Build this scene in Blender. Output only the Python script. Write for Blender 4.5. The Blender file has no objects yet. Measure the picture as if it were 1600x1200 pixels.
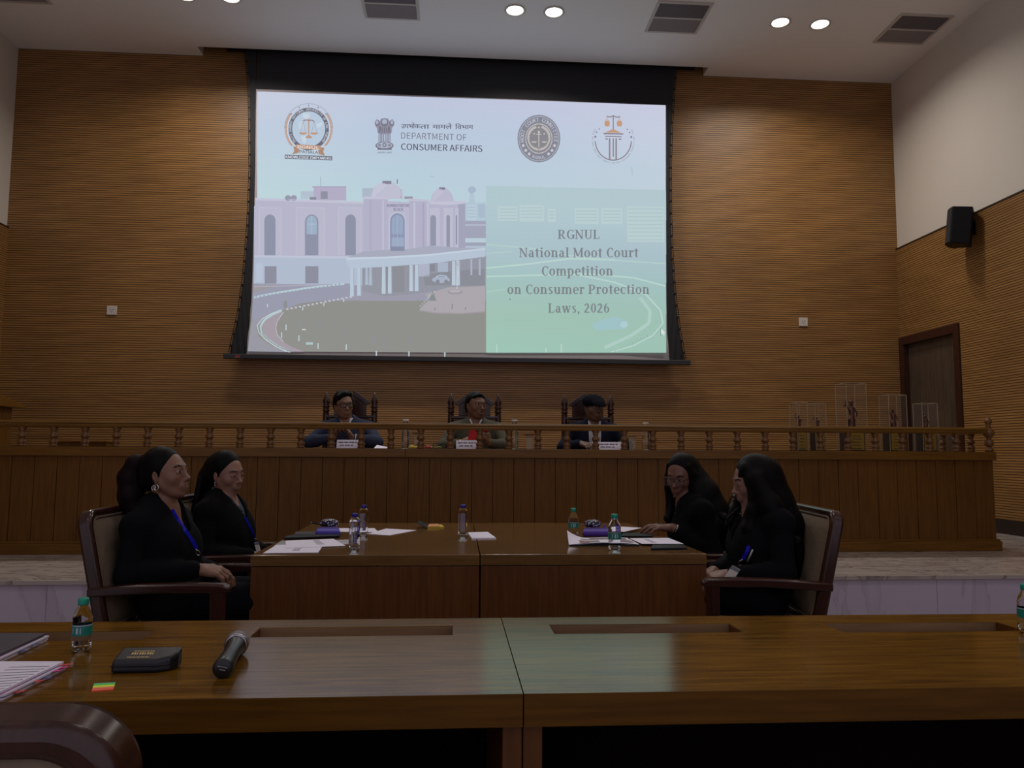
import bpy, bmesh, math, random
import numpy as np
from mathutils import Vector, Matrix, Euler

SC = bpy.context.scene
COL = SC.collection
PI = math.pi
random.seed(7)

# ------------------------------------------------------------------ camera
EYE = 1.215                       # height of the seated photographer's phone
FPX = 1210.0                      # focal length for a 1600 px wide frame
PITCH, YAW, ROLL = 0.0888, 0.0700, 0.0054
_f = np.array([math.sin(YAW)*math.cos(PITCH), math.cos(YAW)*math.cos(PITCH), math.sin(PITCH)])
_r0 = np.array([math.cos(YAW), -math.sin(YAW), 0.0])
_u0 = np.cross(_r0, _f)
_R = math.cos(ROLL)*_r0 + math.sin(ROLL)*_u0
_U = -math.sin(ROLL)*_r0 + math.cos(ROLL)*_u0
cam_data = bpy.data.cameras.new('camera')
cam = bpy.data.objects.new('camera', cam_data)
COL.objects.link(cam)
cam_data.sensor_fit = 'HORIZONTAL'
cam_data.sensor_width = 36.0
cam_data.lens = 36.0*FPX/1600.0
cam_data.clip_start = 0.02
cam.matrix_world = Matrix((( _R[0], _U[0], -_f[0], 0), (_R[1], _U[1], -_f[1], 0), (_R[2], _U[2], -_f[2], EYE), (0, 0, 0, 1)))
SC.camera = cam

# survey helpers: where the sight line of a photo point meets a real plane
def _ray(x, y): return _f + _R*((x-800)/FPX) - _U*((y-600)/FPX)
def atz(x, y, z):
    d = _ray(x, y); return Vector((0, 0, EYE)) + Vector(d)*((z-EYE)/d[2])
def aty(x, y, Y):
    d = _ray(x, y); return Vector((0, 0, EYE)) + Vector(d)*(Y/d[1])
def atx(x, y, X):
    d = _ray(x, y); return Vector((0, 0, EYE)) + Vector(d)*(X/d[0])

# ------------------------------------------------------------------ world, exposure
w = bpy.data.worlds.new('world'); SC.world = w; w.use_nodes = True
w.node_tree.nodes['Background'].inputs[0].default_value = (0.88, 0.83, 1.0, 1)
w.node_tree.nodes['Background'].inputs[1].default_value = 0.5    # dim daylight from the open rear of the hall
SC.view_settings.view_transform = 'Standard'
SC.view_settings.look = 'None'
SC.view_settings.exposure = 0.0
SC.view_settings.gamma = 1.0
SC.view_settings.use_curve_mapping = False
SC.cycles.use_denoising = True
SC.cycles.max_bounces = 8
SC.cycles.diffuse_bounces = 4
SC.cycles.transparent_max_bounces = 16
SC.cycles.caustics_reflective = False
SC.cycles.caustics_refractive = False
SC.cycles.sample_clamp_indirect = 3.0
LAMP_W = 20.0                      # one ceiling downlight over the bench
LAMP_COL = (1.0, 0.92, 0.83)
FRONT_K = 0.25                    # the rows nearer the viewer run dimmed

# ------------------------------------------------------------------ room numbers
YW = 9.53          # rear wall
XR, XL = 5.68, -5.42
ZC = 6.14          # ceiling
ZB = 3.877         # top of the wooden cladding on the side walls
ZD = 0.407         # dais
YDAIS = 5.11
YB = 6.357         # front of the judges' bench
ZT = 0.75          # table tops

# ------------------------------------------------------------------ materials
def lin(c):
    out = []
    for v in c[:3]:
        v = v/255.0
        out.append(v/12.92 if v <= 0.04045 else ((v+0.055)/1.055)**2.4)
    return tuple(out)+(1.0,)
MATS = {}
def base_mat(name):
    m = bpy.data.materials.new(name); m.use_nodes = True
    nt = m.node_tree; b = nt.nodes['Principled BSDF']
    return m, nt, b
def sset(b, **k):
    names = dict(rough='Roughness', metal='Metallic', spec='Specular IOR Level', trans='Transmission Weight', ior='IOR', coat='Coat Weight', sheen='Sheen Weight', alpha='Alpha')
    for a, v in k.items():
        b.inputs[names[a]].default_value = v
def mk(name, c, rough=0.5, vary=0.12, scale=8.0, bump=0.0, stretch=(1, 1, 1), **k):
    """plain paint, plastic, cloth: a colour with a little procedural variation"""
    if name in MATS: return MATS[name]
    m, nt, b = base_mat(name); N = nt.nodes; L = nt.links
    tc = N.new('ShaderNodeTexCoord'); mp = N.new('ShaderNodeMapping'); mp.inputs['Scale'].default_value = stretch
    no = N.new('ShaderNodeTexNoise'); no.inputs['Scale'].default_value = scale; no.inputs['Detail'].default_value = 4
    L.new(tc.outputs['Object'], mp.inputs[0]); L.new(mp.outputs[0], no.inputs['Vector'])
    mix = N.new('ShaderNodeMix'); mix.data_type = 'RGBA'
    cc = lin(c)
    mix.inputs[6].default_value = tuple(max(0, v*(1-vary)) for v in cc[:3])+(1,)
    mix.inputs[7].default_value = tuple(min(1, v*(1+vary)) for v in cc[:3])+(1,)
    L.new(no.outputs['Fac'], mix.inputs[0]); L.new(mix.outputs[2], b.inputs['Base Color'])
    if bump:
        bp = N.new('ShaderNodeBump'); bp.inputs['Strength'].default_value = bump; bp.inputs['Distance'].default_value = 0.01
        L.new(no.outputs['Fac'], bp.inputs['Height']); L.new(bp.outputs[0], b.inputs['Normal'])
    sset(b, rough=rough, **k)
    MATS[name] = m; return m
def wood(name, c1, c2, axis=0, scale=6.0, rough=0.35, spec=0.5, groove=None, seam=None):
    """veneer with grain along one axis; groove=(pitch, share) cuts horizontal slats"""
    if name in MATS: return MATS[name]
    m, nt, b = base_mat(name); N = nt.nodes; L = nt.links
    tc = N.new('ShaderNodeTexCoord'); mp = N.new('ShaderNodeMapping')
    s = [9.0, 9.0, 9.0]; s[axis] = 0.55
    mp.inputs['Scale'].default_value = s
    no = N.new('ShaderNodeTexNoise'); no.inputs['Scale'].default_value = scale; no.inputs['Detail'].default_value = 6; no.inputs['Distortion'].default_value = 0.3
    L.new(tc.outputs['Object'], mp.inputs[0]); L.new(mp.outputs[0], no.inputs['Vector'])
    no2 = N.new('ShaderNodeTexNoise'); no2.inputs['Scale'].default_value = 0.9; no2.inputs['Detail'].default_value = 2
    L.new(tc.outputs['Object'], no2.inputs['Vector'])
    rp = N.new('ShaderNodeValToRGB')
    rp.color_ramp.elements[0].position = 0.32; rp.color_ramp.elements[0].color = lin(c1)
    rp.color_ramp.elements[1].position = 0.68; rp.color_ramp.elements[1].color = lin(c2)
    L.new(no.outputs['Fac'], rp.inputs[0])
    hs = N.new('ShaderNodeHueSaturation'); L.new(rp.outputs[0], hs.inputs['Color'])
    mr = N.new('ShaderNodeMapRange'); mr.inputs[3].default_value = 0.86; mr.inputs[4].default_value = 1.12
    mr.inputs[1].default_value = 0.3; mr.inputs[2].default_value = 0.7
    L.new(no2.outputs['Fac'], mr.inputs[0]); L.new(mr.outputs[0], hs.inputs['Value'])
    last = hs.outputs[0]
    if groove:
        sx = N.new('ShaderNodeSeparateXYZ'); L.new(tc.outputs['Object'], sx.inputs[0])
        dv = N.new('ShaderNodeMath'); dv.operation = 'DIVIDE'; dv.inputs[1].default_value = groove[0]; L.new(sx.outputs['Z'], dv.inputs[0])
        fr = N.new('ShaderNodeMath'); fr.operation = 'FRACT'; L.new(dv.outputs[0], fr.inputs[0])
        rr = N.new('ShaderNodeValToRGB'); e = rr.color_ramp.elements
        g = groove[1]
        e[0].position = 0.0; e[0].color = (0, 0, 0, 1)
        e[1].position = 1.0; e[1].color = (0, 0, 0, 1)
        for p, v in ((g, 0), (g+0.10, 1), (0.90, 1)):
            q = e.new(p); q.color = (v, v, v, 1)
        L.new(fr.outputs[0], rr.inputs[0])
        mx = N.new('ShaderNodeMix'); mx.data_type = 'RGBA'
        mx.inputs[6].default_value = tuple(v*0.22 for v in lin(c1)[:3])+(1,)
        L.new(rr.outputs[0], mx.inputs[0]); L.new(last, mx.inputs[7]); last = mx.outputs[2]
        bp = N.new('ShaderNodeBump'); bp.inputs['Strength'].default_value = 0.35; bp.inputs['Distance'].default_value = 0.004
        L.new(rr.outputs[0], bp.inputs['Height']); L.new(bp.outputs[0], b.inputs['Normal'])
    L.new(last, b.inputs['Base Color'])
    sset(b, rough=rough, spec=spec)
    MATS[name] = m; return m
def marble(name, c1, c2, stretch=(1, 1, 1), rough=0.22):
    if name in MATS: return MATS[name]
    m, nt, b = base_mat(name); N = nt.nodes; L = nt.links
    tc = N.new('ShaderNodeTexCoord'); mp = N.new('ShaderNodeMapping'); mp.inputs['Scale'].default_value = stretch; mp.inputs['Rotation'].default_value = (0, 0, 0.5)
    L.new(tc.outputs['Object'], mp.inputs[0])
    no = N.new('ShaderNodeTexNoise'); no.inputs['Scale'].default_value = 1.6; no.inputs['Detail'].default_value = 8; no.inputs['Distortion'].default_value = 1.2
    L.new(mp.outputs[0], no.inputs['Vector'])
    rp = N.new('ShaderNodeValToRGB'); e = rp.color_ramp.elements
    e[0].position = 0.38; e[0].color = lin(c1); e[1].position = 0.62; e[1].color = lin(c1)
    q = e.new(0.485); q.color = lin(tuple((a+b2)/2 for a, b2 in zip(c1, c2))); q = e.new(0.50); q.color = lin(c2); q = e.new(0.515); q.color = lin(c1)
    L.new(no.outputs['Fac'], rp.inputs[0]); L.new(rp.outputs[0], b.inputs['Base Color'])
    sset(b, rough=rough)
    MATS[name] = m; return m
def emit(name, c, strength):
    if name in MATS: return MATS[name]
    m, nt, b = base_mat(name)
    b.inputs['Base Color'].default_value = (0, 0, 0, 1)
    b.inputs['Emission Color'].default_value = lin(c); b.inputs['Emission Strength'].default_value = strength
    MATS[name] = m; return m
def clear(name, c=(255, 255, 255), ior=1.33, rough=0.0, trans=1.0):
    if name in MATS: return MATS[name]
    m, nt, b = base_mat(name)
    b.inputs['Base Color'].default_value = lin(c); sset(b, rough=rough, trans=trans, ior=ior)
    MATS[name] = m; return m
def thin(name, c=(235, 240, 240), op=0.10):
    """thin clear sheet: mostly see-through with a glossy film"""
    if name in MATS: return MATS[name]
    m, nt, b = base_mat(name); N = nt.nodes; L = nt.links
    tr = N.new('ShaderNodeBsdfTransparent'); tr.inputs[0].default_value = (0.95, 0.95, 0.95, 1)
    mx = N.new('ShaderNodeMixShader'); mx.inputs[0].default_value = op
    b.inputs['Base Color'].default_value = lin(c); sset(b, rough=0.05)
    L.new(tr.outputs[0], mx.inputs[1]); L.new(b.outputs[0], mx.inputs[2])
    L.new(mx.outputs[0], N['Material Output'].inputs[0])
    MATS[name] = m; return m

M_wall = wood('slatted_bamboo_cladding', (142, 102, 56), (166, 123, 72), 0, 5, 0.42, 0.4, groove=(0.0275, 0.2))
M_wall_side = wood('slatted_bamboo_cladding_side', (142, 102, 56), (166, 123, 72), 1, 5, 0.42, 0.4, groove=(0.0275, 0.2))
M_plaster = mk('white_wall_plaster', (214, 206, 196), 0.85, 0.03, 1.5)
M_ceil = mk('ceiling_plaster', (238, 235, 234), 0.9, 0.03, 1.2)
M_bench = wood('bench_veneer', (90, 58, 20), (108, 72, 28), 2, 6, 0.45, 0.2)
M_benchx = wood('bench_veneer_long', (98, 65, 18), (118, 81, 26), 0, 6, 0.38, 0.3)
M_table = wood('table_veneer', (80, 51, 8), (130, 91, 24), 0, 9, 0.15, 0.38)
M_tablev = wood('table_veneer_upright', (88, 51, 20), (106, 64, 28), 2, 7, 0.4, 0.25)
M_counsel = wood('counsel_veneer', (104, 76, 42), (124, 92, 54), 0, 7, 0.12, 0.55)
M_edge = wood('desk_edge_veneer', (84, 52, 8), (104, 68, 14), 0, 7, 0.45, 0.15)
M_tray = wood('tray_veneer', (122, 94, 64), (142, 112, 80), 0, 7, 0.5)
M_dark = wood('dark_walnut', (48, 26, 20), (66, 36, 27), 2, 6, 0.24)
M_dark2 = wood('dark_walnut_long', (48, 26, 20), (66, 36, 27), 0, 6, 0.24)
M_under = mk('table_shadow_board', (18, 9, 7), 0.8, 0.1, 5, spec=0.05)  # near-black: the shade under the front desks is put into this colour
M_uph = mk('beige_upholstery', (124, 107, 88), 0.9, 0.16, 60, 0.25)
M_black = mk('black_plastic', (18, 18, 21), 0.5, 0.1, spec=0.2)
M_blackm = mk('black_fabric_mask', (20, 21, 26), 0.7, 0.15, 4)
M_white = mk('white_plastic', (206, 200, 192), 0.4, 0.03)
M_paper = mk('white_paper', (238, 233, 252), 0.7, 0.03)
M_ink = mk('grey_ink', (120, 118, 128), 0.8, 0.05)
M_inkd = mk('dark_ink', (50, 48, 58), 0.8, 0.05)
M_metal = mk('brushed_metal', (170, 165, 172), 0.3, 0.05, 20, metal=1.0)
M_gold = mk('gold_metal', (214, 170, 84), 0.3, 0.05, 20, metal=1.0)
M_marble = marble('dais_marble', (182, 172, 166), (122, 110, 108), (1.5, 5, 1))
M_marblev = marble('dais_riser_marble', (206, 196, 214), (188, 176, 194), (1.5, 1, 0.5), 0.3)
M_floor = marble('hall_floor_marble', (150, 140, 132), (110, 100, 96))

# ------------------------------------------------------------------ mesh building
ORG = {}
class MB:
    def __init__(s): s.v = []; s.f = []; s.m = []; s.sm = []
    def add(s, vs, fs, m=0, smooth=False):
        n = len(s.v); s.v += [tuple(p) for p in vs]
        for f in fs:
            s.f.append(tuple(i+n for i in f)); s.m.append(m); s.sm.append(smooth)
        return s
    def hexa(s, p, m=0):   # 8 corners: bottom 4 counter-clockwise, top 4
        return s.add(p, [(3, 2, 1, 0), (4, 5, 6, 7), (0, 1, 5, 4), (1, 2, 6, 5), (2, 3, 7, 6), (3, 0, 4, 7)], m)
    def box(s, x0, x1, y0, y1, z0, z1, m=0):
        return s.hexa([(x0, y0, z0), (x1, y0, z0), (x1, y1, z0), (x0, y1, z0), (x0, y0, z1), (x1, y0, z1), (x1, y1, z1), (x0, y1, z1)], m)
    def obox(s, c, size, R=None, m=0):
        c = Vector(c); R = R or Matrix.Identity(3); a, b, d = (v/2 for v in size)
        P = [(-a, -b, -d), (a, -b, -d), (a, b, -d), (-a, b, -d), (-a, -b, d), (a, -b, d), (a, b, d), (-a, b, d)]
        return s.hexa([c+R@Vector(p) for p in P], m)
    def slab(s, quad, h, m=0, up=Vector((0, 0, 1))):   # four corners counter-clockwise, thickened by h along up
        q = [Vector(p) for p in quad]
        return s.hexa(q+[p+up*h for p in q], m)
    def lathe(s, prof, c=(0, 0, 0), seg=24, m=0, axis=None, smooth=True, cap=True):
        """prof: (radius, height) pairs; axis: direction of height"""
        c = Vector(c); R = Matrix.Identity(3)
        if axis is not None: R = Vector(axis).normalized().to_track_quat('Z', 'Y').to_matrix()
        vs = []; fs = []
        for r, h in prof:
            for i in range(seg):
                a = 2*PI*i/seg
                vs.append(c+R@Vector((r*math.cos(a), r*math.sin(a), h)))
        for j in range(len(prof)-1):
            for i in range(seg):
                k = (i+1) % seg
                fs.append((j*seg+i, j*seg+k, (j+1)*seg+k, (j+1)*seg+i))
        if cap:
            fs.append(tuple(reversed(range(seg)))); n = (len(prof)-1)*seg; fs.append(tuple(range(n, n+seg)))
        return s.add(vs, fs, m, smooth)
    def tube(s, pts, r, seg=10, m=0, closed=False, smooth=True):
        pts = [Vector(p) for p in pts]; n = len(pts); rs = r if hasattr(r, '__len__') else [r]*n
        vs = []; fs = []; up = None
        for i, p in enumerate(pts):
            if closed: t = pts[(i+1) % n]-pts[i-1]
            else: t = pts[min(i+1, n-1)]-pts[max(i-1, 0)]
            t.normalize()
            if up is None:
                up = Vector((0, 0, 1)) if abs(t.z) < 0.9 else Vector((1, 0, 0))
            a = t.cross(up).normalized(); b2 = a.cross(t).normalized(); up = b2
            for k in range(seg):
                q = 2*PI*k/seg; vs.append(p+(a*math.cos(q)+b2*math.sin(q))*rs[i])
        for i in range(n if closed else n-1):
            j = (i+1) % n
            for k in range(seg):
                l = (k+1) % seg
                fs.append((i*seg+k, i*seg+l, j*seg+l, j*seg+k))
        if not closed:
            fs.append(tuple(reversed(range(seg)))); fs.append(tuple(range((n-1)*seg, n*seg)))
        return s.add(vs, fs, m, smooth)
    def prism(s, poly, d, m=0):   # planar 3-D outline extruded by vector d
        n = len(poly); p = [Vector(q) for q in poly]; d = Vector(d)
        fs = [tuple(reversed(range(n))), tuple(range(n, 2*n))]
        fs += [(i, (i+1) % n, n+(i+1) % n, n+i) for i in range(n)]
        return s.add(p+[q+d for q in p], fs, m)
    def ring(s, outer, inner, d, m=0):   # closed frame between two loops of equal length, extruded by d
        n = len(outer); d = Vector(d)
        A = [Vector(q) for q in outer]; B = [Vector(q) for q in inner]
        vs = A+B+[q+d for q in A]+[q+d for q in B]; fs = []
        for i in range(n):
            j = (i+1) % n
            fs += [(i, n+i, n+j, j), (2*n+i, 2*n+j, 3*n+j, 3*n+i), (i, j, 2*n+j, 2*n+i), (n+i, 3*n+i, 3*n+j, n+j)]
        return s.add(vs, fs, m)
    def grid(s, fn, nu, nv, m=0, smooth=True):
        vs = [fn(i/nu, j/nv) for j in range(nv+1) for i in range(nu+1)]
        fs = [(j*(nu+1)+i, j*(nu+1)+i+1, (j+1)*(nu+1)+i+1, (j+1)*(nu+1)+i) for j in range(nv) for i in range(nu)]
        return s.add(vs, fs, m, smooth)
    def build(s, name, mats, parent=None, bevel=0.0, fix=True, soft=0.0):
        if not isinstance(mats, (list, tuple)): mats = [mats]
        vs = np.array(s.v, float)
        if parent is None:
            lo, hi = vs.min(0), vs.max(0)
            org = Vector(((lo[0]+hi[0])/2, (lo[1]+hi[1])/2, lo[2]))
        else: org = ORG.get(parent.name, Vector((0, 0, 0)))
        vs = vs-np.array(org)
        me = bpy.data.meshes.new(name); me.from_pydata([tuple(p) for p in vs], [], s.f)
        for m in mats: me.materials.append(m)
        me.polygons.foreach_set('material_index', s.m); me.polygons.foreach_set('use_smooth', s.sm)
        me.update()
        if fix:
            bm = bmesh.new(); bm.from_mesh(me); bmesh.ops.recalc_face_normals(bm, faces=bm.faces); bm.to_mesh(me); bm.free()
        if soft:
            me.polygons.foreach_set('use_smooth', np.ones(len(me.polygons), bool)); me.set_sharp_from_angle(angle=soft)
        o = bpy.data.objects.new(name, me); COL.objects.link(o)
        if parent is None: o.location = org; ORG[o.name] = org
        else: o.parent = parent; ORG[o.name] = org
        if bevel:
            b = o.modifiers.new('bevel', 'BEVEL'); b.width = bevel; b.segments = 2; b.limit_method = 'ANGLE'; b.angle_limit = 0.7
        return o
def tag(o, label=None, cat=None, group=None, kind=None):
    if label: o['label'] = label
    if cat: o['category'] = cat
    if group: o['group'] = group
    if kind: o['kind'] = kind
    return o
def thing(name, label, cat, loc=(0, 0, 0), rz=0.0, group=None, world=False):
    """an Empty at the base of a thing; world=True: its parts are given in room coordinates"""
    o = bpy.data.objects.new(name, None); COL.objects.link(o); o.empty_display_size = 0.1
    o.location = loc; o.rotation_euler = (0, 0, rz)
    ORG[o.name] = Vector(loc) if world else Vector((0, 0, 0))
    return tag(o, label, cat, group)
def struct(mb, name, mats, bevel=0.0, label=None):
    o = mb.build(name, mats, None, bevel); o['kind'] = 'structure'
    if label: o['label'] = label
    return o
def copy_tree(o, label=None, loc=None, rz=None):
    def rec(a, par):
        c = a.copy(); COL.objects.link(c)
        if par is not None: c.parent = par
        for ch in list(a.children): rec(ch, c)
        return c
    c = rec(o, None)
    if label: c['label'] = label
    if loc is not None: c.location = loc
    if rz is not None: c.rotation_euler = (0, 0, rz)
    return c
def rrect(w, h, r, n=6):
    """rounded rectangle loop, centred, counter-clockwise"""
    P = []
    for cx, cy, a0 in ((w/2-r, h/2-r, 0), (-w/2+r, h/2-r, PI/2), (-w/2+r, -h/2+r, PI), (w/2-r, -h/2+r, 1.5*PI)):
        for i in range(n+1):
            a = a0+PI/2*i/n; P.append((cx+r*math.cos(a), cy+r*math.sin(a)))
    return P

# ================================================================== THE ROOM
YREAR = -2.5
# rear wall, side walls (wood below, plaster above), floor, dais, ceiling with the screen slot
struct(MB().box(XL-.15, XR+.15, YW, YW+.15, 0, ZC+.4), 'wall_back', M_wall)
b = MB(); b.box(XR+.02, XR+.2, YREAR, YW, ZB, ZC+.4, 1); b.box(XR+.11, XR+.2, YREAR, YW, 0, ZB, 1); b.box(XR, XR+.02, YREAR, 8.33, ZD+.145, ZB, 0); b.box(XR, XR+.02, YREAR, YDAIS, 0, ZD+.145, 0)
b.box(XR, XR+.02, 8.33, YW, 2.71, ZB, 0)
struct(b, 'wall_right', [M_wall_side, M_plaster])
b = MB(); b.box(XL-.2, XL-.02, YREAR, YW, ZB, ZC+.4, 1); b.box(XL-.2, XL-.11, YREAR, YW, 0, ZB, 1); b.box(XL-.02, XL, YREAR, 8.3, 0, ZB, 0); b.box(XL-.02, XL, 9.3, YW, 0, ZB, 0); b.box(XL-.02, XL, 8.3, 9.3, 2.68, ZB, 0)
struct(b, 'wall_left', [M_wall_side, M_plaster])
struct(MB().box(XL-.2, XR+.2, YREAR, YW, -.12, 0), 'floor', M_floor)
b = MB(); b.box(XL, XR, YDAIS+.02, YW, 0, ZD-.025, 1); b.box(XL, XR, YDAIS-.012, YW, ZD-.025, ZD, 0)
for k in range(10): b.box(XL+.55+k*1.16, XL+.552+k*1.16, YDAIS+.0185, YDAIS+.03, 0.02, ZD-.026, 2)
struct(b, 'floor_dais', [M_marble, M_marblev, mk('riser_joint', (120, 110, 120), 0.8)], 0.004)
SL0, SL1, SY0 = -3.225, 3.15, 9.31          # slot in the ceiling above the screen
b = MB()
b.box(XL-.2, XR+.2, YREAR, SY0, ZC, ZC+.1); b.box(XL-.2, SL0, SY0, YW, ZC, ZC+.1); b.box(SL1, XR+.2, SY0, YW, ZC, ZC+.1)
b.box(SL0-.05, SL1+.05, SY0-.05, YW, ZC+.32, ZC+.36)
b.box(SL0-.05, SL1+.05, SY0-.02, SY0, ZC+.1, ZC+.32); b.box(SL0-.02, SL0, SY0, YW, ZC+.1, ZC+.32); b.box(SL1, SL1+.02, SY0, YW, ZC+.1, ZC+.32)
struct(b, 'ceiling', M_ceil)
M_line = mk('dark_edge_strip', (44, 30, 16), 0.5)
struct(MB().box(XR-.006, XR+.012, YREAR, YW, ZB, ZB+.018), 'trim_1', M_line)
struct(MB().box(XL-.012, XL+.006, YREAR, YW, ZB, ZB+.018), 'trim_2', M_line)
struct(MB().box(XR-.02, XR, YDAIS, 8.33, ZD, ZD+.145), 'baseboard_right', mk('dark_skirting', (40, 26, 22), 0.5), 0.003)
struct(MB().box(XL, XR-.02, YW-.02, YW, ZD, ZD+.145), 'baseboard_back', MATS['dark_skirting'], 0.003)
# doors: dark frame, set back leaf with a laminate grain
def door(name, x, y0, y1, z1, sgn):
    fr = MB(); t = .10
    xs = sorted((x-sgn*.02, x+sgn*.10))
    fr.box(xs[0], xs[1], y0, y0+t, ZD, z1); fr.box(xs[0], xs[1], y1-t, y1, ZD, z1); fr.box(xs[0], xs[1], y0+t, y1-t, z1-t, z1)
    o = fr.build(name, M_dark); tag(o, kind='structure')
    lf = MB(); xs = sorted((x+sgn*.05, x+sgn*.10)); lf.box(xs[0], xs[1], y0+t, y1-t, ZD+.01, z1-t)
    lf.build('door_leaf', wood('door_laminate', (70, 58, 46), (92, 76, 62), 2, 5, 0.45), o)
    h = MB(); xx = x+sgn*.05; yh = y0+t+.07
    h.tube([(xx, yh, ZD+1.0), (xx-sgn*.05, yh, ZD+1.0), (xx-sgn*.05, yh+.12, ZD+1.0)], .009)
    h.build('door_handle', M_metal, o)
    return o
pR = atx(1496, 507, XR); pL = atx(1400, 533, XR)
door('door_1', XR, 8.33, 9.52, 2.715, 1)
door('door_2', XL, 9.3-1.0, 9.3, 2.68, -1)

# small switch plates on the rear wall
for n, (x, y) in enumerate(((175, 485), (1255, 503))):
    p = aty(x, y, YW-.005)
    t = thing('wall_socket', ['white square socket plate on slatted wall, the one left of the screen', 'white square socket plate on slatted wall, the one right of the screen'][n], 'socket', (p.x, YW, p.z-.06), 0, 'socket plates on the rear wall', True)
    b = MB(); b.box(p.x-.058, p.x+.058, YW-.014, YW, p.z-.055, p.z+.055); b.build('cover_plate', M_white, t, .004)
    b = MB()
    for dx, dz in ((-.016, 0.008), (.016, 0.008), (0, -.018)): b.lathe([(.005, 0), (.005, .002)], (p.x+dx, YW-.0142, p.z+dz), 10, axis=(0, -1, 0))
    b.build('socket_hole', M_black, t)

# ceiling vents (two stacked grille leaves in a white frame)
M_vent = mk('vent_grey', (150, 142, 142), 0.6, 0.08, 20)
M_ventd = mk('vent_grey_dark', (112, 106, 110), 0.6, 0.08, 20)
M_vfr = mk('vent_frame', (196, 188, 182), 0.6, 0.03)
vents = [(-4.83, 8.19, 'left corner of the ceiling'), (-.79, 8.19, ''), (2.44, 8.22, ''), (5.21, 8.24, '')]
vlab = ['grey ceiling vent cut by the picture corner, above the left wall', 'grey square ceiling vent straight above the left half of the screen',
        'grey square ceiling vent above the screen end, between two pairs of downlights', 'grey square ceiling vent beside the white right wall']
for n, (x, y, _) in enumerate(vents):
    s = .31
    t = thing('ceiling_vent', vlab[n], 'vent', (x, y, ZC-.012), 0, 'ceiling vents', True)
    b = MB(); o_ = [(x-s, y-s), (x+s, y-s), (x+s, y+s), (x-s, y+s)]; i_ = [(x-s+.03, y-s+.03), (x+s-.03, y-s+.03), (x+s-.03, y+s-.03), (x-s+.03, y+s-.03)]
    b.ring([(p[0], p[1], ZC-.014) for p in o_], [(p[0], p[1], ZC-.014) for p in i_], (0, 0, .014)); b.box(x-s+.03, x+s-.03, y-.012, y+.012, ZC-.014, ZC)
    b.build('vent_frame', M_vfr, t)
    for k, (ya, yb_) in enumerate(((y-s+.03, y-.012), (y+.012, y+s-.03))):
        b = MB(); b.box(x-s+.03, x+s-.03, ya, yb_, ZC-.006, ZC)
        yy = ya+.006
        while yy < yb_-.012: b.box(x-s+.034, x+s-.034, yy, yy+.0085, ZC-.010, ZC-.006); yy += .0135
        b.build('vent_grille', M_vent if k else M_ventd, t)

# round recessed downlights; the row over the bench is the one in the picture, the same grid goes on towards the viewer
M_lens = emit('lit_lamp_lens', (255, 250, 240), 9.0)
def downlight(x, y, label, power, grp='ceiling downlights'):
    t = thing('downlight', label, 'ceiling light', (x, y, ZC), 0, grp, True)
    b = MB(); b.lathe([(.115, 0), (.118, -.008), (.10, -.012), (.092, -.006), (.092, 0)], (x, y, ZC), 28, cap=False); b.build('trim_ring', M_white, t)
    b = MB(); b.lathe([(.0, -.004), (.091, -.004)], (x, y, ZC), 28, cap=False); b.build('lens', M_lens, t)
    ld = bpy.data.lights.new('lamp_light', 'AREA'); ld.shape = 'DISK'; ld.size = .17; ld.energy = power; ld.color = LAMP_COL; ld.spread = math.radians(150)
    lo = bpy.data.objects.new('lamp_light', ld); COL.objects.link(lo); lo.parent = t; lo.location = (0, 0, -.02)
dl = [(-3.0, 'round lit downlight over the screen left end, outer lamp of its pair'), (-2.52, 'round lit downlight over the screen left end, inner lamp of its pair'),
      (.588, 'round lit downlight above the screen centre, left lamp of its pair'), (1.025, 'round lit downlight above the screen centre, right lamp of its pair'),
      (3.63, 'round lit downlight right of the screen, left lamp of its pair'), (4.10, 'round lit downlight right of the screen, right lamp of its pair')]
for x, lab in dl: downlight(x, 8.22, lab, LAMP_W)
for yy, k in ((4.4, FRONT_K), (0.6, FRONT_K)):
    for x in (-3.9, .8, 3.9):
        downlight(x, yy, 'round lit downlight of a row nearer the viewer, outside the picture', LAMP_W*2*k, 'downlights of the nearer rows')

# black loudspeaker on the right wall: a wedge cabinet with a curved face, turned into the room
p = atx(1521, 356, XR)
t = thing('wall_loudspeaker', 'black loudspeaker fixed high on the right wall where wood meets plaster', 'loudspeaker', (XR-.16, p.y, p.z-.2), 0, None, True)
cx, cy, cz = XR-.17, p.y, p.z
R = Matrix.Rotation(math.radians(-38), 3, 'Z') @ Matrix.Rotation(math.radians(6), 3, 'Y')
def spk_loop(z, g=0.0):
    # plan: back narrower, front bowed; local -x looks into the room
    P = [(.13, -.09), (.13, .09), (-.06, .15), (-.10-g, .08), (-.115-g, 0), (-.10-g, -.08), (-.06, -.15)]
    return [Vector((cx, cy, cz))+R@Vector((a, b_, z)) for a, b_ in P]
b = MB(); b.prism(spk_loop(-.205), R@Vector((0, 0, .41))); b.build('cabinet', M_black, t, .012)
b = MB()
fr = [(-.063, .14), (-.104, .08), (-.119, 0), (-.104, -.08), (-.063, -.14)]
vs = []
for z in (-.19, .19):
    for a, b_ in fr: vs.append(Vector((cx, cy, cz))+R@Vector((a-.004, b_, z)))
b.add(vs, [(i, i+1, 6+i, 5+i) for i in range(4)]); b.build('grille', mk('speaker_grille', (34, 34, 38), 0.7, 0.3, 300), t)
b = MB(); b.tube([(cx+.10, cy+.02, cz), (XR+.01, cy+.02, cz)], .025); b.box(XR-.012, XR, cy-.04, cy+.08, cz-.08, cz+.08); b.build('wall_bracket', M_black, t)

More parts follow.
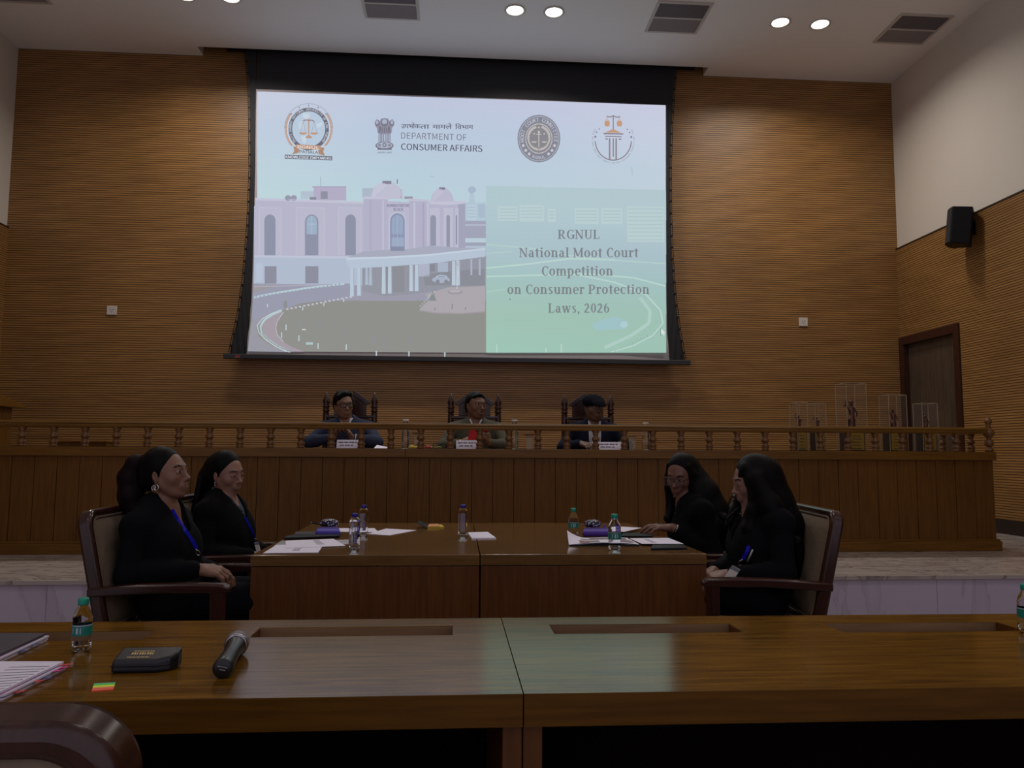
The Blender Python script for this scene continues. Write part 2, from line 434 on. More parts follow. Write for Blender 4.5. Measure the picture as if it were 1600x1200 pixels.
# ================================================================== PROJECTION SCREEN
YS = 9.40
scr = thing('projection_screen', 'large black bordered projection screen hanging from the ceiling slot, showing the slide', 'projection screen', (0.05, YS, aty(700, 560, YS).z), 0, None, True)
def curve(pts):
    P = sorted([(aty(x, y, YS).z, aty(x, y, YS).x) for x, y in pts]); zz = [q[0] for q in P]; xx = [q[1] for q in P]
    return lambda z: float(np.interp(z, zz, xx))
oL = curve([(384, 60), (384, 85), (388, 120), (389.5, 142), (390.5, 200), (391, 262), (387.5, 350), (383.5, 400), (380, 440), (377.5, 454), (375, 475), (371, 497), (366, 519), (359, 550)])
wL = curve([(400, 100), (400, 139), (399, 260), (396.5, 350), (394, 440), (392, 475), (389.4, 506), (384.4, 552)])
wR = curve([(1041, 100), (1041, 165), (1041, 340), (1041.5, 466), (1042.6, 518), (1046.5, 564)])
oR = curve([(1055.6, 80), (1055.6, 110), (1052, 152), (1049, 204), (1047.5, 267), (1048, 340), (1050.5, 407), (1055, 466), (1062, 518), (1071, 566)])
zb = aty(700, 558.5, YS).z; zwt = aty(400, 139, YS).z-.0; ztop = ZC+.12
zwr = aty(1041, 164.5, YS).z
def rip(x, z, side):
    t = max(0.0, 1-(z-zb)/1.5)
    return 0.018*t*t*(0.5+0.5*math.sin((z*19+side*x*5)))
b = MB()
b.grid(lambda u, v: (wL(zb+(zwt-zb)*v)*(1-u)+wR(zb+(zwt-zb)*v)*u, YS+rip(0, zb+(zwt-zb)*v, 0)*(max(0, 1-u*9)+max(0, 1-(1-u)*9)), zb+(zwt-zb)*v), 60, 70)
M_cloth = mk('screen_fabric', (186, 180, 184), 0.8, 0.02)
b.build('screen_fabric', M_cloth, scr)
b = MB()
b.grid(lambda u, v: (oL(zb+(ztop-zb)*v)*(1-u)+wL(zb+(ztop-zb)*v)*u, YS-.003+rip(u, zb+(ztop-zb)*v, 3), zb+(ztop-zb)*v), 8, 120)
b.grid(lambda u, v: (wR(zb+(ztop-zb)*v)*(1-u)+oR(zb+(ztop-zb)*v)*u, YS-.003+rip(u, zb+(ztop-zb)*v, -3), zb+(ztop-zb)*v), 8, 120)
b.grid(lambda u, v: (wL(zwt)*(1-u)+wR(zwt)*u, YS-.003, (zwt*(1-u)+zwr*u)*(1-v)+ztop*v), 12, 6)
b.build('black_border', M_blackm, scr)
b = MB(); zt_ = aty(700, 553.5, YS).z
xl, xr = aty(350, 552, YS).x, aty(1078, 568, YS).x
b.box(xl, xr, YS-.04, YS+.03, zb-.055, zb+.004); b.build('weight_bar', mk('bar_black', (38, 37, 40), 0.4), scr, .008)
b = MB(); b.box(xl+.14, xl+.2, YS-.0415, YS-.04, zb-.045, zb-.012); b.build('maker_badge', mk('badge_red', (120, 50, 52), 0.5), scr)
b = MB(); b.box(aty(350, 80, YS).x, aty(1088, 108, YS).x, YS-.06, YW-.005, ZC+.06, ZC+.26); b.build('roller_case', M_black, scr, .006)
b = MB()
for fn, sg in ((oL, -1), (oR, 1)):
    z = zb+.1
    while z < ZC-.1:
        b = MB(); b.box(fn(z)-.012, fn(z)+.012, YS-.008, YS-.002, z-.012, z+.012); b.build('tension_tab', M_black, scr); z += .148
for fn, nm in ((oL, 'l'), (oR, 'r')):
    b = MB(); b.tube([(fn(zb+.02+(ZC-zb)*k/40)+(-.014 if nm == 'l' else .014), YS-.005, zb+.02+(ZC-zb)*k/40) for k in range(41)], .004, 6); b.build('tension_cord', M_black, scr)

# ------------------------------------------------------------------ the slide shown on it (flat layers, one emission material driven by its own picture colours)
SV, SF, SCOL = [], [], []
def lay(layer, pts, col, cols=None):
    n = len(SV)
    if col and 1 <= layer <= 11 and pts[0][1] > 275: col = tuple(a*.78+b_*.22 for a, b_ in zip(col, (176, 186, 204)))   # the projector's washed-out contrast
    Y = YS-.006-.0004*layer
    for i, (x, y) in enumerate(pts):
        SV.append(tuple(aty(x, y, Y))); SCOL.append(lin(cols[i] if cols else col))
    SF.append(tuple(range(n, n+len(pts))))
def laytri(layer, pts, tris, col):
    n = len(SV); Y = YS-.006-.0004*layer; c = lin(col)
    for x, y in pts: SV.append(tuple(aty(x, y, Y))); SCOL.append(c)
    for t in tris: SF.append(tuple(i+n for i in t))
def rect(l, x0, y0, x1, y1, c, s=0.0): lay(l, [(x0, y0), (x1, y0+s*(x1-x0)), (x1, y1+s*(x1-x0)), (x0, y1)], c)
def ell(l, cx, cy, rx, ry, c, a0=0, a1=360, n=28):
    lay(l, [(cx+rx*math.cos(math.radians(a0+(a1-a0)*i/n)), cy-ry*math.sin(math.radians(a0+(a1-a0)*i/n))) for i in range(n+(0 if a1-a0 == 360 else 1))], c)
def arcband(l, cx, cy, rx, ry, w, c, a0=0, a1=360, n=40):
    P = []
    for i in range(n+1):
        a = math.radians(a0+(a1-a0)*i/n); P.append((math.cos(a), math.sin(a)))
    for i in range(n):
        (c0, s0), (c1, s1) = P[i], P[i+1]
        lay(l, [(cx+rx*c0, cy-ry*s0), (cx+rx*c1, cy-ry*s1), (cx+(rx-w)*c1, cy-(ry-w)*s1), (cx+(rx-w)*c0, cy-(ry-w)*s0)], c)
def line(l, pts, w, c):
    for (x0, y0), (x1, y1) in zip(pts[:-1], pts[1:]):
        d = math.hypot(x1-x0, y1-y0) or 1; nx, ny = -(y1-y0)/d*w/2, (x1-x0)/d*w/2
        lay(l, [(x0+nx, y0+ny), (x1+nx, y1+ny), (x1-nx, y1-ny), (x0-nx, y0-ny)], c)
def arch(l, x0, x1, y0, y1, c, s=0):
    r = (x1-x0)/2; P = [(x0, y1), (x1, y1)]
    P += [((x0+x1)/2+r*math.cos(PI*i/10), y0+r*1.1-r*1.1*math.sin(PI*i/10)) for i in range(11)]
    lay(l, P, c)
# font outlines ----------------------------------------------------
FONTS = {}
LATIN = 'Noto Sans CJK Regular.woff2'
def font(fn):
    if fn not in FONTS:
        f = None
        if fn:
            try: f = bpy.data.fonts.load(bpy.utils.system_resource('DATAFILES', path='fonts')+'/'+fn)
            except Exception: f = None
        FONTS[fn] = f
    return FONTS[fn]
GL = {}
def glyphs(txt, fn=None, bold=0.0):
    key = (txt, fn, bold)
    if key not in GL:
        cu = bpy.data.curves.new('t', 'FONT'); cu.body = txt; cu.resolution_u = 3; cu.offset = bold
        f = font(fn)
        if f: cu.font = f
        o = bpy.data.objects.new('t', cu); COL.objects.link(o)
        bpy.context.view_layer.update()
        dg = bpy.context.evaluated_depsgraph_get(); me = o.evaluated_get(dg).to_mesh()
        vs = [(v.co.x, v.co.y) for v in me.vertices]; fs = [tuple(p.vertices) for p in me.polygons]
        o.evaluated_get(dg).to_mesh_clear()
        bpy.data.objects.remove(o); bpy.data.curves.remove(cu)
        GL[key] = (vs, fs)
    return GL[key]
def text(l, txt, x0, x1, ybase, h, c, fn=None, bold=0.0, slope=0.0):
    if bold > .005:
        for d in (-.5, .5): text(l, txt, x0+d*bold*h*1.6, x1+d*bold*h*1.6, ybase, h, c, fn, 0.0, slope)
        return
    bold = 0.0
    """text fitted between x0 and x1 on a baseline, h = height of its tallest glyph above the baseline"""
    vs, fs = glyphs(txt, fn, bold)
    if not vs: return
    ax = min(v[0] for v in vs); bx = max(v[0] for v in vs); hy = max(v[1] for v in vs)
    sx = (x1-x0)/(bx-ax); sy = h/hy
    laytri(l, [(x0+(v[0]-ax)*sx, ybase+slope*(v[0]-ax)*sx-v[1]*sy) for v in vs], fs, c)
def arctext(l, txt, cx, cy, rx, ry, a0, a1, h, c, inward=False, bold=0.02, fn=LATIN):
    """characters along an ellipse from angle a0 to a1 (degrees); inward: feet point to the centre's far side (bottom text)"""
    n = len(txt)
    for i, ch in enumerate(txt):
        if ch == ' ': continue
        a = math.radians(a0+(a1-a0)*(i+.5)/n)
        vs, fs = glyphs(ch, fn, 0.0)
        if not vs: continue
        mx = (min(v[0] for v in vs)+max(v[0] for v in vs))/2
        px, py = cx+rx*math.cos(a), cy-ry*math.sin(a)
        th = (PI/2-a) if not inward else (-PI/2-a)
        ct, st = math.cos(th), math.sin(th); s = h/max(v[1] for v in glyphs('H', fn)[0])
        laytri(l, [(px+s*((v[0]-mx)*ct+v[1]*st), py+s*((v[0]-mx)*st-v[1]*ct)) for v in vs], fs, c)
# serif letters built from strokes ---------------------------------
W, TH, SR = .165, .07, .07      # stem, hairline, serif thickness
XH = .74
def serif(x, y, w=.34): return ('h', x-w/2, x+w/2, y, SR)
SERIF = {
 'R': (.76, [('v', .17, 0, 1, W), serif(.17, .035, .36), serif(.12, .965, .26), ('h', .15, .40, .965, TH), ('h', .2, .42, .47, TH), ('a', .38, .7325, .25, .2675, -90, 90, W, TH), ('d', .36, .47, .62, .03, W), serif(.68, .035, .2)]),
 'G': (.78, [('a', .42, .5, .36, .52, 50, 325, W, TH), ('v', .68, .05, .42, W), serif(.66, .43, .34), ('v', .66, .72, .97, .06)]),
 'N': (.84, [('v', .15, 0, 1, .085), ('v', .69, 0, 1, .085), ('d', .14, 1, .69, 0, W), serif(.15, .035, .28), serif(.10, .965, .22), serif(.69, .965, .28)]),
 'U': (.80, [('v', .19, .3, 1, W), ('v', .64, .3, 1, .085), ('a', .405, .32, .295, .34, 180, 360, .125, TH), serif(.19, .965, .34), serif(.64, .965, .28)]),
 'L': (.66, [('v', .18, 0, 1, W), serif(.18, .965, .36), ('h', .02, .58, .035, TH), ('v', .58, 0, .26, .06)]),
 'M': (1.0, [('v', .15, 0, 1, .085), ('v', .83, 0, 1, W), ('d', .15, 1, .47, .1, W), ('d', .82, 1, .47, .1, .085), serif(.15, .035, .28), serif(.83, .035, .34), serif(.12, .965, .26), serif(.86, .965, .26)]),
 'C': (.70, [('a', .42, .5, .36, .52, 48, 312, W, TH), ('v', .63, .70, .98, .06)]),
 'P': (.70, [('v', .17, 0, 1, W), serif(.17, .035, .36), serif(.12, .965, .26), ('h', .15, .38, .965, TH), ('h', .2, .38, .43, TH), ('a', .37, .7, .27, .3, -90, 90, W, TH)]),
 'a': (.62, [('v', .43, .05, .5, W), ('a', .30, .48, .205, .26, 5, 160, W*.8, TH), ('a', .25, .22, .2, .235, 90, 330, W, TH), ('h', .24, .42, .435, TH), ('h', .42, .6, .035, TH)]),
 't': (.42, [('v', .2, .12, .93, W), ('h', .0, .40, XH-.035, SR), ('a', .29, .16, .17, .18, 180, 300, W, TH)]),
 'i': (.36, [('v', .18, 0, XH, W), serif(.18, .035, .34), serif(.11, XH-.035, .2), ('v', .18, .86, 1.03, W)]),
 'o': (.64, [('a', .32, .37, .285, .39, 0, 360, W, TH)]),
 'n': (.70, [('v', .17, 0, XH, W), serif(.17, .035, .32), serif(.1, XH-.035, .2), ('v', .52, 0, .46, W), serif(.52, .035, .32), ('a', .365, .46, .235, .29, 0, 150, W, TH)]),
 'l': (.36, [('v', .18, 0, 1.06, W), serif(.18, .035, .34), serif(.11, 1.02, .2)]),
 'u': (.70, [('v', .17, .25, XH, W), serif(.1, XH-.035, .2), ('v', .52, 0, XH, W), serif(.46, XH-.035, .2), serif(.6, .035, .16), ('a', .33, .27, .235, .29, 180, 330, W, TH)]),
 'r': (.50, [('v', .17, 0, XH, W), serif(.19, .035, .36), serif(.1, XH-.035, .2), ('a', .38, .50, .2, .25, 60, 170, W*.7, TH), ('v', .43, .52, .72, .11)]),
 'm': (1.04, [('v', .17, 0, XH, W), serif(.17, .035, .3), serif(.1, XH-.035, .2), ('v', .52, 0, .46, W), serif(.52, .035, .3), ('v', .87, 0, .46, W), serif(.87, .035, .3), ('a', .365, .46, .235, .29, 0, 150, W, TH), ('a', .715, .46, .235, .29, 0, 150, W, TH)]),
 'p': (.68, [('v', .17, -.30, XH, W), serif(.17, -.265, .34), serif(.1, XH-.035, .2), ('a', .35, .37, .285, .385, -140, 140, W, TH)]),
 'e': (.60, [('a', .32, .37, .285, .39, 0, 318, W, TH), ('h', .1, .56, .40, TH)]),
 's': (.52, [('a', .27, .55, .20, .205, 30, 270, W*.85, TH), ('a', .25, .195, .215, .21, -150, 90, W*.85, TH), ('d', .16, .52, .36, .24, W*.9)]),
 'c': (.56, [('a', .32, .37, .285, .39, 50, 315, W, TH), ('v', .49, .5, .68, .07)]),
 'w': (.94, [('d', .14, XH, .31, .0, W), ('d', .48, XH, .31, .0, .08), ('d', .47, XH, .64, 0, W), ('d', .81, XH, .64, 0, .08), serif(.14, XH-.035, .28), serif(.47, XH-.035, .28), serif(.8, XH-.035, .26)]),
 ',': (.30, [('v', .14, -.02, .14, W), ('d', .19, .06, .10, -.2, .08)]),
 '2': (.60, [('a', .28, .70, .235, .30, -20, 165, W, TH*1.3), ('d', .44, .62, .09, .08, W*.95), ('h', .05, .55, .055, .11)]),
 '0': (.62, [('a', .31, .5, .265, .51, 0, 360, W, TH)]),
 '6': (.62, [('a', .36, .46, .30, .53, 75, 200, W, TH), ('a', .32, .32, .26, .335, 0, 360, W*.9, TH)]),
 ' ': (.30, []),
}
def seriftext(l, txt, x0, x1, yb, cap, c):
    tot = sum(SERIF[ch][0]+.035 for ch in txt)-.035
    sx = (x1-x0)/tot; sy = cap; X = 0.0
    def q(P): lay(l, [(x0+(X+a)*sx, yb-b_*sy) for a, b_ in P], c)
    for ch in txt:
        adv, st = SERIF[ch]
        for s in st:
            if s[0] == 'v': q([(s[1]-s[4]/2, s[2]), (s[1]+s[4]/2, s[2]), (s[1]+s[4]/2, s[3]), (s[1]-s[4]/2, s[3])])
            elif s[0] == 'h': q([(s[1], s[3]-s[4]/2), (s[2], s[3]-s[4]/2), (s[2], s[3]+s[4]/2), (s[1], s[3]+s[4]/2)])
            elif s[0] == 'd': q([(s[1]-s[5]/2, s[2]), (s[1]+s[5]/2, s[2]), (s[3]+s[5]/2, s[4]), (s[3]-s[5]/2, s[4])])
            else:
                _, cx, cy, rx, ry, a0, a1, tw, th = s; n = 14
                for i in range(n):
                    P = []
                    for a, ins in ((i, 0), (i+1, 0), (i+1, 1), (i, 1)):
                        g = math.radians(a0+(a1-a0)*a/n); P.append((cx+(rx-ins*tw)*math.cos(g), cy+(ry-ins*th)*math.sin(g)))
                    q(P)
        X += adv+.035

# --- sky and ground of the picture
cols = [[(206, 212, 230), (196, 204, 226), (199, 205, 228), (206, 209, 230)], [(198, 212, 230), (191, 207, 228), (194, 208, 228), (203, 212, 230)],
        [(196, 217, 228), (190, 212, 226), (192, 211, 225), (198, 213, 226)], [(196, 220, 226), (190, 216, 224), (192, 214, 224), (196, 214, 224)]]
ys = [(143, 150, 157, 164.5), (205, 210, 214, 219), (262, 266, 269, 273), (322, 325, 328, 331)]
xs = (402, 615, 828, 1040)
for j in range(3):
    for i in range(3):
        lay(0, [(xs[i], ys[j][i]), (xs[i+1], ys[j][i+1]), (xs[i+1], ys[j+1][i+1]), (xs[i], ys[j+1][i])], None, [cols[j][i], cols[j][i+1], cols[j+1][i+1], cols[j+1][i]])
rect(0, 397, 322, 760, 400, (184, 190, 210)); lay(0, [(397, 400), (760, 400), (760, 470), (395, 470)], (160, 160, 176))
lay(0, [(395, 470), (760, 470), (760, 551), (387, 549)], (148, 148, 144))
# distance behind the building: water tower, pale blocks, ground bands
rect(1, 727, 316, 759, 345, (184, 208, 220)); rect(2, 731, 320, 744, 344, (196, 214, 226)); rect(2, 747, 319, 758, 340, (174, 194, 212))
for k in range(4): rect(3, 732, 323+k*5, 743, 325+k*5, (176, 200, 214))
lay(2, [(734.5, 301), (740, 301), (742.5, 318), (732, 318)], (186, 206, 220)); ell(3, 737.5, 296.5, 6.2, 5.5, (172, 190, 210))
rect(2, 727, 345, 759, 372, (164, 164, 184)); rect(3, 727, 350, 759, 353, (184, 190, 206)); rect(3, 727, 372, 759, 379, (194, 216, 226)); rect(2, 727, 379, 759, 384, (160, 162, 182)); rect(2, 727, 384, 759, 392, (182, 198, 214))
# left wing
A_, B_ = (191, 187, 209), (184, 195, 215)
lay(1, [(399, 309), (569, 315), (569, 402), (397, 400)], A_); lay(1, [(397, 400), (569, 402), (569, 446), (396, 443)], B_)
lay(2, [(399, 309), (569, 315), (569, 318.5), (399, 313)], (206, 205, 223)); lay(2, [(397, 399), (545, 400.5), (545, 404), (397, 402)], (200, 207, 224))
for x0, x1 in ((404, 440), (462, 508), (528, 565)): lay(2, [(x0, 323), (x1, 324), (x1, 399), (x0, 398)], (200, 197, 217)); lay(3, [(x0+2, 325.5), (x1-2, 326.5), (x1-2, 398), (x0+2, 398)], (195, 191, 212))
for x0, x1 in ((413, 430.5), (476.5, 497.5), (539.5, 556)): arch(4, x0, x1, 335, 399, (140, 142, 164))
for k, (x0, x1) in enumerate(((478, 496),)): arch(5, x0+1, x1-1, 337, 366, (158, 180, 204)); line(6, [(487, 338), (487, 366)], 1.2, (180, 200, 218)); line(6, [(480, 350), (495, 350)], 1, (180, 200, 218))
for x0, x1 in ((413.5, 432), (477, 497.5)): rect(4, x0, 416, x1, 443, (138, 136, 152))
rect(2, 400, 411, 410, 440, (192, 205, 222))
# roof things on the left wing
rect(1, 490, 292, 541, 313, (186, 176, 202)); rect(2, 488, 291, 541, 293, (178, 168, 196)); rect(2, 501, 299, 512, 311, (140, 140, 156)); rect(1, 470, 299, 490, 311, (186, 202, 216))
for x in (450, 459): ell(2, x, 309.5, 4.8, 4.5, (150, 150, 168))
rect(2, 484, 308, 494, 312, (130, 132, 148)); line(2, [(501, 276), (501, 292)], .7, (150, 160, 176)); rect(1, 566, 294, 584, 309, (178, 190, 206))
# centre block with the large dome
ell(1, 605, 311, 25.5, 27, (202, 199, 219), 0, 180); ell(2, 597, 311, 17, 25.5, (208, 206, 224), 60, 180); rect(2, 597.5, 282.6, 611.5, 287.5, (126, 120, 138)); line(2, [(620.7, 280), (620.7, 287)], 1.5, (110, 108, 128)); rect(1, 625, 296, 628, 310, (170, 166, 188)); rect(1, 632, 307, 645, 311, (150, 146, 160))
lay(3, [(568, 308), (606, 308.5), (606, 392), (568, 390)], (187, 182, 206)); lay(3, [(603, 314), (641, 316), (641, 394), (603, 392)], (194, 190, 213)); lay(4, [(639, 310), (671, 312), (671, 392), (639, 394)], (187, 181, 206))
lay(5, [(567, 307), (606, 308), (606, 311.5), (567, 311)], (206, 203, 222)); lay(5, [(638, 310), (671, 312), (671, 315), (638, 314)], (204, 200, 220))
rect(5, 578, 313, 580, 391, (174, 170, 196)); rect(5, 597, 313, 600, 391, (200, 198, 219)); rect(5, 646, 316, 649, 392, (204, 202, 221)); rect(5, 660, 316, 663, 391, (174, 168, 195)); rect(5, 667, 316, 670, 391, (202, 200, 220))
arch(5, 607.5, 634.5, 331, 392, (204, 202, 221)); arch(6, 609.5, 632.5, 333, 392, (136, 144, 176)); arch(7, 612, 630, 336, 366, (150, 166, 196)); line(8, [(621, 336), (621, 385)], 1, (170, 186, 208)); line(8, [(615, 340), (615, 385)], .7, (160, 176, 200)); line(8, [(627, 340), (627, 385)], .7, (160, 176, 200)); rect(7, 612, 371, 631, 385, (158, 174, 200)); rect(8, 610, 386, 632, 392, (130, 136, 162))
text(6, 'ADMINISTRATIVE', 604.5, 639.5, 323.4, 4.6, (112, 108, 136), LATIN, .02); text(6, 'BLOCK', 615, 630, 329.6, 4.6, (112, 108, 136), LATIN, .02)
# right wing with the small dome
ell(1, 691, 317, 18, 24, (196, 191, 214), 0, 180); ell(2, 686, 317, 11, 22.5, (204, 200, 220), 50, 180); rect(2, 686, 292.6, 695.5, 296.5, (126, 122, 140))
lay(2, [(671, 317), (700, 320), (727, 313.5), (727, 392), (671, 388)], (188, 184, 208)); lay(3, [(671, 315), (727, 314), (727, 318), (700, 320.5), (671, 319)], (206, 204, 222)); lay(3, [(716, 319), (727, 318), (727, 388), (716, 390)], (166, 164, 188))
for x0, x1, y0 in ((671, 687, 325), (693, 708, 325), (711, 716.5, 325)): rect(4, x0, y0, x1, 387, (200, 197, 217))
arch(5, 672.3, 681.3, 336, 384, (144, 146, 164)); arch(5, 697.5, 703, 336, 386, (144, 146, 164)); arch(5, 712, 714.3, 336, 382, (140, 142, 162))
# porch
lay(6, [(571, 392), (640, 389), (672, 384), (758, 389), (752, 396), (600, 402), (541, 403)], (172, 174, 192))
lay(6, [(566, 418), (640, 412), (758, 403), (758, 446), (700, 452), (640, 460), (600, 463), (566, 455)], (146, 146, 156))
lay(7, [(600, 415), (632, 412), (632, 456), (602, 458)], (138, 137, 142)); rect(7, 672, 413, 679, 424, (130, 130, 142)); rect(7, 654, 411, 671, 432, (182, 184, 204)); rect(7, 684, 410, 700, 425, (176, 186, 206)); lay(7, [(662, 430), (700, 424), (758, 420), (758, 446), (700, 446), (664, 446)], (134, 134, 142))
for x in (735, 748): rect(8, x, 405, x+3, 430, (176, 182, 202))
lay(9, [(541, 402.5), (600, 401), (670, 397), (758, 387.5), (758, 401), (680, 411), (600, 417), (546, 419.5), (541, 411)], (190, 205, 222))
lay(10, [(541, 402.5), (600, 401), (670, 397), (758, 387.5), (758, 390), (670, 400), (600, 404), (541, 406)], (208, 222, 234))
for x, y0, y1, c in ((571, 418, 445, 0), (577, 418, 446, 0), (547.5, 418.5, 463, 1), (558.5, 418.5, 462, 1), (597, 417, 459, 1), (606.5, 416.5, 458.5, 1), (640, 414, 455, 1), (648.5, 413.5, 455, 1), (706.5, 408, 446, 1), (713, 407, 446, 1)):
    w_ = 5.0 if c else 3.6
    lay(8+c, [(x, y0), (x+w_, y0), (x+w_+.8, y1), (x-.6, y1)], (196, 212, 226) if c else (176, 192, 210)); line(9+c, [(x+w_, y0), (x+w_+.6, y1)], 1.1, (166, 178, 196))
# car, flag pole, planter, plaza, edging
ell(9, 689, 437, 14, 5, (172, 182, 202)); ell(10, 690, 433.5, 9, 4, (196, 214, 228), 0, 180); ell(10, 684, 440, 3, 3, (128, 130, 140)); ell(10, 697, 440, 3, 3, (128, 130, 140)); ell(11, 690, 433.3, 7, 2.6, (150, 160, 176), 0, 180)
line(11, [(714, 405), (714, 452)], 1.3, (206, 206, 216)); rect(11, 713.5, 410, 716, 416, (196, 170, 182)); rect(11, 713.5, 424, 717.5, 430, (210, 214, 224))
lay(7, [(655, 484), (664, 474), (672, 468), (664, 460), (700, 449), (758, 447), (758, 486), (720, 489), (680, 488)], (177, 168, 170))
lay(8, [(655, 484), (680, 488), (720, 489), (758, 486), (758, 488), (720, 491), (680, 490), (655, 486)], (160, 152, 152))
ell(9, 711, 456, 11.5, 3.6, (156, 146, 148)); ell(10, 711, 455, 9, 2.4, (186, 176, 182)); lay(9, [(670, 470), (676, 453), (682, 470)], (132, 136, 136))
for x, y in ((679, 485), (706, 483), (727, 484)): line(9, [(x, y), (x+.8, y-8 if x == 706 else y-4)], 1.4, (126, 124, 126))
for k in range(8): ell(9, 657+k*3, 478-k*3.2, 1.4, 1, (200, 200, 204), n=8)
# lawn, drive and kerbs on the left
lay(5, [(395, 458), (440, 446), (545, 443), (566, 455), (548, 464), (470, 474), (425, 490), (394, 500)], (153, 153, 172))
lay(4, [(396, 447), (470, 446), (540, 444), (470, 452), (396, 462)], (156, 150, 152))
lay(5, [(394, 500), (425, 490), (440, 485), (412, 500), (400, 512), (404, 526), (425, 541), (450, 550), (387, 549)], (152, 150, 158))
line(7, [(397, 464.5), (430, 458), (480, 450), (538, 443.5)], 3.0, (192, 218, 222)); line(7, [(397, 448), (480, 446), (520, 445)], 1.2, (186, 178, 190))
for k in range(22): line(8, [(399+k*6.2, 464-k*.92), (401.5+k*6.2, 463.4-k*.92)], 2.2, (156, 160, 176))
for k in range(16): ell(7, 449+k*6.6, 483-k*1.27, 2.2, 1.5, (204, 202, 214), n=8)
def road_curve(dx, dy): return [(440+dx*.1, 484+dy), (424+dx*.5, 490+dy), (410+dx*.8, 498+dy), (402+dx, 508+dy), (404+dx, 519+dy), (414+dx, 530+dy), (430+dx, 541+dy*.6), (448+dx, 549.5)]
o_, i_ = road_curve(6, 2), road_curve(28, 4)
for k in range(len(o_)-1): lay(6, [o_[k], o_[k+1], i_[k+1], i_[k]], (168, 152, 160))
line(7, road_curve(0, 0), 1.4, (208, 214, 220)); line(7, road_curve(5, 1), 3.0, (186, 216, 214)); line(8, road_curve(7, 3)[3:], 1.6, (140, 150, 152)); line(7, road_curve(29, 4)[:6], 1.2, (200, 196, 202))
for x, y in ((418, 475), (447, 507), (440, 519), (467, 524), (497, 536), (541, 538), (588, 548), (639, 549), (695, 550), (473, 480), (506, 473), (537, 467)): line(8, [(x, y), (x, y+(9 if y > 500 else 5))], 1.8, (196, 216, 214))
rect(8, 478, 535, 489, 538.5, (178, 208, 204)); rect(8, 472, 514, 478, 516, (206, 212, 212))
for x, y in ((446, 470), (468, 500), (499, 500), (540, 515), (584, 525), (640, 524), (600, 532)): ell(7, x, y+6, 3.2, 7, (138, 138, 136), n=10)
# --- the tinted text panel
gy = [(290, 297), (340, 344), (395, 398), (440, 442), (490, 491), (551, 551)]
gc = [((182, 206, 212), (184, 206, 212)), ((180, 204, 212), (184, 206, 214)), ((176, 200, 208), (176, 198, 208)), ((168, 200, 196), (168, 198, 198)), ((166, 200, 186), (164, 198, 186)), ((164, 204, 188), (162, 200, 184))]
for j in range(5):
    lay(12, [(759.5, gy[j][0]), (1040.5, gy[j][1]), (1041, gy[j+1][1]), (759.5, gy[j+1][0])], None, [gc[j][0], gc[j][1], gc[j+1][1], gc[j+1][0]])
for x0, x1, y0, y1 in ((778, 808, 322, 345), (812, 850, 320, 346), (856, 868, 326, 347), (898, 935, 325, 350), (940, 972, 325, 350), (980, 1038, 322, 378)):
    lay(13, [(x0, y0), (x1, y0+.5), (x1, y1), (x0, y1)], (190, 212, 214))
    yy = y0+4
    while yy < y1-3: rect(14, x0+2, yy, x1-2, yy+1.4, (176, 200, 206)); yy += 6 if x0 > 975 else 5
pan = [(184, 212, 208), (190, 218, 212)]
line(13, [(760, 382), (830, 388), (905, 402), (980, 408), (1040, 412)], 2, pan[0]); line(13, [(760, 396), (800, 393)], 1.5, pan[0]); line(13, [(760, 419), (830, 412), (890, 404), (960, 406)], 2.6, pan[1]); line(13, [(760, 432), (840, 430), (920, 428), (990, 434), (1040, 447)], 2.4, pan[1])
line(13, [(905, 430), (960, 441), (1010, 461), (1032, 485), (1036, 505)], 2.2, pan[1]); line(13, [(1000, 465), (1016, 486), (1014, 505), (985, 525), (945, 543)], 5, (180, 210, 202)); line(14, [(1036, 505), (1020, 524), (990, 540), (955, 550)], 1.8, pan[1])
for k in range(12): line(14, [(1010-k*4.5, 524+k*2.1), (1012-k*4.5, 526+k*2.1)], 1.6, (150, 184, 172))
line(13, [(760, 456), (790, 452)], 3, (176, 206, 198)); lay(13, [(925, 506), (960, 494), (980, 502), (978, 514), (930, 516)], (164, 200, 204)); ell(14, 975, 507, 6, 5, (178, 210, 216))
for x in (776, 853, 877): line(13, [(x, 538 if x != 853 else 544), (x, 551)], 1.6, (190, 220, 208))
seriftext(16, 'RGNUL', 871.6, 937.3, 373.4, 14.4, (130, 134, 140)); seriftext(16, 'National Moot Court', 811, 997.6, 402, 14.6, (130, 134, 140)); seriftext(16, 'Competition', 845.7, 958, 430.6, 14.6, (130, 134, 140))
seriftext(16, 'on Consumer Protection', 792.3, 1015, 459.3, 14.6, (130, 134, 140)); seriftext(16, 'Laws, 2026', 856.3, 952.6, 488.6, 14.6, (130, 134, 140))
ell(15, 797, 467.5, 1, 1, (110, 120, 124), n=8)
lay(17, [(1033, 513), (1033, 523), (1035.3, 521), (1037, 524.5), (1038.5, 523.8), (1037, 520.5), (1040, 520.3)], (226, 232, 232)); line(16, [(1032.4, 512), (1032.4, 524.5)], .7, (120, 130, 130))
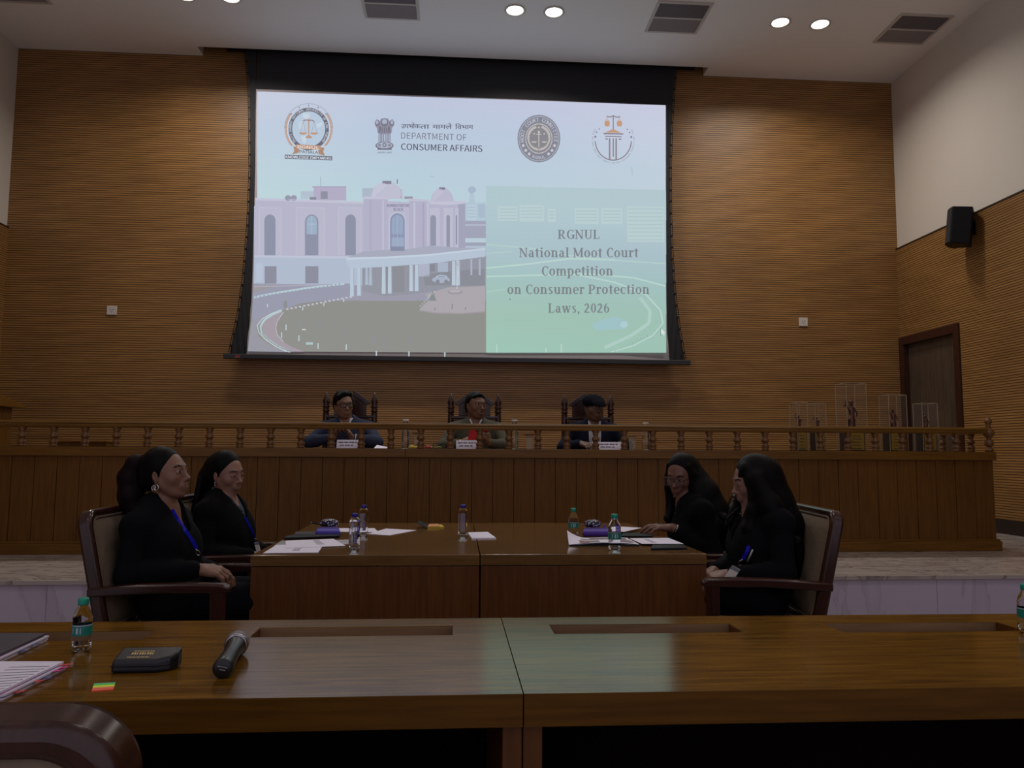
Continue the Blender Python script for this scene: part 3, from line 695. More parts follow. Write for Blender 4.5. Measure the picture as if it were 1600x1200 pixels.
# --- crest of the law university
G_, O_, D_ = (112, 114, 128), (196, 156, 130), (96, 98, 112)
cx, cy = 482.3, 201.5
arcband(5, cx, cy-.5, 38, 39.5, .7, (150, 160, 178), 0, 180); arcband(5, cx, cy, 32.2, 34, 6.4, G_); arcband(6, cx, cy, 32.4, 34.2, .8, (206, 214, 228)); ell(4, cx, cy, 26, 28, (190, 207, 226))
for k in range(26):
    for sg in (1, -1):
        a = math.radians(-42+k*3.2); px, py = cx+sg*36*math.cos(a), cy-38*math.sin(a)
        lay(5, [(px-sg*1.8, py-1.2), (px+sg*1.8, py-.6), (px+sg*1.8, py+.5), (px-sg*1.8, py+.9)], O_)
for k in range(5):
    a = math.radians(40+k*25); ell(6, cx+35.2*math.cos(a), cy-36.8*math.sin(a), 1.1, 1.1, (120, 128, 146), n=6)
arctext(7, 'RAJIV GANDHI NATIONAL UNIVERSITY OF LAW, PUNJAB', cx, cy, 27.2, 29, 222, -42, 3.6, (222, 228, 238), bold=.03)
lay(5, [(475, 177), (483, 178), (484, 184), (478, 186), (472, 182)], (206, 220, 232)); lay(5, [(494, 194), (505, 190), (502, 197), (496, 200)], (206, 220, 232)); lay(5, [(471, 213), (480, 212), (478, 222), (475, 225), (472, 219)], (206, 220, 232)); lay(5, [(466, 192), (474, 188), (474, 200), (467, 202)], (202, 216, 230))
line(7, [(482.5, 185), (482.5, 212)], 1.8, O_); line(7, [(473.5, 189), (478, 187.2), (482.5, 188.4), (487, 187.6), (491.5, 190)], 1.5, (150, 128, 128))
for x in (473.5, 491): line(7, [(x, 190), (x-4, 207)], .6, (170, 160, 164)); line(7, [(x, 190), (x+4, 207)], .6, (170, 160, 164)); ell(8, x, 207, 6.2, 3.4, O_, 180, 360)
lay(8, [(477, 214), (482.5, 210.5), (488, 214), (486, 216), (479, 216)], O_)
lay(8, [(463, 225.5), (501, 227.5), (501, 234), (463, 232)], O_); lay(7, [(458, 229), (464, 229), (468, 235), (466, 239), (456, 241), (460, 236)], (178, 144, 122)); lay(7, [(501, 230), (507, 231), (505, 237), (508, 243), (498, 241), (497, 236)], (178, 144, 122))
text(10, 'RGNUL', 465, 499, 231.6, 4.6, (238, 232, 232), LATIN, .05, .05); text(10, 'PATIALA', 468, 497, 239.2, 4.8, D_, LATIN, .03, .05)
lay(8, [(445, 241.5), (519, 244.2), (519, 250.6), (445, 248)], (104, 108, 124)); text(10, 'KNOWLEDGE EMPOWERS', 446.5, 517.5, 247, 4.2, (226, 230, 238), LATIN, .05, .037)
# --- lion capital emblem and the department's name
E_, H_ = (124, 120, 136), (176, 184, 204)
lay(5, [(596, 185), (606, 185), (609, 190), (613, 186), (616.5, 191), (615, 197), (612.5, 200), (612, 207), (609, 210), (593, 210), (590, 207), (589, 200), (586.5, 197), (585.5, 191), (589, 186), (593, 190)], (150, 150, 168))
ell(6, 600.8, 191.5, 5.6, 6.2, E_); ell(7, 600.8, 190.6, 4.0, 4.4, H_); line(8, [(598.4, 193), (600.8, 194.6), (603.2, 193)], .9, E_)
for sg in (-1, 1): ell(6, 600.8+sg*11.2, 192, 3.8, 4.8, E_); ell(7, 600.8+sg*11.6, 191.2, 2.3, 3.2, H_); line(7, [(600.8+sg*7, 197), (600.8+sg*8.5, 208)], 2, E_)
for k in range(5): line(7, [(595+k*2.9, 199), (595.4+k*2.7, 208)], 1.5, E_)
for x in (593.5, 598, 603.5, 608): line(6, [(x, 209), (x, 222)], 2.3, H_); line(7, [(x-1.5, 209), (x-1.5, 222)], .9, E_); line(7, [(x+1.5, 209), (x+1.5, 222)], .9, E_)
ell(6, 600.8, 227.5, 14.2, 6.5, E_); ell(7, 600.8, 227, 12.4, 4.8, H_); ell(8, 600.8, 226.5, 3.2, 3.3, E_); ell(9, 600.8, 226.5, 1.7, 1.8, H_)
for sg in (-1, 1): ell(8, 600.8+sg*8, 226.8, 2.6, 2.4, (146, 146, 164))
rect(6, 590, 232, 612, 234.2, E_)
text(6, 'सत्यमेव जयते', 590, 612, 239.6, 3.2, E_, 'NotoSansDevanagari-Regular.woff2', .01)
K_ = (100, 98, 116)
x = 627
for part, a, b_ in (('उपभोक', 627, 656), ('ता', 656.2, 671), ('मामले', 676, 706), ('िवभाग', 711.5, 739.5)):
    vs, fs = glyphs(part, 'NotoSansDevanagari-Regular.woff2', 0.0)
    if vs:
        ax = min(v[0] for v in vs); bx = max(v[0] for v in vs)
        for d in (-.2, .2): laytri(6, [(a+d+(v[0]-ax)*(b_-a)/(bx-ax), 200.5-(v[1])*17.5+(a-627)*.016) for v in vs], fs, K_)
text(6, 'DEPARTMENT OF', 626.8, 729, 216.5, 9.8, (122, 122, 138), LATIN, 0.0, .030); text(6, 'CONSUMER AFFAIRS', 626.8, 753.6, 234, 10, (92, 90, 106), LATIN, .022, .026)
# --- round committee seal
cx, cy = 842, 216.5
ell(5, cx, cy, 33.5, 37.2, (138, 140, 154)); arcband(6, cx, cy, 31.6, 35.2, .9, (188, 190, 202)); ell(6, cx, cy, 21.2, 23.6, (206, 200, 200)); ell(7, cx, cy, 20, 22.3, (140, 140, 146))
arctext(8, 'MOOT COURT COMMITTEE', cx, cy, 23.6, 26.6, 192, -12, 5.6, (208, 212, 222), bold=.04); arctext(8, 'RGNUL', cx, cy, 28.8, 32.2, 247, 293, 4.6, (208, 212, 222), True, .04)
for a in (202, 219, 235, 305, 321, 338): ell(8, cx+26.4*math.cos(math.radians(a)), cy-29.3*math.sin(math.radians(a)), 2.4, 2.6, (208, 206, 214), n=5)
for k in range(22):
    for sg in (1, -1):
        a = math.radians(-84+k*7.4); px, py = cx+sg*16*math.cos(a), cy-18*math.sin(a)
        ell(8, px, py, 1.7, 1.0, (200, 194, 192), n=6); ell(8, px+sg*1.2*math.cos(a)-1.4*sg*math.sin(a)*0, py-1.8, 1.0, 1.5, (200, 194, 192), n=6)
line(9, [(842, 205), (842, 230)], 1.2, (210, 202, 198)); line(9, [(838, 210), (846, 210)], 1.2, (210, 202, 198)); ell(9, 842, 206.5, 1.6, 2.4, (212, 204, 200), n=8)
for x in (834.5, 850.5): ell(9, x, 221, 4.3, 2, (210, 202, 198), 180, 360); ell(9, x+(1 if x > 842 else -1)*-.2, 209, 1.3, 1.3, (206, 204, 206), n=5)
ell(9, 842, 199, 1.5, 1.5, (206, 204, 206), n=5)
# --- column and scales emblem
P_, T_ = (142, 128, 140), (200, 158, 128)
cx, cy = 958.3, 222.5
arcband(5, cx, cy-3, 29, 31.5, 1.6, P_, 182, 358)
for x in (952.2, 958.2, 963.2): line(6, [(x, 216), (x, 249.5 if x != 958.2 else 245)], 1.7, P_)
for x in (953.8, 961.6): line(6, [(x, 216), (x, 249.5)], .8, (160, 150, 158))
lay(6, [(945, 207), (958.2, 201.5), (971, 207.5)], T_); line(6, [(943, 208.7), (974, 209.4)], 1.9, P_); line(6, [(945.5, 213), (971, 213.6)], 1.6, P_); line(6, [(945.5, 217), (950, 217.1)], 1.6, P_); line(6, [(966.5, 217.4), (971, 217.5)], 1.6, P_)
line(6, [(958.2, 180), (958.2, 202)], 1.5, P_); line(6, [(947.7, 181.5), (953, 183), (958.2, 181), (964, 183.3), (969, 182)], 1.5, P_)
for x in (948.6, 967.8): line(6, [(x, 183), (x-3.4, 194)], .6, T_); line(6, [(x, 183), (x+3.4, 194)], .6, T_); lay(7, [(x-4.4, 193), (x-3, 188.5), (x+3, 188.5), (x+4.4, 193), (x+3, 197.5), (x-3, 197.5)], T_)
for dx, dy, r in ((-22, -21, 1.1), (-26, -16, 1.2), (-28, -9, 1.7), (22, -20.5, 1.1), (25.5, -15.5, 1.3), (28, -8.5, 1.7)): ell(6, cx+dx, cy+dy, r, r, (130, 130, 150), n=8)
arctext(6, 'RGNUL NATIONAL MOOT COURT COMPETITION', cx, cy-3, 33.6, 36.4, 150, 275, 2.5, (150, 150, 166), True, .02); arctext(6, 'AND CONSUMER PROTECTION LAWS', cx, cy-3, 33.6, 36.4, 277, 390, 2.5, (150, 150, 166), True, .02)
# faint smudges in the sky
line(3, [(672, 276), (679, 276)], .8, (170, 186, 204)); line(3, [(987, 260), (988, 274)], 2, (184, 204, 218))
me = bpy.data.meshes.new('projected_slide'); org = ORG[scr.name]
me.from_pydata([(v[0]-org.x, v[1]-org.y, v[2]-org.z) for v in SV], [], SF)
ca = me.color_attributes.new('picture', 'FLOAT_COLOR', 'POINT'); ca.data.foreach_set('color', np.array(SCOL, np.float32).ravel())
m, nt, bs = base_mat('projected_picture'); at = nt.nodes.new('ShaderNodeAttribute'); at.attribute_name = 'picture'
bs.inputs['Base Color'].default_value = (0.0, 0.0, 0.0, 1); sset(bs, rough=1.0, spec=0.0)
nt.links.new(at.outputs['Color'], bs.inputs['Emission Color']); bs.inputs['Emission Strength'].default_value = 0.93
me.materials.append(m); me.update()
o = bpy.data.objects.new('projected_slide', me); COL.objects.link(o); o.parent = scr

# ================================================================== JUDGES' BENCH with its balustrade
ZBT = aty(800, 700, YB).z*0+1.2466       # bench top, just above the lens height
XB0, XB1 = -4.35, 4.612
bench = thing('judges_bench', 'long wooden judges bench with turned balusters and a handrail on the dais', 'bench', ((XB0+XB1)/2, YB+.3, ZD), 0, None, True)
b = MB()
x = XB0
k = 0
M_seam = mk('board_seam', (30, 18, 8), 0.7)
b.box(XB0, XB1-.02, YB+.04, YB+.06, ZD+.08, ZBT-.07, 1)
while x < XB1-.02:
    w_ = .172
    x2 = min(x+w_, XB1-.012)
    b.box(x+.0022, x2-.0022, YB+.022+(.0015 if k % 2 else 0), YB+.04, ZD+.08, ZBT-.068, 0); x = x2; k += 1
    if x2 >= XB1-.013: break
b.box(XB1-.04, XB1-.012, YB+.04, YB+.66, ZD+.08, ZBT-.068, 0)
b.build('front_panel', [M_bench, M_seam], bench)
b = MB(); b.box(XB0, XB1+.016, YB, YB+.68, ZD, ZD+.085); b.box(XB0, XB1+.006, YB+.008, YB+.67, ZD+.085, ZD+.1); b.build('plinth', M_benchx, bench, .005)
for xa, xb in ((XB0, -.418), (-.417, XB1)):
    b = MB(); b.box(xa, xb, YB, YB+.66, ZBT-.072, ZBT); b.build('top_board', M_benchx, bench, .004)
# handrail, balusters, newel
YR = YB+.07
zr0, zr1 = aty(1540, 678, YR).z, aty(1540, 668.5, YR).z
prof = [(-.032, zr0), (.032, zr0), (.036, zr0+.018), (.028, zr0+.026), (.034, zr1-.018), (.024, zr1-.003), (.012, zr1), (-.012, zr1), (-.024, zr1-.003), (-.034, zr1-.018), (-.028, zr0+.026), (-.036, zr0+.018)]
xe = aty(1544, 680, YR).x
b = MB(); b.prism([(XB0, YR+a, z) for a, z in prof], (xe-XB0, 0, 0)); b.build('handrail', M_benchx, bench, .003)
hb = zr0-ZBT
BAL = [(.030, 0), (.030, .012), (.024, .02), (.031, .03), (.031, .045), (.020, .055), (.026, .075), (.034, hb*.48), (.031, hb*.58), (.021, hb*.72), (.019, hb*.78), (.027, hb*.82), (.027, hb*.86), (.022, hb*.89), (.031, hb*.93), (.031, hb)]
xa, xb = aty(34, 690, YR).x, aty(1195.5, 690, YR).x
dx = (xb-xa)/25
proto = None
xs_ = []
x = xa-2*dx
while x < xe-.1: xs_.append(x); x += dx
M_turn = wood('turned_baluster_wood', (100, 66, 32), (124, 84, 44), 2, 5, 0.35)
for i, x in enumerate(xs_):
    if proto is None:
        b = MB(); b.lathe(BAL, (0, 0, 0), 18); proto = b.build('baluster', M_turn, bench, 0); o = proto
        # baluster mesh is kept around its own axis so that copies only need a location
        for v in proto.data.vertices: v.co += ORG[bench.name]
    else:
        o = proto.copy(); COL.objects.link(o); o.parent = bench
    o.location = Vector((x, YR, ZBT))-ORG[bench.name]
for x, y in ((xe, atx(1517, 690, xe).y), (xe, atx(1473, 690, xe).y)):
    o = proto.copy(); COL.objects.link(o); o.parent = bench; o.location = Vector((x, y, ZBT))-ORG[bench.name]
b = MB(); b.prism([(xe+a, YR, z) for a, z in prof], (0, atx(1473, 690, xe).y-YR+.06, 0)); b.build('return_rail', M_turn, bench, .003)
zn = ZBT
H_ = aty(1545, 652, YR).z-zn
def ballp(zc, r, r0=.018): return [(max(r*math.cos(a), r0), zc+r*math.sin(a)) for a in [-1.35+2.7*k/8 for k in range(9)]]
b = MB(); b.lathe([(.034, 0), (.034, .022), (.026, .03)]+ballp(.075, .038)+[(.022, .115)]+ballp(.165, .046)+[(.02, .214)]+ballp(H_-.036, .031)+[(.012, H_-.004), (0, H_)], (xe+.005, YR, zn), 24)
b.build('newel_post', M_turn, bench)
# lectern behind the bench at the far left, low box on the bench
t = thing('lectern', 'wooden lectern with a sloping top at the left picture edge behind the bench', 'lectern', (aty(-12, 640, 7.6).x, 7.6, ZD), 0, None, True)
pe = aty(18, 660, 7.85); ph_ = aty(2, 610, 7.40); pl_ = aty(27, 633.5, 7.95); xr_ = (ph_.x+pl_.x)/2
b = MB(); b.box(pe.x-.5, pe.x, 7.45, 7.85, ZD+.06, pl_.z-.03); b.build('body', M_bench, t, .005)
b = MB(); b.hexa([(xr_-.62, 7.38, pl_.z-.03), (xr_, 7.38, pl_.z-.03), (xr_, 7.95, pl_.z-.03), (xr_-.62, 7.95, pl_.z-.03), (xr_-.62, 7.38, ph_.z), (xr_, 7.38, ph_.z), (xr_, 7.95, pl_.z), (xr_-.62, 7.95, pl_.z)])
b.build('sloping_top', M_benchx, t, .006)
b = MB(); b.box(pe.x-.55, pe.x+.04, 7.40, 7.9, ZD, ZD+.06); b.build('base', M_bench, t, .005)
pa, pb = aty(88, 689, 6.75), aty(172, 690, 6.75)
t = thing('wooden_box', 'low flat wooden box lying on the bench behind the left balusters', 'box', ((pa.x+pb.x)/2, 6.8, ZBT), 0, None, True)
b = MB(); b.box(pa.x, pb.x, 6.68, 6.92, ZBT, pa.z-.012); b.build('body', M_bench, t, .003)
b = MB(); b.box(pa.x-.01, pb.x+.01, 6.67, 6.93, pa.z-.012, pa.z+.004); b.build('lid', M_benchx, t, .003)

# ================================================================== COUNSEL TABLES in the well of the court
def counsel_table(name, label, fl, fr, bl, br):
    """corner points of the top: front left, front right, back left, back right"""
    c = (fl+fr+bl+br)/4
    t = thing(name, label, 'table', (c.x, c.y, 0), 0, 'counsel tables', True)
    up = Vector((0, 0, 1))
    b = MB(); b.slab([fl-up*.05, fr-up*.05, br-up*.05, bl-up*.05], .05); b.build('tabletop', M_counsel, t, .003)
    def ins(a, b2, c2, d): # front panel etc: quad strip between two plan points with thickness
        return None
    yv = (bl-fl).normalized(); xv = (fr-fl).normalized()
    b = MB(); q = [fl+xv*.002+yv*.004, fr-xv*.002+yv*.004, fr-xv*.002+yv*.026, fl+xv*.002+yv*.026]; b.slab([Vector((p.x, p.y, 0.0)) for p in q], .697); b.build('front_panel', M_tablev, t, .002)
    b = MB(); q = [bl+xv*.002-yv*.026, br-xv*.002-yv*.026, br-xv*.002-yv*.004, bl+xv*.002-yv*.004]; b.slab([Vector((p.x, p.y, 0.0)) for p in q], .697); b.build('back_panel', M_tablev, t, .002)
    return t
fl, fr, jf = atz(389.7, 868.5, ZT), atz(1102.7, 864.3, ZT), atz(754, 864.6, ZT)
yF = (fl.y+fr.y)/2; yBk = atz(740, 817.2, ZT).y
xJ = (jf.x+atz(736, 817, ZT).x)/2-.0
jf = Vector((xJ, yF, ZT)); jb = Vector((xJ, yBk, ZT))
fl = Vector((fl.x, yF, ZT)); fr = Vector((fr.x, yF, ZT)); bl = Vector((atz(485.6, 819.3, ZT).x, yBk, ZT)); br = Vector((fr.x-.02, yBk, ZT))
g = Vector((.002, 0, 0))
counsel_table('counsel_table', 'left half of the brown table between the four seated women', fl, jf-g, bl, jb-g)
counsel_table('counsel_table', 'right half of the brown table between the four seated women', jf+g, fr, jb+g, br)

# ================================================================== FRONT DESKS with recessed trays
def desk(label, P, holes, leg_right):
    """P: front left, front right, back right, back left (top corners); holes: (u0,u1,v0,v1) along the top"""
    fl, fr, br, bl = P
    X = (fr-fl); Y = (bl-fl); xv = X.normalized(); yv = Y.normalized(); LX, LY = X.length, Y.length
    c = (fl+fr+br+bl)/4
    t = thing('desk', label, 'desk', (c.x, c.y, 0), 0, 'front desks', True)
    def pt(u, v, z): return fl+xv*u+yv*v+Vector((0, 0, z-ZT))
    us = sorted({0, LX}|{h[0] for h in holes}|{h[1] for h in holes}); vs = sorted({0, LY}|{h[2] for h in holes}|{h[3] for h in holes})
    b = MB(); th = .028
    for i in range(len(us)-1):
        for j in range(len(vs)-1):
            um, vm = (us[i]+us[i+1])/2, (vs[j]+vs[j+1])/2
            if any(h[0] < um < h[1] and h[2] < vm < h[3] for h in holes): continue
            b.slab([pt(us[i], vs[j], ZT-th), pt(us[i+1], vs[j], ZT-th), pt(us[i+1], vs[j+1], ZT-th), pt(us[i], vs[j+1], ZT-th)], th)
    bmm = b.build('tabletop', M_table, t)
    mm = bmesh.new(); mm.from_mesh(bmm.data); bmesh.ops.remove_doubles(mm, verts=mm.verts, dist=1e-5)
    dup = {}
    for f in mm.faces:
        key = tuple(sorted(v.index for v in f.verts)); dup.setdefault(key, []).append(f)
    bmesh.ops.delete(mm, geom=[f for q in dup.values() if len(q) > 1 for f in q], context='FACES_ONLY'); bmesh.ops.recalc_face_normals(mm, faces=mm.faces)
    mm.to_mesh(bmm.data); mm.free()
    for h in holes:
        b = MB(); d = .030; e = .006; h = (h[0]+.0015, h[1]-.0015, h[2]+.0015, h[3]-.0015)
        b.slab([pt(h[0]-e, h[2]-e, ZT-d-e), pt(h[1]+e, h[2]-e, ZT-d-e), pt(h[1]+e, h[3]+e, ZT-d-e), pt(h[0]-e, h[3]+e, ZT-d-e)], e)
        for q, m in (((h[0]-e, h[0], h[2], h[3]), 1), ((h[1], h[1]+e, h[2], h[3]), 1), ((h[0]-e, h[1]+e, h[3], h[3]+e), 0), ((h[0]-e, h[1]+e, h[2]-e, h[2]), 0)):
            b.slab([pt(q[0], q[2], ZT-d), pt(q[1], q[2], ZT-d), pt(q[1], q[3], ZT-d), pt(q[0], q[3], ZT-d)], d-.0015, m)
        b.build('sunken_tray', [M_tray, M_tablev], t)
    b = MB(); b.slab([pt(0, -.0012, ZT-.062), pt(LX, -.0012, ZT-.062), pt(LX, -.0001, ZT-.062), pt(0, -.0001, ZT-.062)], .0612); b.slab([pt(0, 0, ZT-.062), pt(LX, 0, ZT-.062), pt(LX, .03, ZT-.062), pt(0, .03, ZT-.062)], .034); b.build('front_fascia', M_edge, t)
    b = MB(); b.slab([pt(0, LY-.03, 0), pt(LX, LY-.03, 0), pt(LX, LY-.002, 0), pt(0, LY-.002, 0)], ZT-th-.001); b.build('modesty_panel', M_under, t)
    for u0 in (0.0, LX-.038):
        b = MB(); b.slab([pt(u0, .02, 0), pt(u0+.038, .02, 0), pt(u0+.038, LY-.03, 0), pt(u0, LY-.03, 0)], ZT-.064); b.build('side_panel', M_tablev, t, .002)
    return t
jF, jB = atz(818, 1084, ZT), atz(783, 965.3, ZT)
lF, lB = atz(0, 1097.5, ZT), atz(0, 976, ZT)
rF, rB = atz(1600, 1072.8, ZT), atz(1600, 963.6, ZT)
W_ = 1.85
def ext(a, b2, L): return a+(b2-a).normalized()*L
g = (jF-lF).normalized()*.0012
Lp = (ext(jF, lF, W_), jF-g, jB-g, ext(jF, lF, W_)+(jB-jF))
Rp = (jF+g, ext(jF, rF, W_), ext(jF, rF, W_)+(jB-jF), jB+g)
def uv(P, x, y):
    q = atz(x, y, ZT)-P[0]; xv = (P[1]-P[0]).normalized(); yv = (P[3]-P[0]).normalized()
    yp = (yv-xv*yv.dot(xv)).normalized(); v = q.dot(yp)/yv.dot(yp); return (q-yv*v).dot(xv), v
def hole(P, a, b2, c):   # pixels: back left, back right, front (any point of the front edge)
    u0, v1 = uv(P, *a); u1, v1b = uv(P, *b2); _, v0 = uv(P, *c); return (u0, u1, v0, (v1+v1b)/2)
hL1 = hole(Lp, (-330, 992), (246, 984.3), (222, 1000))
hL2 = hole(Lp, (405, 981.5), (708, 977), (560, 994))
hR1 = hole(Rp, (857, 975), (1141, 975), (1000, 989.5))
hR2 = hole(Rp, (1284, 973), (1558, 972), (1400, 987.5))
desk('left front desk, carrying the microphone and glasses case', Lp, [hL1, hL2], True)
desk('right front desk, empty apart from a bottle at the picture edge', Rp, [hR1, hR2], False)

# ================================================================== ARMCHAIRS (dark walnut frame, beige upholstery)
LEAN = .22
def back_pt(u, v, d=0.0):   # on the leaning back: u across, v up from the seat, d forward
    return Vector((-.235-LEAN*v*.95+d, u, .46+v*.975+d*LEAN))
def armchair(label, loc, rz, group='dark wood armchairs'):
    t = thing('armchair', label, 'chair', loc, rz, group)
    out = [back_pt(a, b_+.255) for a, b_ in rrect(.60, .53, .07, 14)]
    inn = [back_pt(a, b_+.255) for a, b_ in rrect(.528, .458, .05, 14)]
    nrm = (back_pt(0, 0, 1)-back_pt(0, 0, 0))
    b = MB(); b.ring([p-nrm*.028 for p in out], [p-nrm*.028 for p in inn], nrm*.056); b.build('back_frame', M_dark, t, .014, soft=.6)
    b = MB()
    def cush(u, v, sgn):
        a, c = (u-.5)*2, (v-.5)*2
        r = (1-abs(a)**6)*(1-abs(c)**6); r = max(r, 0)**.5
        return back_pt(a*.267, .255+c*.232, sgn*(.012+.026*r))
    b.grid(lambda u, v: cush(u, v, 1), 16, 14); b.grid(lambda u, v: cush(1-u, v, -1), 16, 14)
    b.build('back_cushion', M_uph, t)
    b = MB(); b.tube([back_pt(a, b_+.255, .020) for a, b_ in rrect(.525, .455, .05, 5)], .006, 8, closed=True); b.build('welt_piping', M_uph, t)
    def seat(u, v):
        a, c = (u-.5)*2, (v-.5)*2
        r = max((1-abs(a)**8)*(1-abs(c)**8), 0)**.5
        return Vector((.01+a*.265, c*.262, .39+.075*r))
    b = MB(); b.grid(seat, 16, 16); b.grid(lambda u, v: Vector((.01+(u-.5)*.53, (.5-v)*.524, .39)), 1, 1); b.build('seat_cushion', M_uph, t)
    b = MB(); b.box(-.25, .27, -.275, .275, .32, .39); b.build('seat_frame', M_dark2, t, .006)
    for s in (-1, 1):
        b = MB(); y = s*.285
        P = [(-.30, .655), (-.1, .668), (.10, .672), (.24, .668), (.268, .655), (.268, .635), (.23, .632), (.0, .634), (-.30, .618)]
        b.prism([(px, y-.028, pz) for px, pz in P], (0, .056, 0)); b.build('armrest', M_dark2, t, .008, soft=.6)
        b = MB(); b.hexa([(.20, y-.022, 0), (.245, y-.022, 0), (.245, y+.022, 0), (.20, y+.022, 0), (.19, y-.024, .64), (.245, y-.024, .64), (.245, y+.024, .64), (.19, y+.024, .64)]); b.build('front_leg', M_dark, t, .005)
        b = MB(); b.hexa([(-.33, y-.022, 0), (-.285, y-.022, 0), (-.285, y+.022, 0), (-.33, y+.022, 0), (-.275, y-.025, .48), (-.215, y-.025, .48), (-.215, y+.025, .48), (-.275, y+.025, .48)]); b.build('rear_leg', M_dark, t, .005)
    return t
ch1 = armchair('dark wood armchair with beige back, holding the woman with the ponytail', (-1.20, 3.64, 0), 0)
ch2 = copy_tree(ch1, 'dark wood armchair half hidden between the two women on the left', (-1.20, 4.53, 0), 0)
ch4 = copy_tree(ch1, 'dark wood armchair with beige back, nearest on the right side of the table', (1.385, 3.68, 0), PI-.12)
ch3 = copy_tree(ch1, 'dark wood armchair mostly hidden behind the woman with glasses', (1.40, 4.52, 0), PI)
ch5 = copy_tree(ch1, 'dark wood armchair seen from behind, cut by the bottom left picture corner', (-.607, 1.135, 0), PI/2)

# ================================================================== JUDGES' HIGH-BACKED CHAIRS
YCH = 7.63
def throne(label, px, ztop):
    x = px
    t = thing('throne_chair', label, 'chair', (x, YCH, ZD), 0, 'high backed judges chairs', False)
    Z = lambda z: z-ZD
    for s in (-1, 1):
        b = MB(); b.lathe([(.028, 0), (.03, .6), (.03, Z(1.58)), (.026, Z(1.60)), (.034, Z(1.61)), (.034, Z(1.62)), (.024, Z(1.635)), (.034, Z(1.65)), (.034, Z(1.66)), (.024, Z(1.675)), (.036, Z(1.70)), (.030, Z(1.73)), (.012, Z(1.775)), (.0, Z(1.80))], (s*.232, 0, 0), 14)
        b.build('back_post', M_dark, t)
    def rail(z0, z1, dy=.03): 
        b = MB(); b.box(-.232, .232, -dy, dy, Z(z0), Z(z1)); b.build('cross_rail', M_dark2, t, .008)
    rail(1.545, 1.575); rail(.98, 1.04)
    b = MB(); b.prism([(-.155, .012, Z(1.575)), (.155, .012, Z(1.575)), (.155, .012, Z(1.70)), (.0, .012, Z(1.785)), (-.155, .012, Z(1.70))], (0, -.03, 0)); b.build('crest_panel', M_dark, t, .003)
    for s in (-1, 1):
        b = MB(); b.prism([(s*.20, .022, Z(1.695)), (s*.16, .022, Z(1.672)), (s*.028, .022, Z(1.765)), (s*.028, .022, Z(1.812)), (s*.05, .022, Z(1.805))], (0, -.055, 0)); b.build('gable_moulding', M_dark2, t, .005)
    b = MB(); b.tube([(.062*math.cos(a), -.022, Z(1.645)+.055*math.sin(a)) for a in [2*PI*k/24 for k in range(24)]], .006, 6, closed=True); b.lathe([(.035, 0), (.02, .012), (0, .016)], (0, -.018, Z(1.645)), 12, axis=(0, -1, 0)); b.tube([(0, -.024, Z(1.60)), (0, -.024, Z(1.69))], .007, 6); b.tube([(-.04, -.024, Z(1.668)), (.04, -.024, Z(1.668))], .006, 6); b.build('carved_emblem', M_dark, t)
    b = MB(); b.box(-.20, .20, -.05, .012, Z(1.04), Z(1.545)); b.build('back_pad', mk('maroon_leather', (54, 26, 26), 0.45, 0.1), t, .02)
    b = MB(); b.box(-.27, .27, -.55, 0, Z(.86), Z(.94)); b.build('seat', MATS['maroon_leather'], t, .02)
    for s in (-1, 1):
        b = MB(); b.box(s*.26-.03, s*.26+.03, -.5, 0, Z(1.13), Z(1.17)); b.build('armrest', M_dark, t, .008)
        b = MB(); b.box(s*.25-.03, s*.25+.03, -.53, -.47, 0, Z(1.13)); b.build('front_leg', M_dark, t, .006)
    return t
xc = [(aty(510, 630, YCH).x+aty(585, 630, YCH).x)/2, (aty(706, 630, YCH).x+aty(777, 630, YCH).x)/2, (aty(881, 630, YCH).x+aty(955, 630, YCH).x)/2]
throne('dark carved throne chair behind the man with clasped hands', xc[0], 0)
throne('dark carved throne chair behind the man holding the red card', xc[1], 0)
throne('dark carved throne chair behind the man in the flat cap', xc[2], 0)

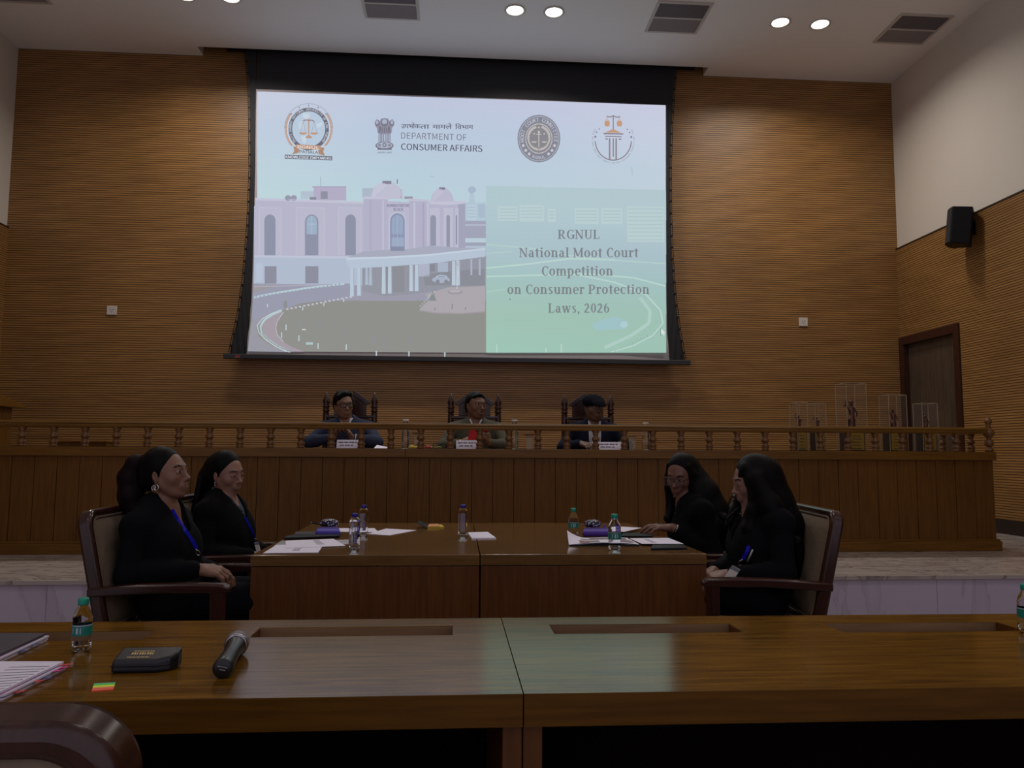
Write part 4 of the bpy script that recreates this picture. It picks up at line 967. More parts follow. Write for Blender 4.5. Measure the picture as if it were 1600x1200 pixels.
# ================================================================== PEOPLE: one continuous surface per body, from blended limbs
class Field:
    """implicit surface: rounded limbs and muscles blended into one skin, then meshed"""
    def __init__(s): s.p = []
    def cap(s, a, b, ra, rb=None, k=.012, m=0): s.p.append(('c', np.array(a, float), np.array(b, float), ra, ra if rb is None else rb, k, m, False)); return s
    def ell(s, c, r, R=None, k=.012, m=0, cut=False):
        s.p.append(('e', np.array(c, float), np.array(r, float), np.eye(3) if R is None else np.array(R), None, k, m, cut)); return s
    def cutcap(s, a, b, ra, rb=None, k=.01, m=0): s.p.append(('c', np.array(a, float), np.array(b, float), ra, ra if rb is None else rb, k, m, True)); return s
    def half(s, p, n, k=.004): s.p.append(('h', np.array(p, float), np.array(n, float)/np.linalg.norm(n), None, None, k, 0, True)); return s   # removes the side n points to
    def bounds(s):
        lo = np.full(3, 1e9); hi = -lo
        for q in s.p:
            if q[7] or q[0] == 'h': continue
            if q[0] == 'c':
                for P, r in ((q[1], q[3]), (q[2], q[4])): lo = np.minimum(lo, P-r); hi = np.maximum(hi, P+r)
            else:
                e = np.sqrt(((q[3]*q[2][None, :])**2).sum(1)); lo = np.minimum(lo, q[1]-e); hi = np.maximum(hi, q[1]+e)
        return lo-.02, hi+.02
    def mesh(s, name, mats, parent, coarse=.011, fine=(), relax=1):
        lo, hi = s.bounds()
        ax = []
        for d in range(3):
            P = [lo[d]]; iv = [(f[0][d], f[1][d], f[2]) for f in fine]
            while P[-1] < hi[d]:
                st = coarse
                for a, b, h in iv:
                    if a-coarse <= P[-1] <= b: st = min(st, h)
                P.append(P[-1]+st)
            ax.append(np.array(P, np.float32))
        xs, ys, zs = ax
        BIG = .07
        D = np.full((len(xs), len(ys), len(zs)), BIG, np.float32); M = np.zeros(D.shape, np.int8)
        for q in s.p:
            typ, k, m, cut = q[0], q[5], q[6], q[7]
            if typ == 'h':
                d = ((xs-q[1][0])*q[2][0])[:, None, None]+((ys-q[1][1])*q[2][1])[None, :, None]+((zs-q[1][2])*q[2][2])[None, None, :]
                D = np.maximum(D, d.astype(np.float32)); continue
            if typ == 'c':
                bl = np.minimum(q[1]-q[3], q[2]-q[4]); bh = np.maximum(q[1]+q[3], q[2]+q[4])
            else:
                e = np.sqrt(((q[3]*q[2][None, :])**2).sum(1)); bl, bh = q[1]-e, q[1]+e
            i0 = [max(0, int(np.searchsorted(a, l-BIG))) for a, l in zip(ax, bl)]; i1 = [int(np.searchsorted(a, h+BIG)) for a, h in zip(ax, bh)]
            if any(a >= b for a, b in zip(i0, i1)): continue
            sl = tuple(slice(a, b) for a, b in zip(i0, i1))
            X = xs[sl[0]][:, None, None]; Y = ys[sl[1]][None, :, None]; Z = zs[sl[2]][None, None, :]
            if typ == 'c':
                ba = q[2]-q[1]; L2 = float(ba@ba)+1e-12
                px, py, pz = X-q[1][0], Y-q[1][1], Z-q[1][2]
                h = np.clip((px*ba[0]+py*ba[1]+pz*ba[2])/L2, 0, 1)
                d = np.sqrt((px-h*ba[0])**2+(py-h*ba[1])**2+(pz-h*ba[2])**2)-(q[3]+(q[4]-q[3])*h)
            else:
                px, py, pz = X-q[1][0], Y-q[1][1], Z-q[1][2]; R = q[3]; r = q[2]
                u = [(px*R[0, i]+py*R[1, i]+pz*R[2, i])/r[i] for i in range(3)]
                k0 = np.sqrt(u[0]**2+u[1]**2+u[2]**2); k1 = np.sqrt((u[0]/r[0])**2+(u[1]/r[1])**2+(u[2]/r[2])**2)+1e-9
                d = k0*(k0-1)/k1
            d = np.minimum(d, BIG).astype(np.float32); S = D[sl]
            if cut:
                h = np.maximum(k-np.abs(S+d), 0)/k; D[sl] = np.maximum(S, -d)+h*h*k*.25
            else:
                M[sl] = np.where(d < S, np.int8(m), M[sl]); h = np.maximum(k-np.abs(S-d), 0)/k; D[sl] = np.minimum(S, d)-h*h*k*.25
        # surface nets
        I = D < 0
        c = sum(I[i:I.shape[0]-1+i, j:I.shape[1]-1+j, l:I.shape[2]-1+l].astype(np.int8) for i in (0, 1) for j in (0, 1) for l in (0, 1))
        act = np.argwhere((c > 0) & (c < 8)); idm = np.full(c.shape, -1, np.int32); idm[tuple(act.T)] = np.arange(len(act))
        off = np.array([(i, j, l) for i in (0, 1) for j in (0, 1) for l in (0, 1)])
        cv = np.stack([D[tuple((act+o).T)] for o in off], 1); cp = np.stack([np.stack([a[(act+o)[:, d]] for d, a in enumerate(ax)], 1) for o in off], 1)
        acc = np.zeros((len(act), 3)); n = np.zeros(len(act))
        for a in range(8):
            for b in range(a+1, 8):
                if np.abs(off[a]-off[b]).sum() != 1: continue
                sg = (cv[:, a] < 0) != (cv[:, b] < 0); t = np.where(sg, cv[:, a]/(cv[:, a]-cv[:, b]+1e-12), 0)
                acc += np.where(sg[:, None], cp[:, a]+(cp[:, b]-cp[:, a])*t[:, None], 0); n += sg
        V = acc/np.maximum(n, 1)[:, None]
        Q = []; QM = []
        for d in range(3):
            s0 = [slice(None)]*3; s1 = [slice(None)]*3; s0[d] = slice(0, -1); s1[d] = slice(1, None)
            e = np.argwhere(I[tuple(s0)] != I[tuple(s1)])
            o1, o2 = [(1, 2), (2, 0), (0, 1)][d]
            e = e[(e[:, o1] > 0) & (e[:, o2] > 0) & (e[:, o1] < D.shape[o1]-1) & (e[:, o2] < D.shape[o2]-1)]
            def cell(da, db):
                g = e.copy(); g[:, o1] -= da; g[:, o2] -= db; return idm[tuple(g.T)]
            q = np.stack([cell(1, 1), cell(0, 1), cell(0, 0), cell(1, 0)], 1)
            ins = I[tuple(e.T)]; q[~ins] = q[~ins][:, ::-1]
            g = e.copy(); g[:, d] += 1
            near = np.abs(D[tuple(e.T)]) < np.abs(D[tuple(g.T)])
            Q.append(q); QM.append(np.where(near, M[tuple(e.T)], M[tuple(g.T)]))
        Q = np.concatenate(Q); QM = np.concatenate(QM)
        ok = (Q >= 0).all(1); Q, QM = Q[ok], QM[ok]
        for _ in range(relax):
            A = np.zeros_like(V); N = np.zeros(len(V))
            for a, b in ((0, 1), (1, 2), (2, 3), (3, 0)):
                np.add.at(A, Q[:, a], V[Q[:, b]]); np.add.at(A, Q[:, b], V[Q[:, a]]); np.add.at(N, Q[:, a], 1); np.add.at(N, Q[:, b], 1)
            V = V*.5+A/np.maximum(N, 1)[:, None]*.5
        me = bpy.data.meshes.new(name)
        me.vertices.add(len(V)); me.vertices.foreach_set('co', V.astype(np.float32).ravel())
        me.loops.add(Q.size); me.loops.foreach_set('vertex_index', Q.astype(np.int32).ravel())
        me.polygons.add(len(Q)); me.polygons.foreach_set('loop_start', np.arange(0, Q.size, 4, dtype=np.int32))
        for m in mats: me.materials.append(m)
        me.polygons.foreach_set('material_index', QM.astype(np.int32)); me.polygons.foreach_set('use_smooth', np.ones(len(Q), bool))
        me.update(calc_edges=True); me.validate()
        o = bpy.data.objects.new(name, me); COL.objects.link(o)
        if parent is not None: o.parent = parent
        ORG[o.name] = Vector((0, 0, 0))
        return o
def rotm(yaw=0, pitch=0, roll=0):   # head turn: yaw to the left, pitch down positive, roll
    return np.array(Matrix.Rotation(math.radians(yaw), 3, 'Z')@Matrix.Rotation(math.radians(pitch), 3, 'Y')@Matrix.Rotation(math.radians(roll), 3, 'X'))
def head(F, c, R, s=1.0, male=False, mouth=0.0, lids=0.0, full=1.0):
    """face along +x, left along +y; materials: 0 skin 1 lips 2 brow 3 eye white 4 iris"""
    c = np.array(c, float)
    def P(x, y, z): return c+R@(np.array((x, y, z))*s)
    def E(x, y, z, rx, ry, rz, k=.012, m=0, cut=False, rr=None): F.ell(P(x, y, z), np.array((rx, ry, rz))*s, R if rr is None else R@rr, k*s, m, cut)
    def Cc(a, b, ra, rb, k=.01, m=0): F.cap(P(*a), P(*b), ra*s, rb*s, k*s, m)
    E(-.014, 0, .036, .098, .077, .088); E(.030, 0, -.012, .060, .064*full, .082, .03); E(.030, 0, -.064, .052, .043*full+(.009 if male else 0), .038, .03)
    E(.066, 0, -.096, .021, .022, .017, .022)
    for y in (-1, 1):
        E(.054, y*.042*full, -.022, .026, .022, .024, .025)
        Cc((-.005, y*(.055 if not male else .059)*full, -.038), (.048, y*.030*full, -.088), .017, .014, .03)
    Cc((.076, -.030, .030), (.076, .030, .030), .015 if male else .011, .015 if male else .011, .022)
    for y in (-1, 1): F.ell(P(.101, y*.033, .010), np.array((.018, .020, .0135))*s, R, .010*s, 0, True)
    Cc((.082, 0, .022), (.106, 0, -.022), .0085, .0105, .012); E(.109, 0, -.027, .0125, .0125, .0105, .008)
    for y in (-1, 1): E(.096, y*.013, -.031, .0115, .0075, .0085, .006)
    for y in (-1, 1):
        E(.0745, y*.032, .0105, .0155, .0155, .0150, .002, 3); 
        E(.0855, y*.0325, .0100, .0055, .0074, .0076, .001, 4)
        Cc((.0815, y*.016, .0190-.006*lids), (.0775, y*.048, .0170-.006*lids), .0060, .0050, .004); Cc((.086, y*.0325, .0215-.008*lids), (.0815, y*.017, .0165-.006*lids), .0055, .0050, .004); Cc((.086, y*.0325, .0215-.008*lids), (.0775, y*.047, .0155-.006*lids), .0055, .0045, .004)
        if lids > .5: E(.0775, y*.032, .0145, .0152, .0155, .0125, .002)
        Cc((.0865, y*.016, .0035), (.080, y*.046, .0045), .0045, .0045, .006)
        Cc((.0895, y*.0150, .0325), (.0885, y*.034, .0375), .0042, .0045, .002, 2); Cc((.0885, y*.034, .0375), (.0735, y*.052, .0320), .0045, .0030, .002, 2)
        Cc((.0835, y*.0325, .0172-.007*lids), (.0765, y*.0485, .0135-.004*lids), .0026, .0022, .001, 2)
    E(.088, 0, -.060, .014, .026, .022, .018)
    o = mouth*.006
    Cc((.0965, -.007, -.0535+o*.4), (.0965, .007, -.0535+o*.4), .0056, .0056, .004, 1); Cc((.0965, -.006, -.0535+o*.4), (.086, -.024, -.0585), .0054, .0030, .004, 1); Cc((.0965, .006, -.0535+o*.4), (.086, .024, -.0585), .0054, .0030, .004, 1)
    Cc((.0945, -.009, -.0655-o), (.0945, .009, -.0655-o), .0068, .0068, .004, 1); Cc((.0935, -.008, -.0655-o), (.085, -.022, -.0600), .0060, .0028, .004, 1); Cc((.0935, .008, -.0655-o), (.085, .022, -.0600), .0060, .0028, .004, 1)
    F.cutcap(P(.1035, -.019, -.0595-o*.2), P(.1035, .019, -.0595-o*.2), (.0028+o*.7)*s, None, .003*s)
    for y in (-1, 1):
        rr = np.array(Matrix.Rotation(-.25, 3, 'Y')@Matrix.Rotation(y*.35, 3, 'Z'))
        E(-.010, y*.0765*full, -.006, .0175, .0085, .031, .004, 0, False, rr)
        F.ell(P(-.006, y*.086*full, -.002), np.array((.009, .006, .018))*s, R@rr, .004*s, 0, True)
        E(-.004, y*.074*full, -.032, .008, .007, .010, .006)
    return P
def hand(F, wr, d, back, side, curl=(.5, .6, .4), s=1.0, spread=.05, thumb=.6, m=0, splay=None):
    """wr wrist, d towards the fingers, back = back of the hand, side=+1 if the thumb lies along d x back"""
    wr = np.array(wr, float); d = np.array(d, float); d /= np.linalg.norm(d); back = np.array(back, float); back -= d*(back@d); back /= np.linalg.norm(back)
    t = np.cross(d, back)*side
    kn = []
    F.cap(wr-d*.012*s, wr+d*.012*s, .0235*s, .0225*s, .015, m)
    for i, o in enumerate((.029, .0095, -.0105, -.029)):
        L = (.086, .089, .084, .076)[i]
        b0 = wr+d*.018*s+t*o*.62*s; b1 = wr+d*L*s+t*o*s+back*(.002-.004*abs(i-1.2)/2)*s
        F.cap(b0, b1, .0140*s, .0108*s, .014, m); kn.append(b1)
    F.ell(wr+d*.05*s-back*.006*s, (.034*s, .034*s, .013*s), np.stack([d, t, back], 1), .015, m)
    for i, b1 in enumerate(kn):
        L = (.043, .048, .044, .034)[i]; L2 = (.026, .030, .027, .020)[i]; L3 = (.021, .023, .022, .018)[i]
        cm = curl if not isinstance(curl[0], (tuple, list)) else curl[i]
        sp = spread*(1.5-i); a = 0; p = b1
        for Lk, ck, r0, r1 in ((L, cm[0], .0098, .0090), (L2, cm[1], .0090, .0082), (L3, cm[2], .0082, .0068)):
            a += ck
            v = d*math.cos(a)-back*math.sin(a)+t*sp; v /= np.linalg.norm(v)
            q = p+v*Lk*s; F.cap(p, q, r0*s, r1*s, .0045, m); p = q
    b0 = wr+d*.022*s+t*.024*s; v = d*.72+t*.62-back*.25*thumb; v /= np.linalg.norm(v); b1 = b0+v*.040*s
    F.cap(b0, b1, .0150*s, .0118*s, .012, m)
    v2 = d*.95+t*(.25-.5*thumb)-back*.35*thumb; v2 /= np.linalg.norm(v2); b2 = b1+v2*.032*s; F.cap(b1, b2, .0108*s, .0098*s, .005, m)
    v3 = d*.98+t*(.1-.6*thumb)-back*.4*thumb; v3 /= np.linalg.norm(v3); F.cap(b2, b2+v3*.026*s, .0098*s, .0074*s, .005, m)
def torso(F, J, g, k=.05, m=0, female=True, wide=1.0, belly=0.0):
    pl, wa, ch, nb = (np.array(J[q], float) for q in ('pelvis', 'waist', 'chest', 'neck'))
    sl, srr = np.array(J['shl'], float), np.array(J['shr'], float)
    F.ell(pl, (.115+g, .160*wide+g, .115+g), None, k, m)
    up = ch-pl; up /= np.linalg.norm(up); yv = np.array((0, 1, 0.)); xv = np.cross(yv, up); xv /= np.linalg.norm(xv); yv = np.cross(up, xv)
    Rm = np.stack([xv, yv, up], 1)
    F.ell(wa, (.098+g+belly, .130*wide+g, .13+g), Rm, k, m); F.ell(ch, (.100+g, .150*wide+g, .155+g), Rm, k, m)
    F.cap(sl, nb-(0, 0, .020), .044+g, .056+g, k, m); F.cap(srr, nb-(0, 0, .020), .044+g, .056+g, k, m)
    F.cap(ch+up*.06, nb-up*.03, .085+g, .062+g, k, m)
    if female:
        for y in (-1, 1): F.ell(ch+xv*.058+yv*y*.066-up*.045, (.055+g, .066+g, .075+g), Rm, .07, m)
def arm(F, sh, el, wr, g, k=.025, m=0, cuff=1.0, wide=1.0):
    sh, el, wr = (np.array(q, float) for q in (sh, el, wr))
    F.ell(sh, (.047*wide+g,)*3, None, .035, m); F.cap(sh, el, .045*wide+g, .038*wide+g*.9, .018, m)
    e = el+(wr-el)*.3; F.cap(el, e, .041*wide+g*.9, .040*wide+g*.9, k, m)
    F.cap(e, el+(wr-el)*cuff, .040*wide+g*.9, .024*wide+g*.8+(.008 if g > .01 else 0), k, m)
def legs(F, J, g, m=0, low=True, k=.03):
    for s_ in ('l', 'r'):
        h, kn, an = (np.array(J[q+s_], float) for q in ('hip', 'knee', 'ankle'))
        F.cap(h, kn, .082+g, .060+g, .04, m); F.cap(kn, kn+(an-kn)*.35, .058+g, .056+g, k, m); F.cap(kn+(an-kn)*.35, an, .056+g, .036+g*(2 if g > .01 else 1), k, m)
        if low:
            F.cap(an, an+np.array((.02, 0, -.055)), .036, .036, .02, m); F.cap(an+np.array((.0, 0, -.06)), an+np.array((.14, 0, -.072)), .034, .026, .02, m)
M_cloth_blk = mk('black_suit_cloth', (11, 11, 16), 0.9, 0.25, 30, 0.15, spec=0.12)
M_cloth_blk2 = mk('black_trouser_cloth', (12, 12, 20), 0.9, 0.2, 30, 0.1, spec=0.12)
M_cloth_navy = mk('navy_suit_cloth', (50, 56, 78), 0.9, 0.2, 30, 0.1, spec=0.15)
M_cloth_grey = mk('grey_green_suit_cloth', (84, 82, 70), 0.9, 0.2, 30, 0.1, spec=0.15)
M_cloth_mid = mk('midnight_blazer_cloth', (22, 26, 44), 0.9, 0.2, 30, 0.1, spec=0.15)
M_hair = mk('black_hair', (9, 8, 10), 0.5, 0.3, 30, 0.2, (9, 9, 0.5), spec=0.10)
M_hair_red = mk('dark_burgundy_hair', (22, 9, 14), 0.5, 0.3, 30, 0.2, (9, 9, 0.5), spec=0.10)
M_hair_grey = mk('greying_hair', (26, 24, 24), 0.55, 0.4, 40, 0.3, spec=0.12)
M_shirt_w = mk('white_shirt_cloth', (206, 202, 210), 0.8, 0.03)
M_shirt_d = mk('dark_blue_shirt_cloth', (48, 56, 76), 0.8, 0.05)
M_eye = mk('eye_white', (150, 140, 136), 0.3, 0.02); M_iris = mk('eye_dark', (24, 16, 14), 0.15, 0.02); M_brow = mk('eyebrow_hair', (24, 18, 18), 0.7, 0.1)
M_lan = mk('blue_lanyard', (14, 22, 215), 0.6, 0.06); M_silver = mk('silver_jewel', (225, 220, 215), 0.2, 0.02, metal=1.0)
def skin(name, c, lip):
    c = tuple(v*.88 for v in c); lip = tuple(v*.82 for v in lip)
    return [mk(name+'_skin', c, 0.5, 0.06, 25, 0.03), mk(name+'_lips', lip, 0.4, 0.04), M_brow, M_eye, M_iris]
def shoes(root, J):
    for s_ in ('l', 'r'):
        F = Field(); an = np.array(J['ankle'+s_], float)
        F.cap(an+(-.03, 0, -.055), an+(.15, 0, -.068), .044, .036, .02); F.ell(an+(0, 0, -.03), (.05, .042, .05)); F.half((0, 0, an[2]-.10), (0, 0, -1))
        F.mesh('shoe', [M_black], root, .012)
from mathutils.bvhtree import BVHTree
def drape(root, pts, n=12):
    """lay a polyline on the clothes of a person"""
    vs, fs = [], []
    for o in root.children:
        if o.type == 'MESH' and o.name.split('.')[0] in ('body', 'blazer', 'inner_top', 'collared_shirt', 'white_shirt', 'striped_shirt'):
            k = len(vs); vs += [v.co.copy() for v in o.data.vertices]; fs += [tuple(i+k for i in p.vertices) for p in o.data.polygons]
    tr = BVHTree.FromPolygons(vs, fs); P = [Vector(p) for p in pts]; out = []
    for i in range(n+1):
        t = i/n*(len(P)-1); a = min(int(t), len(P)-2); p = P[a].lerp(P[a+1], t-a); d = Vector((.8, p.y*6, .45)).normalized()
        h = tr.ray_cast(p+d*.25, -d, .4); out.append((h[0]+d*.004) if h[0] else p)
    return out
def on_clothes(root, px, lift=.005):
    """points on a person's clothes that a sight line from the viewer meets, in the person's own frame"""
    vs, fs = [], []
    for o in root.children:
        if o.type == 'MESH' and o.name.split('.')[0] in ('body', 'blazer', 'inner_top', 'collared_shirt', 'white_shirt'):
            k = len(vs); vs += [v.co.copy() for v in o.data.vertices]; fs += [tuple(i+k for i in p.vertices) for p in o.data.polygons]
    tr = BVHTree.FromPolygons(vs, fs); M = (Matrix.Translation(root.location)@Matrix.Rotation(root.rotation_euler.z, 4, 'Z')).inverted(); out = []
    c = M@Vector((0, 0, EYE))
    for x, y in px:
        d = (M.to_3x3()@Vector(_ray(x, y))).normalized(); h = tr.ray_cast(c, d)
        if h[0]: out.append(h[0]-d*lift); last = (h[0]-c).length-lift
        elif out: out.append(c+d*last)
    return out, c
def lanyard(root, pts_list, w_, card, cardn, blank='id_card', lay_on=True):
    """flat ribbon over the chest and a clear card holder at its end"""
    for k, pts in enumerate(pts_list):
        b = MB(); P = drape(root, pts) if lay_on else [Vector(p) for p in pts]
        for i in range(len(P)-1):
            t_ = (P[i+1]-P[i]).normalized(); sd = t_.cross(Vector(cardn)).normalized()*w_/2; nn = Vector(cardn).normalized()*.0015
            b.hexa([P[i]-sd-nn, P[i]+sd-nn, P[i]+sd+nn, P[i]-sd+nn, P[i+1]-sd-nn, P[i+1]+sd-nn, P[i+1]+sd+nn, P[i+1]-sd+nn])
        b.build('lanyard', M_lan, root)
    if card:
        c, u, v = (Vector(q) for q in card)      # centre of top edge, half width vector, down vector
        n = Vector(cardn).normalized()*.002
        b = MB(); b.hexa([c-u-n, c+u-n, c+u+n, c-u+n, c-u+v-n, c+u+v-n, c+u+v+n, c-u+v+n]); o = b.build(blank, M_white, root)
        b = MB(); q0 = c+v*.14; q1 = c+v*.02
        b.hexa([q1-u*.98-n*1.3, q1+u*.98-n*1.3, q1+u*.98+n*1.3, q1-u*.98+n*1.3, q0-u*.98-n*1.3, q0+u*.98-n*1.3, q0+u*.98+n*1.3, q0-u*.98+n*1.3]); b.build('card_header', mk('card_grey', (110, 108, 116), 0.5), o)
        b = MB(); b.tube([c-v.normalized()*.035, c-v.normalized()*.002], .004, 8); b.tube([c-v.normalized()*.02+u.normalized()*.008*math.cos(a)+v.normalized()*.011*math.sin(a) for a in [2*PI*k/14 for k in range(14)]], .002, 6, closed=True); b.build('hook', M_silver, o)
def collar(F, nb, r, tilt, m=0, gap=.55, h=.03, th=.007):
    """shirt collar: a band round the neck, open in front"""
    nb = np.array(nb, float)
    for z in (0, h*.5, h):
        for k in range(18):
            a0 = gap+(2*PI-2*gap)*k/18; a1 = gap+(2*PI-2*gap)*(k+1)/18
            q = [nb+np.array((math.cos(a)*(r+.0*z), math.sin(a)*r, z-tilt*math.cos(a)*r)) for a in (a0, a1)]
            F.cap(q[0], q[1], th, th, .006, m)
    for s_ in (-1, 1):
        a = gap*s_; p = nb+np.array((math.cos(a)*r, math.sin(a)*r, h-tilt*math.cos(a)*r))
        F.cap(p, p+np.array((.022, -s_*.004, -.05)), .008, .005, .008, m)
def lapels(F, J, nb, vb, g, m=0):
    nb = np.array(nb, float); vb = np.array(vb, float)
    for s_ in (-1, 1):
        a = nb+np.array((-.02, s_*.075, .005)); q = nb+np.array((.045, s_*.075, -.05)); 
        F.cap(a, q, .013, .014, .008, m); F.cap(q, vb+np.array((.0, s_*.012, 0)), .014, .008, .008, m)
def glasses(root, P, R, mat_frame, w_=.034, h_=.02, square=True, th=.0021, lens=True, fwd=.101, zo=.008):
    b = MB(); L = MB()
    for y in (-1, 1):
        loop = [P(fwd-abs(cx)*.10, y*.033+cx, zo+cz) for cx, cz in rrect(w_*1.62, h_*2.1, .014 if square else .019, 5)]
        b.tube([Vector(p) for p in loop], th, 6, closed=True)
        if lens: L.add([tuple(p) for p in loop], [tuple(range(len(loop)))])
        b.tube([P(fwd-.004, y*(.033+w_*.8), zo+.010), P(fwd-.02, y*.071, zo+.010), P(.0, y*.0785, .010), P(-.018, y*.079, -.006)], th*.9, 6)
    b.tube([P(fwd-.002, -.008, zo+.006), P(fwd+.004, 0, zo+.009), P(fwd-.002, .008, zo+.006)], .0019, 6)
    o = b.build('eyeglasses', mat_frame, root)
    if lens: L.build('lens', thin('clear_lens', op=.04), o)
def person(label, loc, rz): return thing('person', label, 'person', loc, rz)

def hair_shell(F, P, R, s, th=.012, fc=(.092, 0, -.032), fr=(.098, .098, .108), low=-.035, m=0):
    F.ell(P(-.024, 0, .044), np.array((.092+th*.4, .073+th, .086+th))*s, R, .01, m)
    F.ell(P(-.05, 0, -.01), np.array((.07+th, .068+th*.6, .075))*s, R, .03, m)
    F.ell(P(*fc), np.array(fr)*s, R, .016, m, True)
def chain(F, pts, k=.02, m=0):
    for (a, ra), (b, rb) in zip(pts[:-1], pts[1:]): F.cap(a, b, ra, rb, k, m)
def earring(root, c, r, kind='hoop', ax=(1, 0, 0)):
    c = Vector(c); b = MB()
    if kind == 'hoop': b.tube([c+Vector((math.cos(a)*r*.8, 0, -r+math.sin(a)*r)) for a in [2*PI*k/18 for k in range(18)]], .0022, 6, closed=True)
    else:
        for k in range(2): b.lathe([(0, -.005), (.0042, -.002), (.0042, .002), (0, .005)], c+Vector((0, 0, -.004-k*.011)), 10)
    b.build('earring', M_silver, root)
FEM = dict(hipl=(.02, .13, .545), hipr=(.02, -.06, .545), kneel=(.40, .30, .535), kneer=(.40, .145, .535), anklel=(.41, .30, .115), ankler=(.41, .145, .115))
def dress_woman(root, J, sk, hd, arms, hands, blaz, trous, inner, vneck, inner_cut, fine_h, hairf, cuffw=.90):
    """body, inner top, blazer, trousers, shoes of one seated woman"""
    c, R, s = hd['c'], hd['R'], hd['s']
    F = Field(); P = head(F, c, R, s, full=hd.get('full', 1.0), lids=hd.get('lids', 0), mouth=hd.get('mouth', 0), male=hd.get('male', False))
    nb = np.array(J['neck'], float); r_ = .046 if not hd.get('male') else .058
    F.cap(P(-.022, 0, -.055), nb-(0, 0, .03), r_*s, r_+.006, .03)
    torso(F, J, 0.0, .05, 0, not hd.get('male'), hd.get('wide', 1.0), hd.get('belly', 0))
    for (sh, el, wr) in arms: arm(F, sh, el, wr, 0.0)
    for h in hands: hand(F, **h)
    legs(F, J, 0.0)
    cc = np.array(c); fine = [(cc-.15*s, cc+.15*s, hd.get('res', .0029))]
    for h in hands:
        w = np.array(h['wr'], float)+np.array(h['d'], float)*.08; fine.append((w-.12, w+.12, hd.get('hres', .0045)))
    F.mesh('body', sk, root, .012, fine)
    g = hd.get('g', .0)
    F = Field(); torso(F, J, .007+g, .05, 0, not hd.get('male'), hd.get('wide', 1.0), hd.get('belly', 0))
    if hd.get('collar'): collar(F, nb+np.array(hd.get('coff', (.012, 0, .012))), r_+.014, hd.get('ctilt', .35), hd.get('colm', 0))
    F.cutcap(*inner_cut); F.mesh(hd.get('inner_name', 'shirt'), inner, root, .008 if not hd.get('male') else .010, [(nb-.1, nb+.1, .006)])
    F = Field(); torso(F, J, .021+g, .05, 0, not hd.get('male'), hd.get('wide', 1.0), hd.get('belly', 0))
    for (sh, el, wr) in arms: arm(F, sh, el, wr, .013, cuff=cuffw, wide=hd.get('aw', 1.0))
    F.ell(np.array(J['pelvis'])+(.03, 0, -.02), (.135+g, .185+g, .10), None, .05)
    if hd.get('lapel', True): lapels(F, J, nb, vneck[1], 0)
    F.cutcap(*vneck)
    F.mesh('blazer', blaz, root, .009, [(nb-.13, nb+.13, .007)])
    F = Field(); legs(F, J, .016, low=False); F.cap(J['hipl'], J['hipr'], .105, .105, .04)
    F.mesh('trousers', trous, root, .014)
    shoes(root, J)
    F = Field(); hairf(F, P); hm = hd.get('hairmat', M_hair)
    F.mesh(hd.get('hairname', 'hair'), hm if isinstance(hm, list) else [hm], root, .0065, [(cc-.16*s, cc+.16*s, hd.get('hres2', .005))])
    return P

# ---- woman with the ponytail, front left
w1 = person('woman in black blazer with high ponytail, hoop earrings and blue lanyard, nearest on the left', (-1.265, 3.64, 0), -.16)
J = dict(FEM, pelvis=(0, 0, .565), waist=(-.04, 0, .68), chest=(-.065, 0, .815), neck=(-.08, 0, .965), shl=(-.085, .165, .888), shr=(-.085, -.165, .888))
R = rotm(-2, -7, 0)
def hair1(F, P):
    hair_shell(F, P, R, .95, .013, (.106, 0, -.036), (.098, .086, .137))
    F.ell(P(-.02, 0, -.115), (.10, .10, .062), R, .01, 0, True)
    chain(F, [(P(-.10, 0, .075), .032), (P(-.150, 0, .070), .042), (P(-.185, 0, .01), .052), (P(-.185, .0, -.08), .056), (P(-.170, 0, -.15), .045), (P(-.172, 0, -.185), .020)], .02, 1)
    for k in range(5): chain(F, [(P(-.17, -.03+.015*k, -.10), .016), (P(-.185+.008*k, -.036+.018*k, -.195-.008*(k % 2)), .006)], .012, 1)
P = dress_woman(w1, J, skin('warm_brown', (150, 106, 84), (128, 74, 66)), dict(c=(-.055, 0, 1.105), R=R, s=.95, wide=1.04, full=1.02, hairmat=[M_hair, M_hair_red], hairname='ponytail_hair', inner_name='inner_top'),
    [(J['shr'], (-.075, -.235, .690), (.160, -.085, .700)), (J['shl'], (-.06, .245, .67), (.155, .07, .668))],
    [dict(wr=(.160, -.085, .700), d=(.95, .38, -.12), back=(.05, -.35, .9), side=-1, curl=(.55, .75, .5)), dict(wr=(.155, .07, .668), d=(.95, -.40, .0), back=(.1, .5, .8), side=1, curl=(.5, .8, .5))],
    [M_cloth_blk], [M_cloth_blk2], [M_cloth_blk], ((-.015, 0, 1.0), (.055, 0, .76), .068, .016), ((-.005, 0, 1.0), (.02, 0, .905), .062, .03), None, hair1)
for y in (-1, 1): earring(w1, P(-.002, y*.083, -.041), .013)
earring(w1, P(-.016, -.081, -.043), .011)
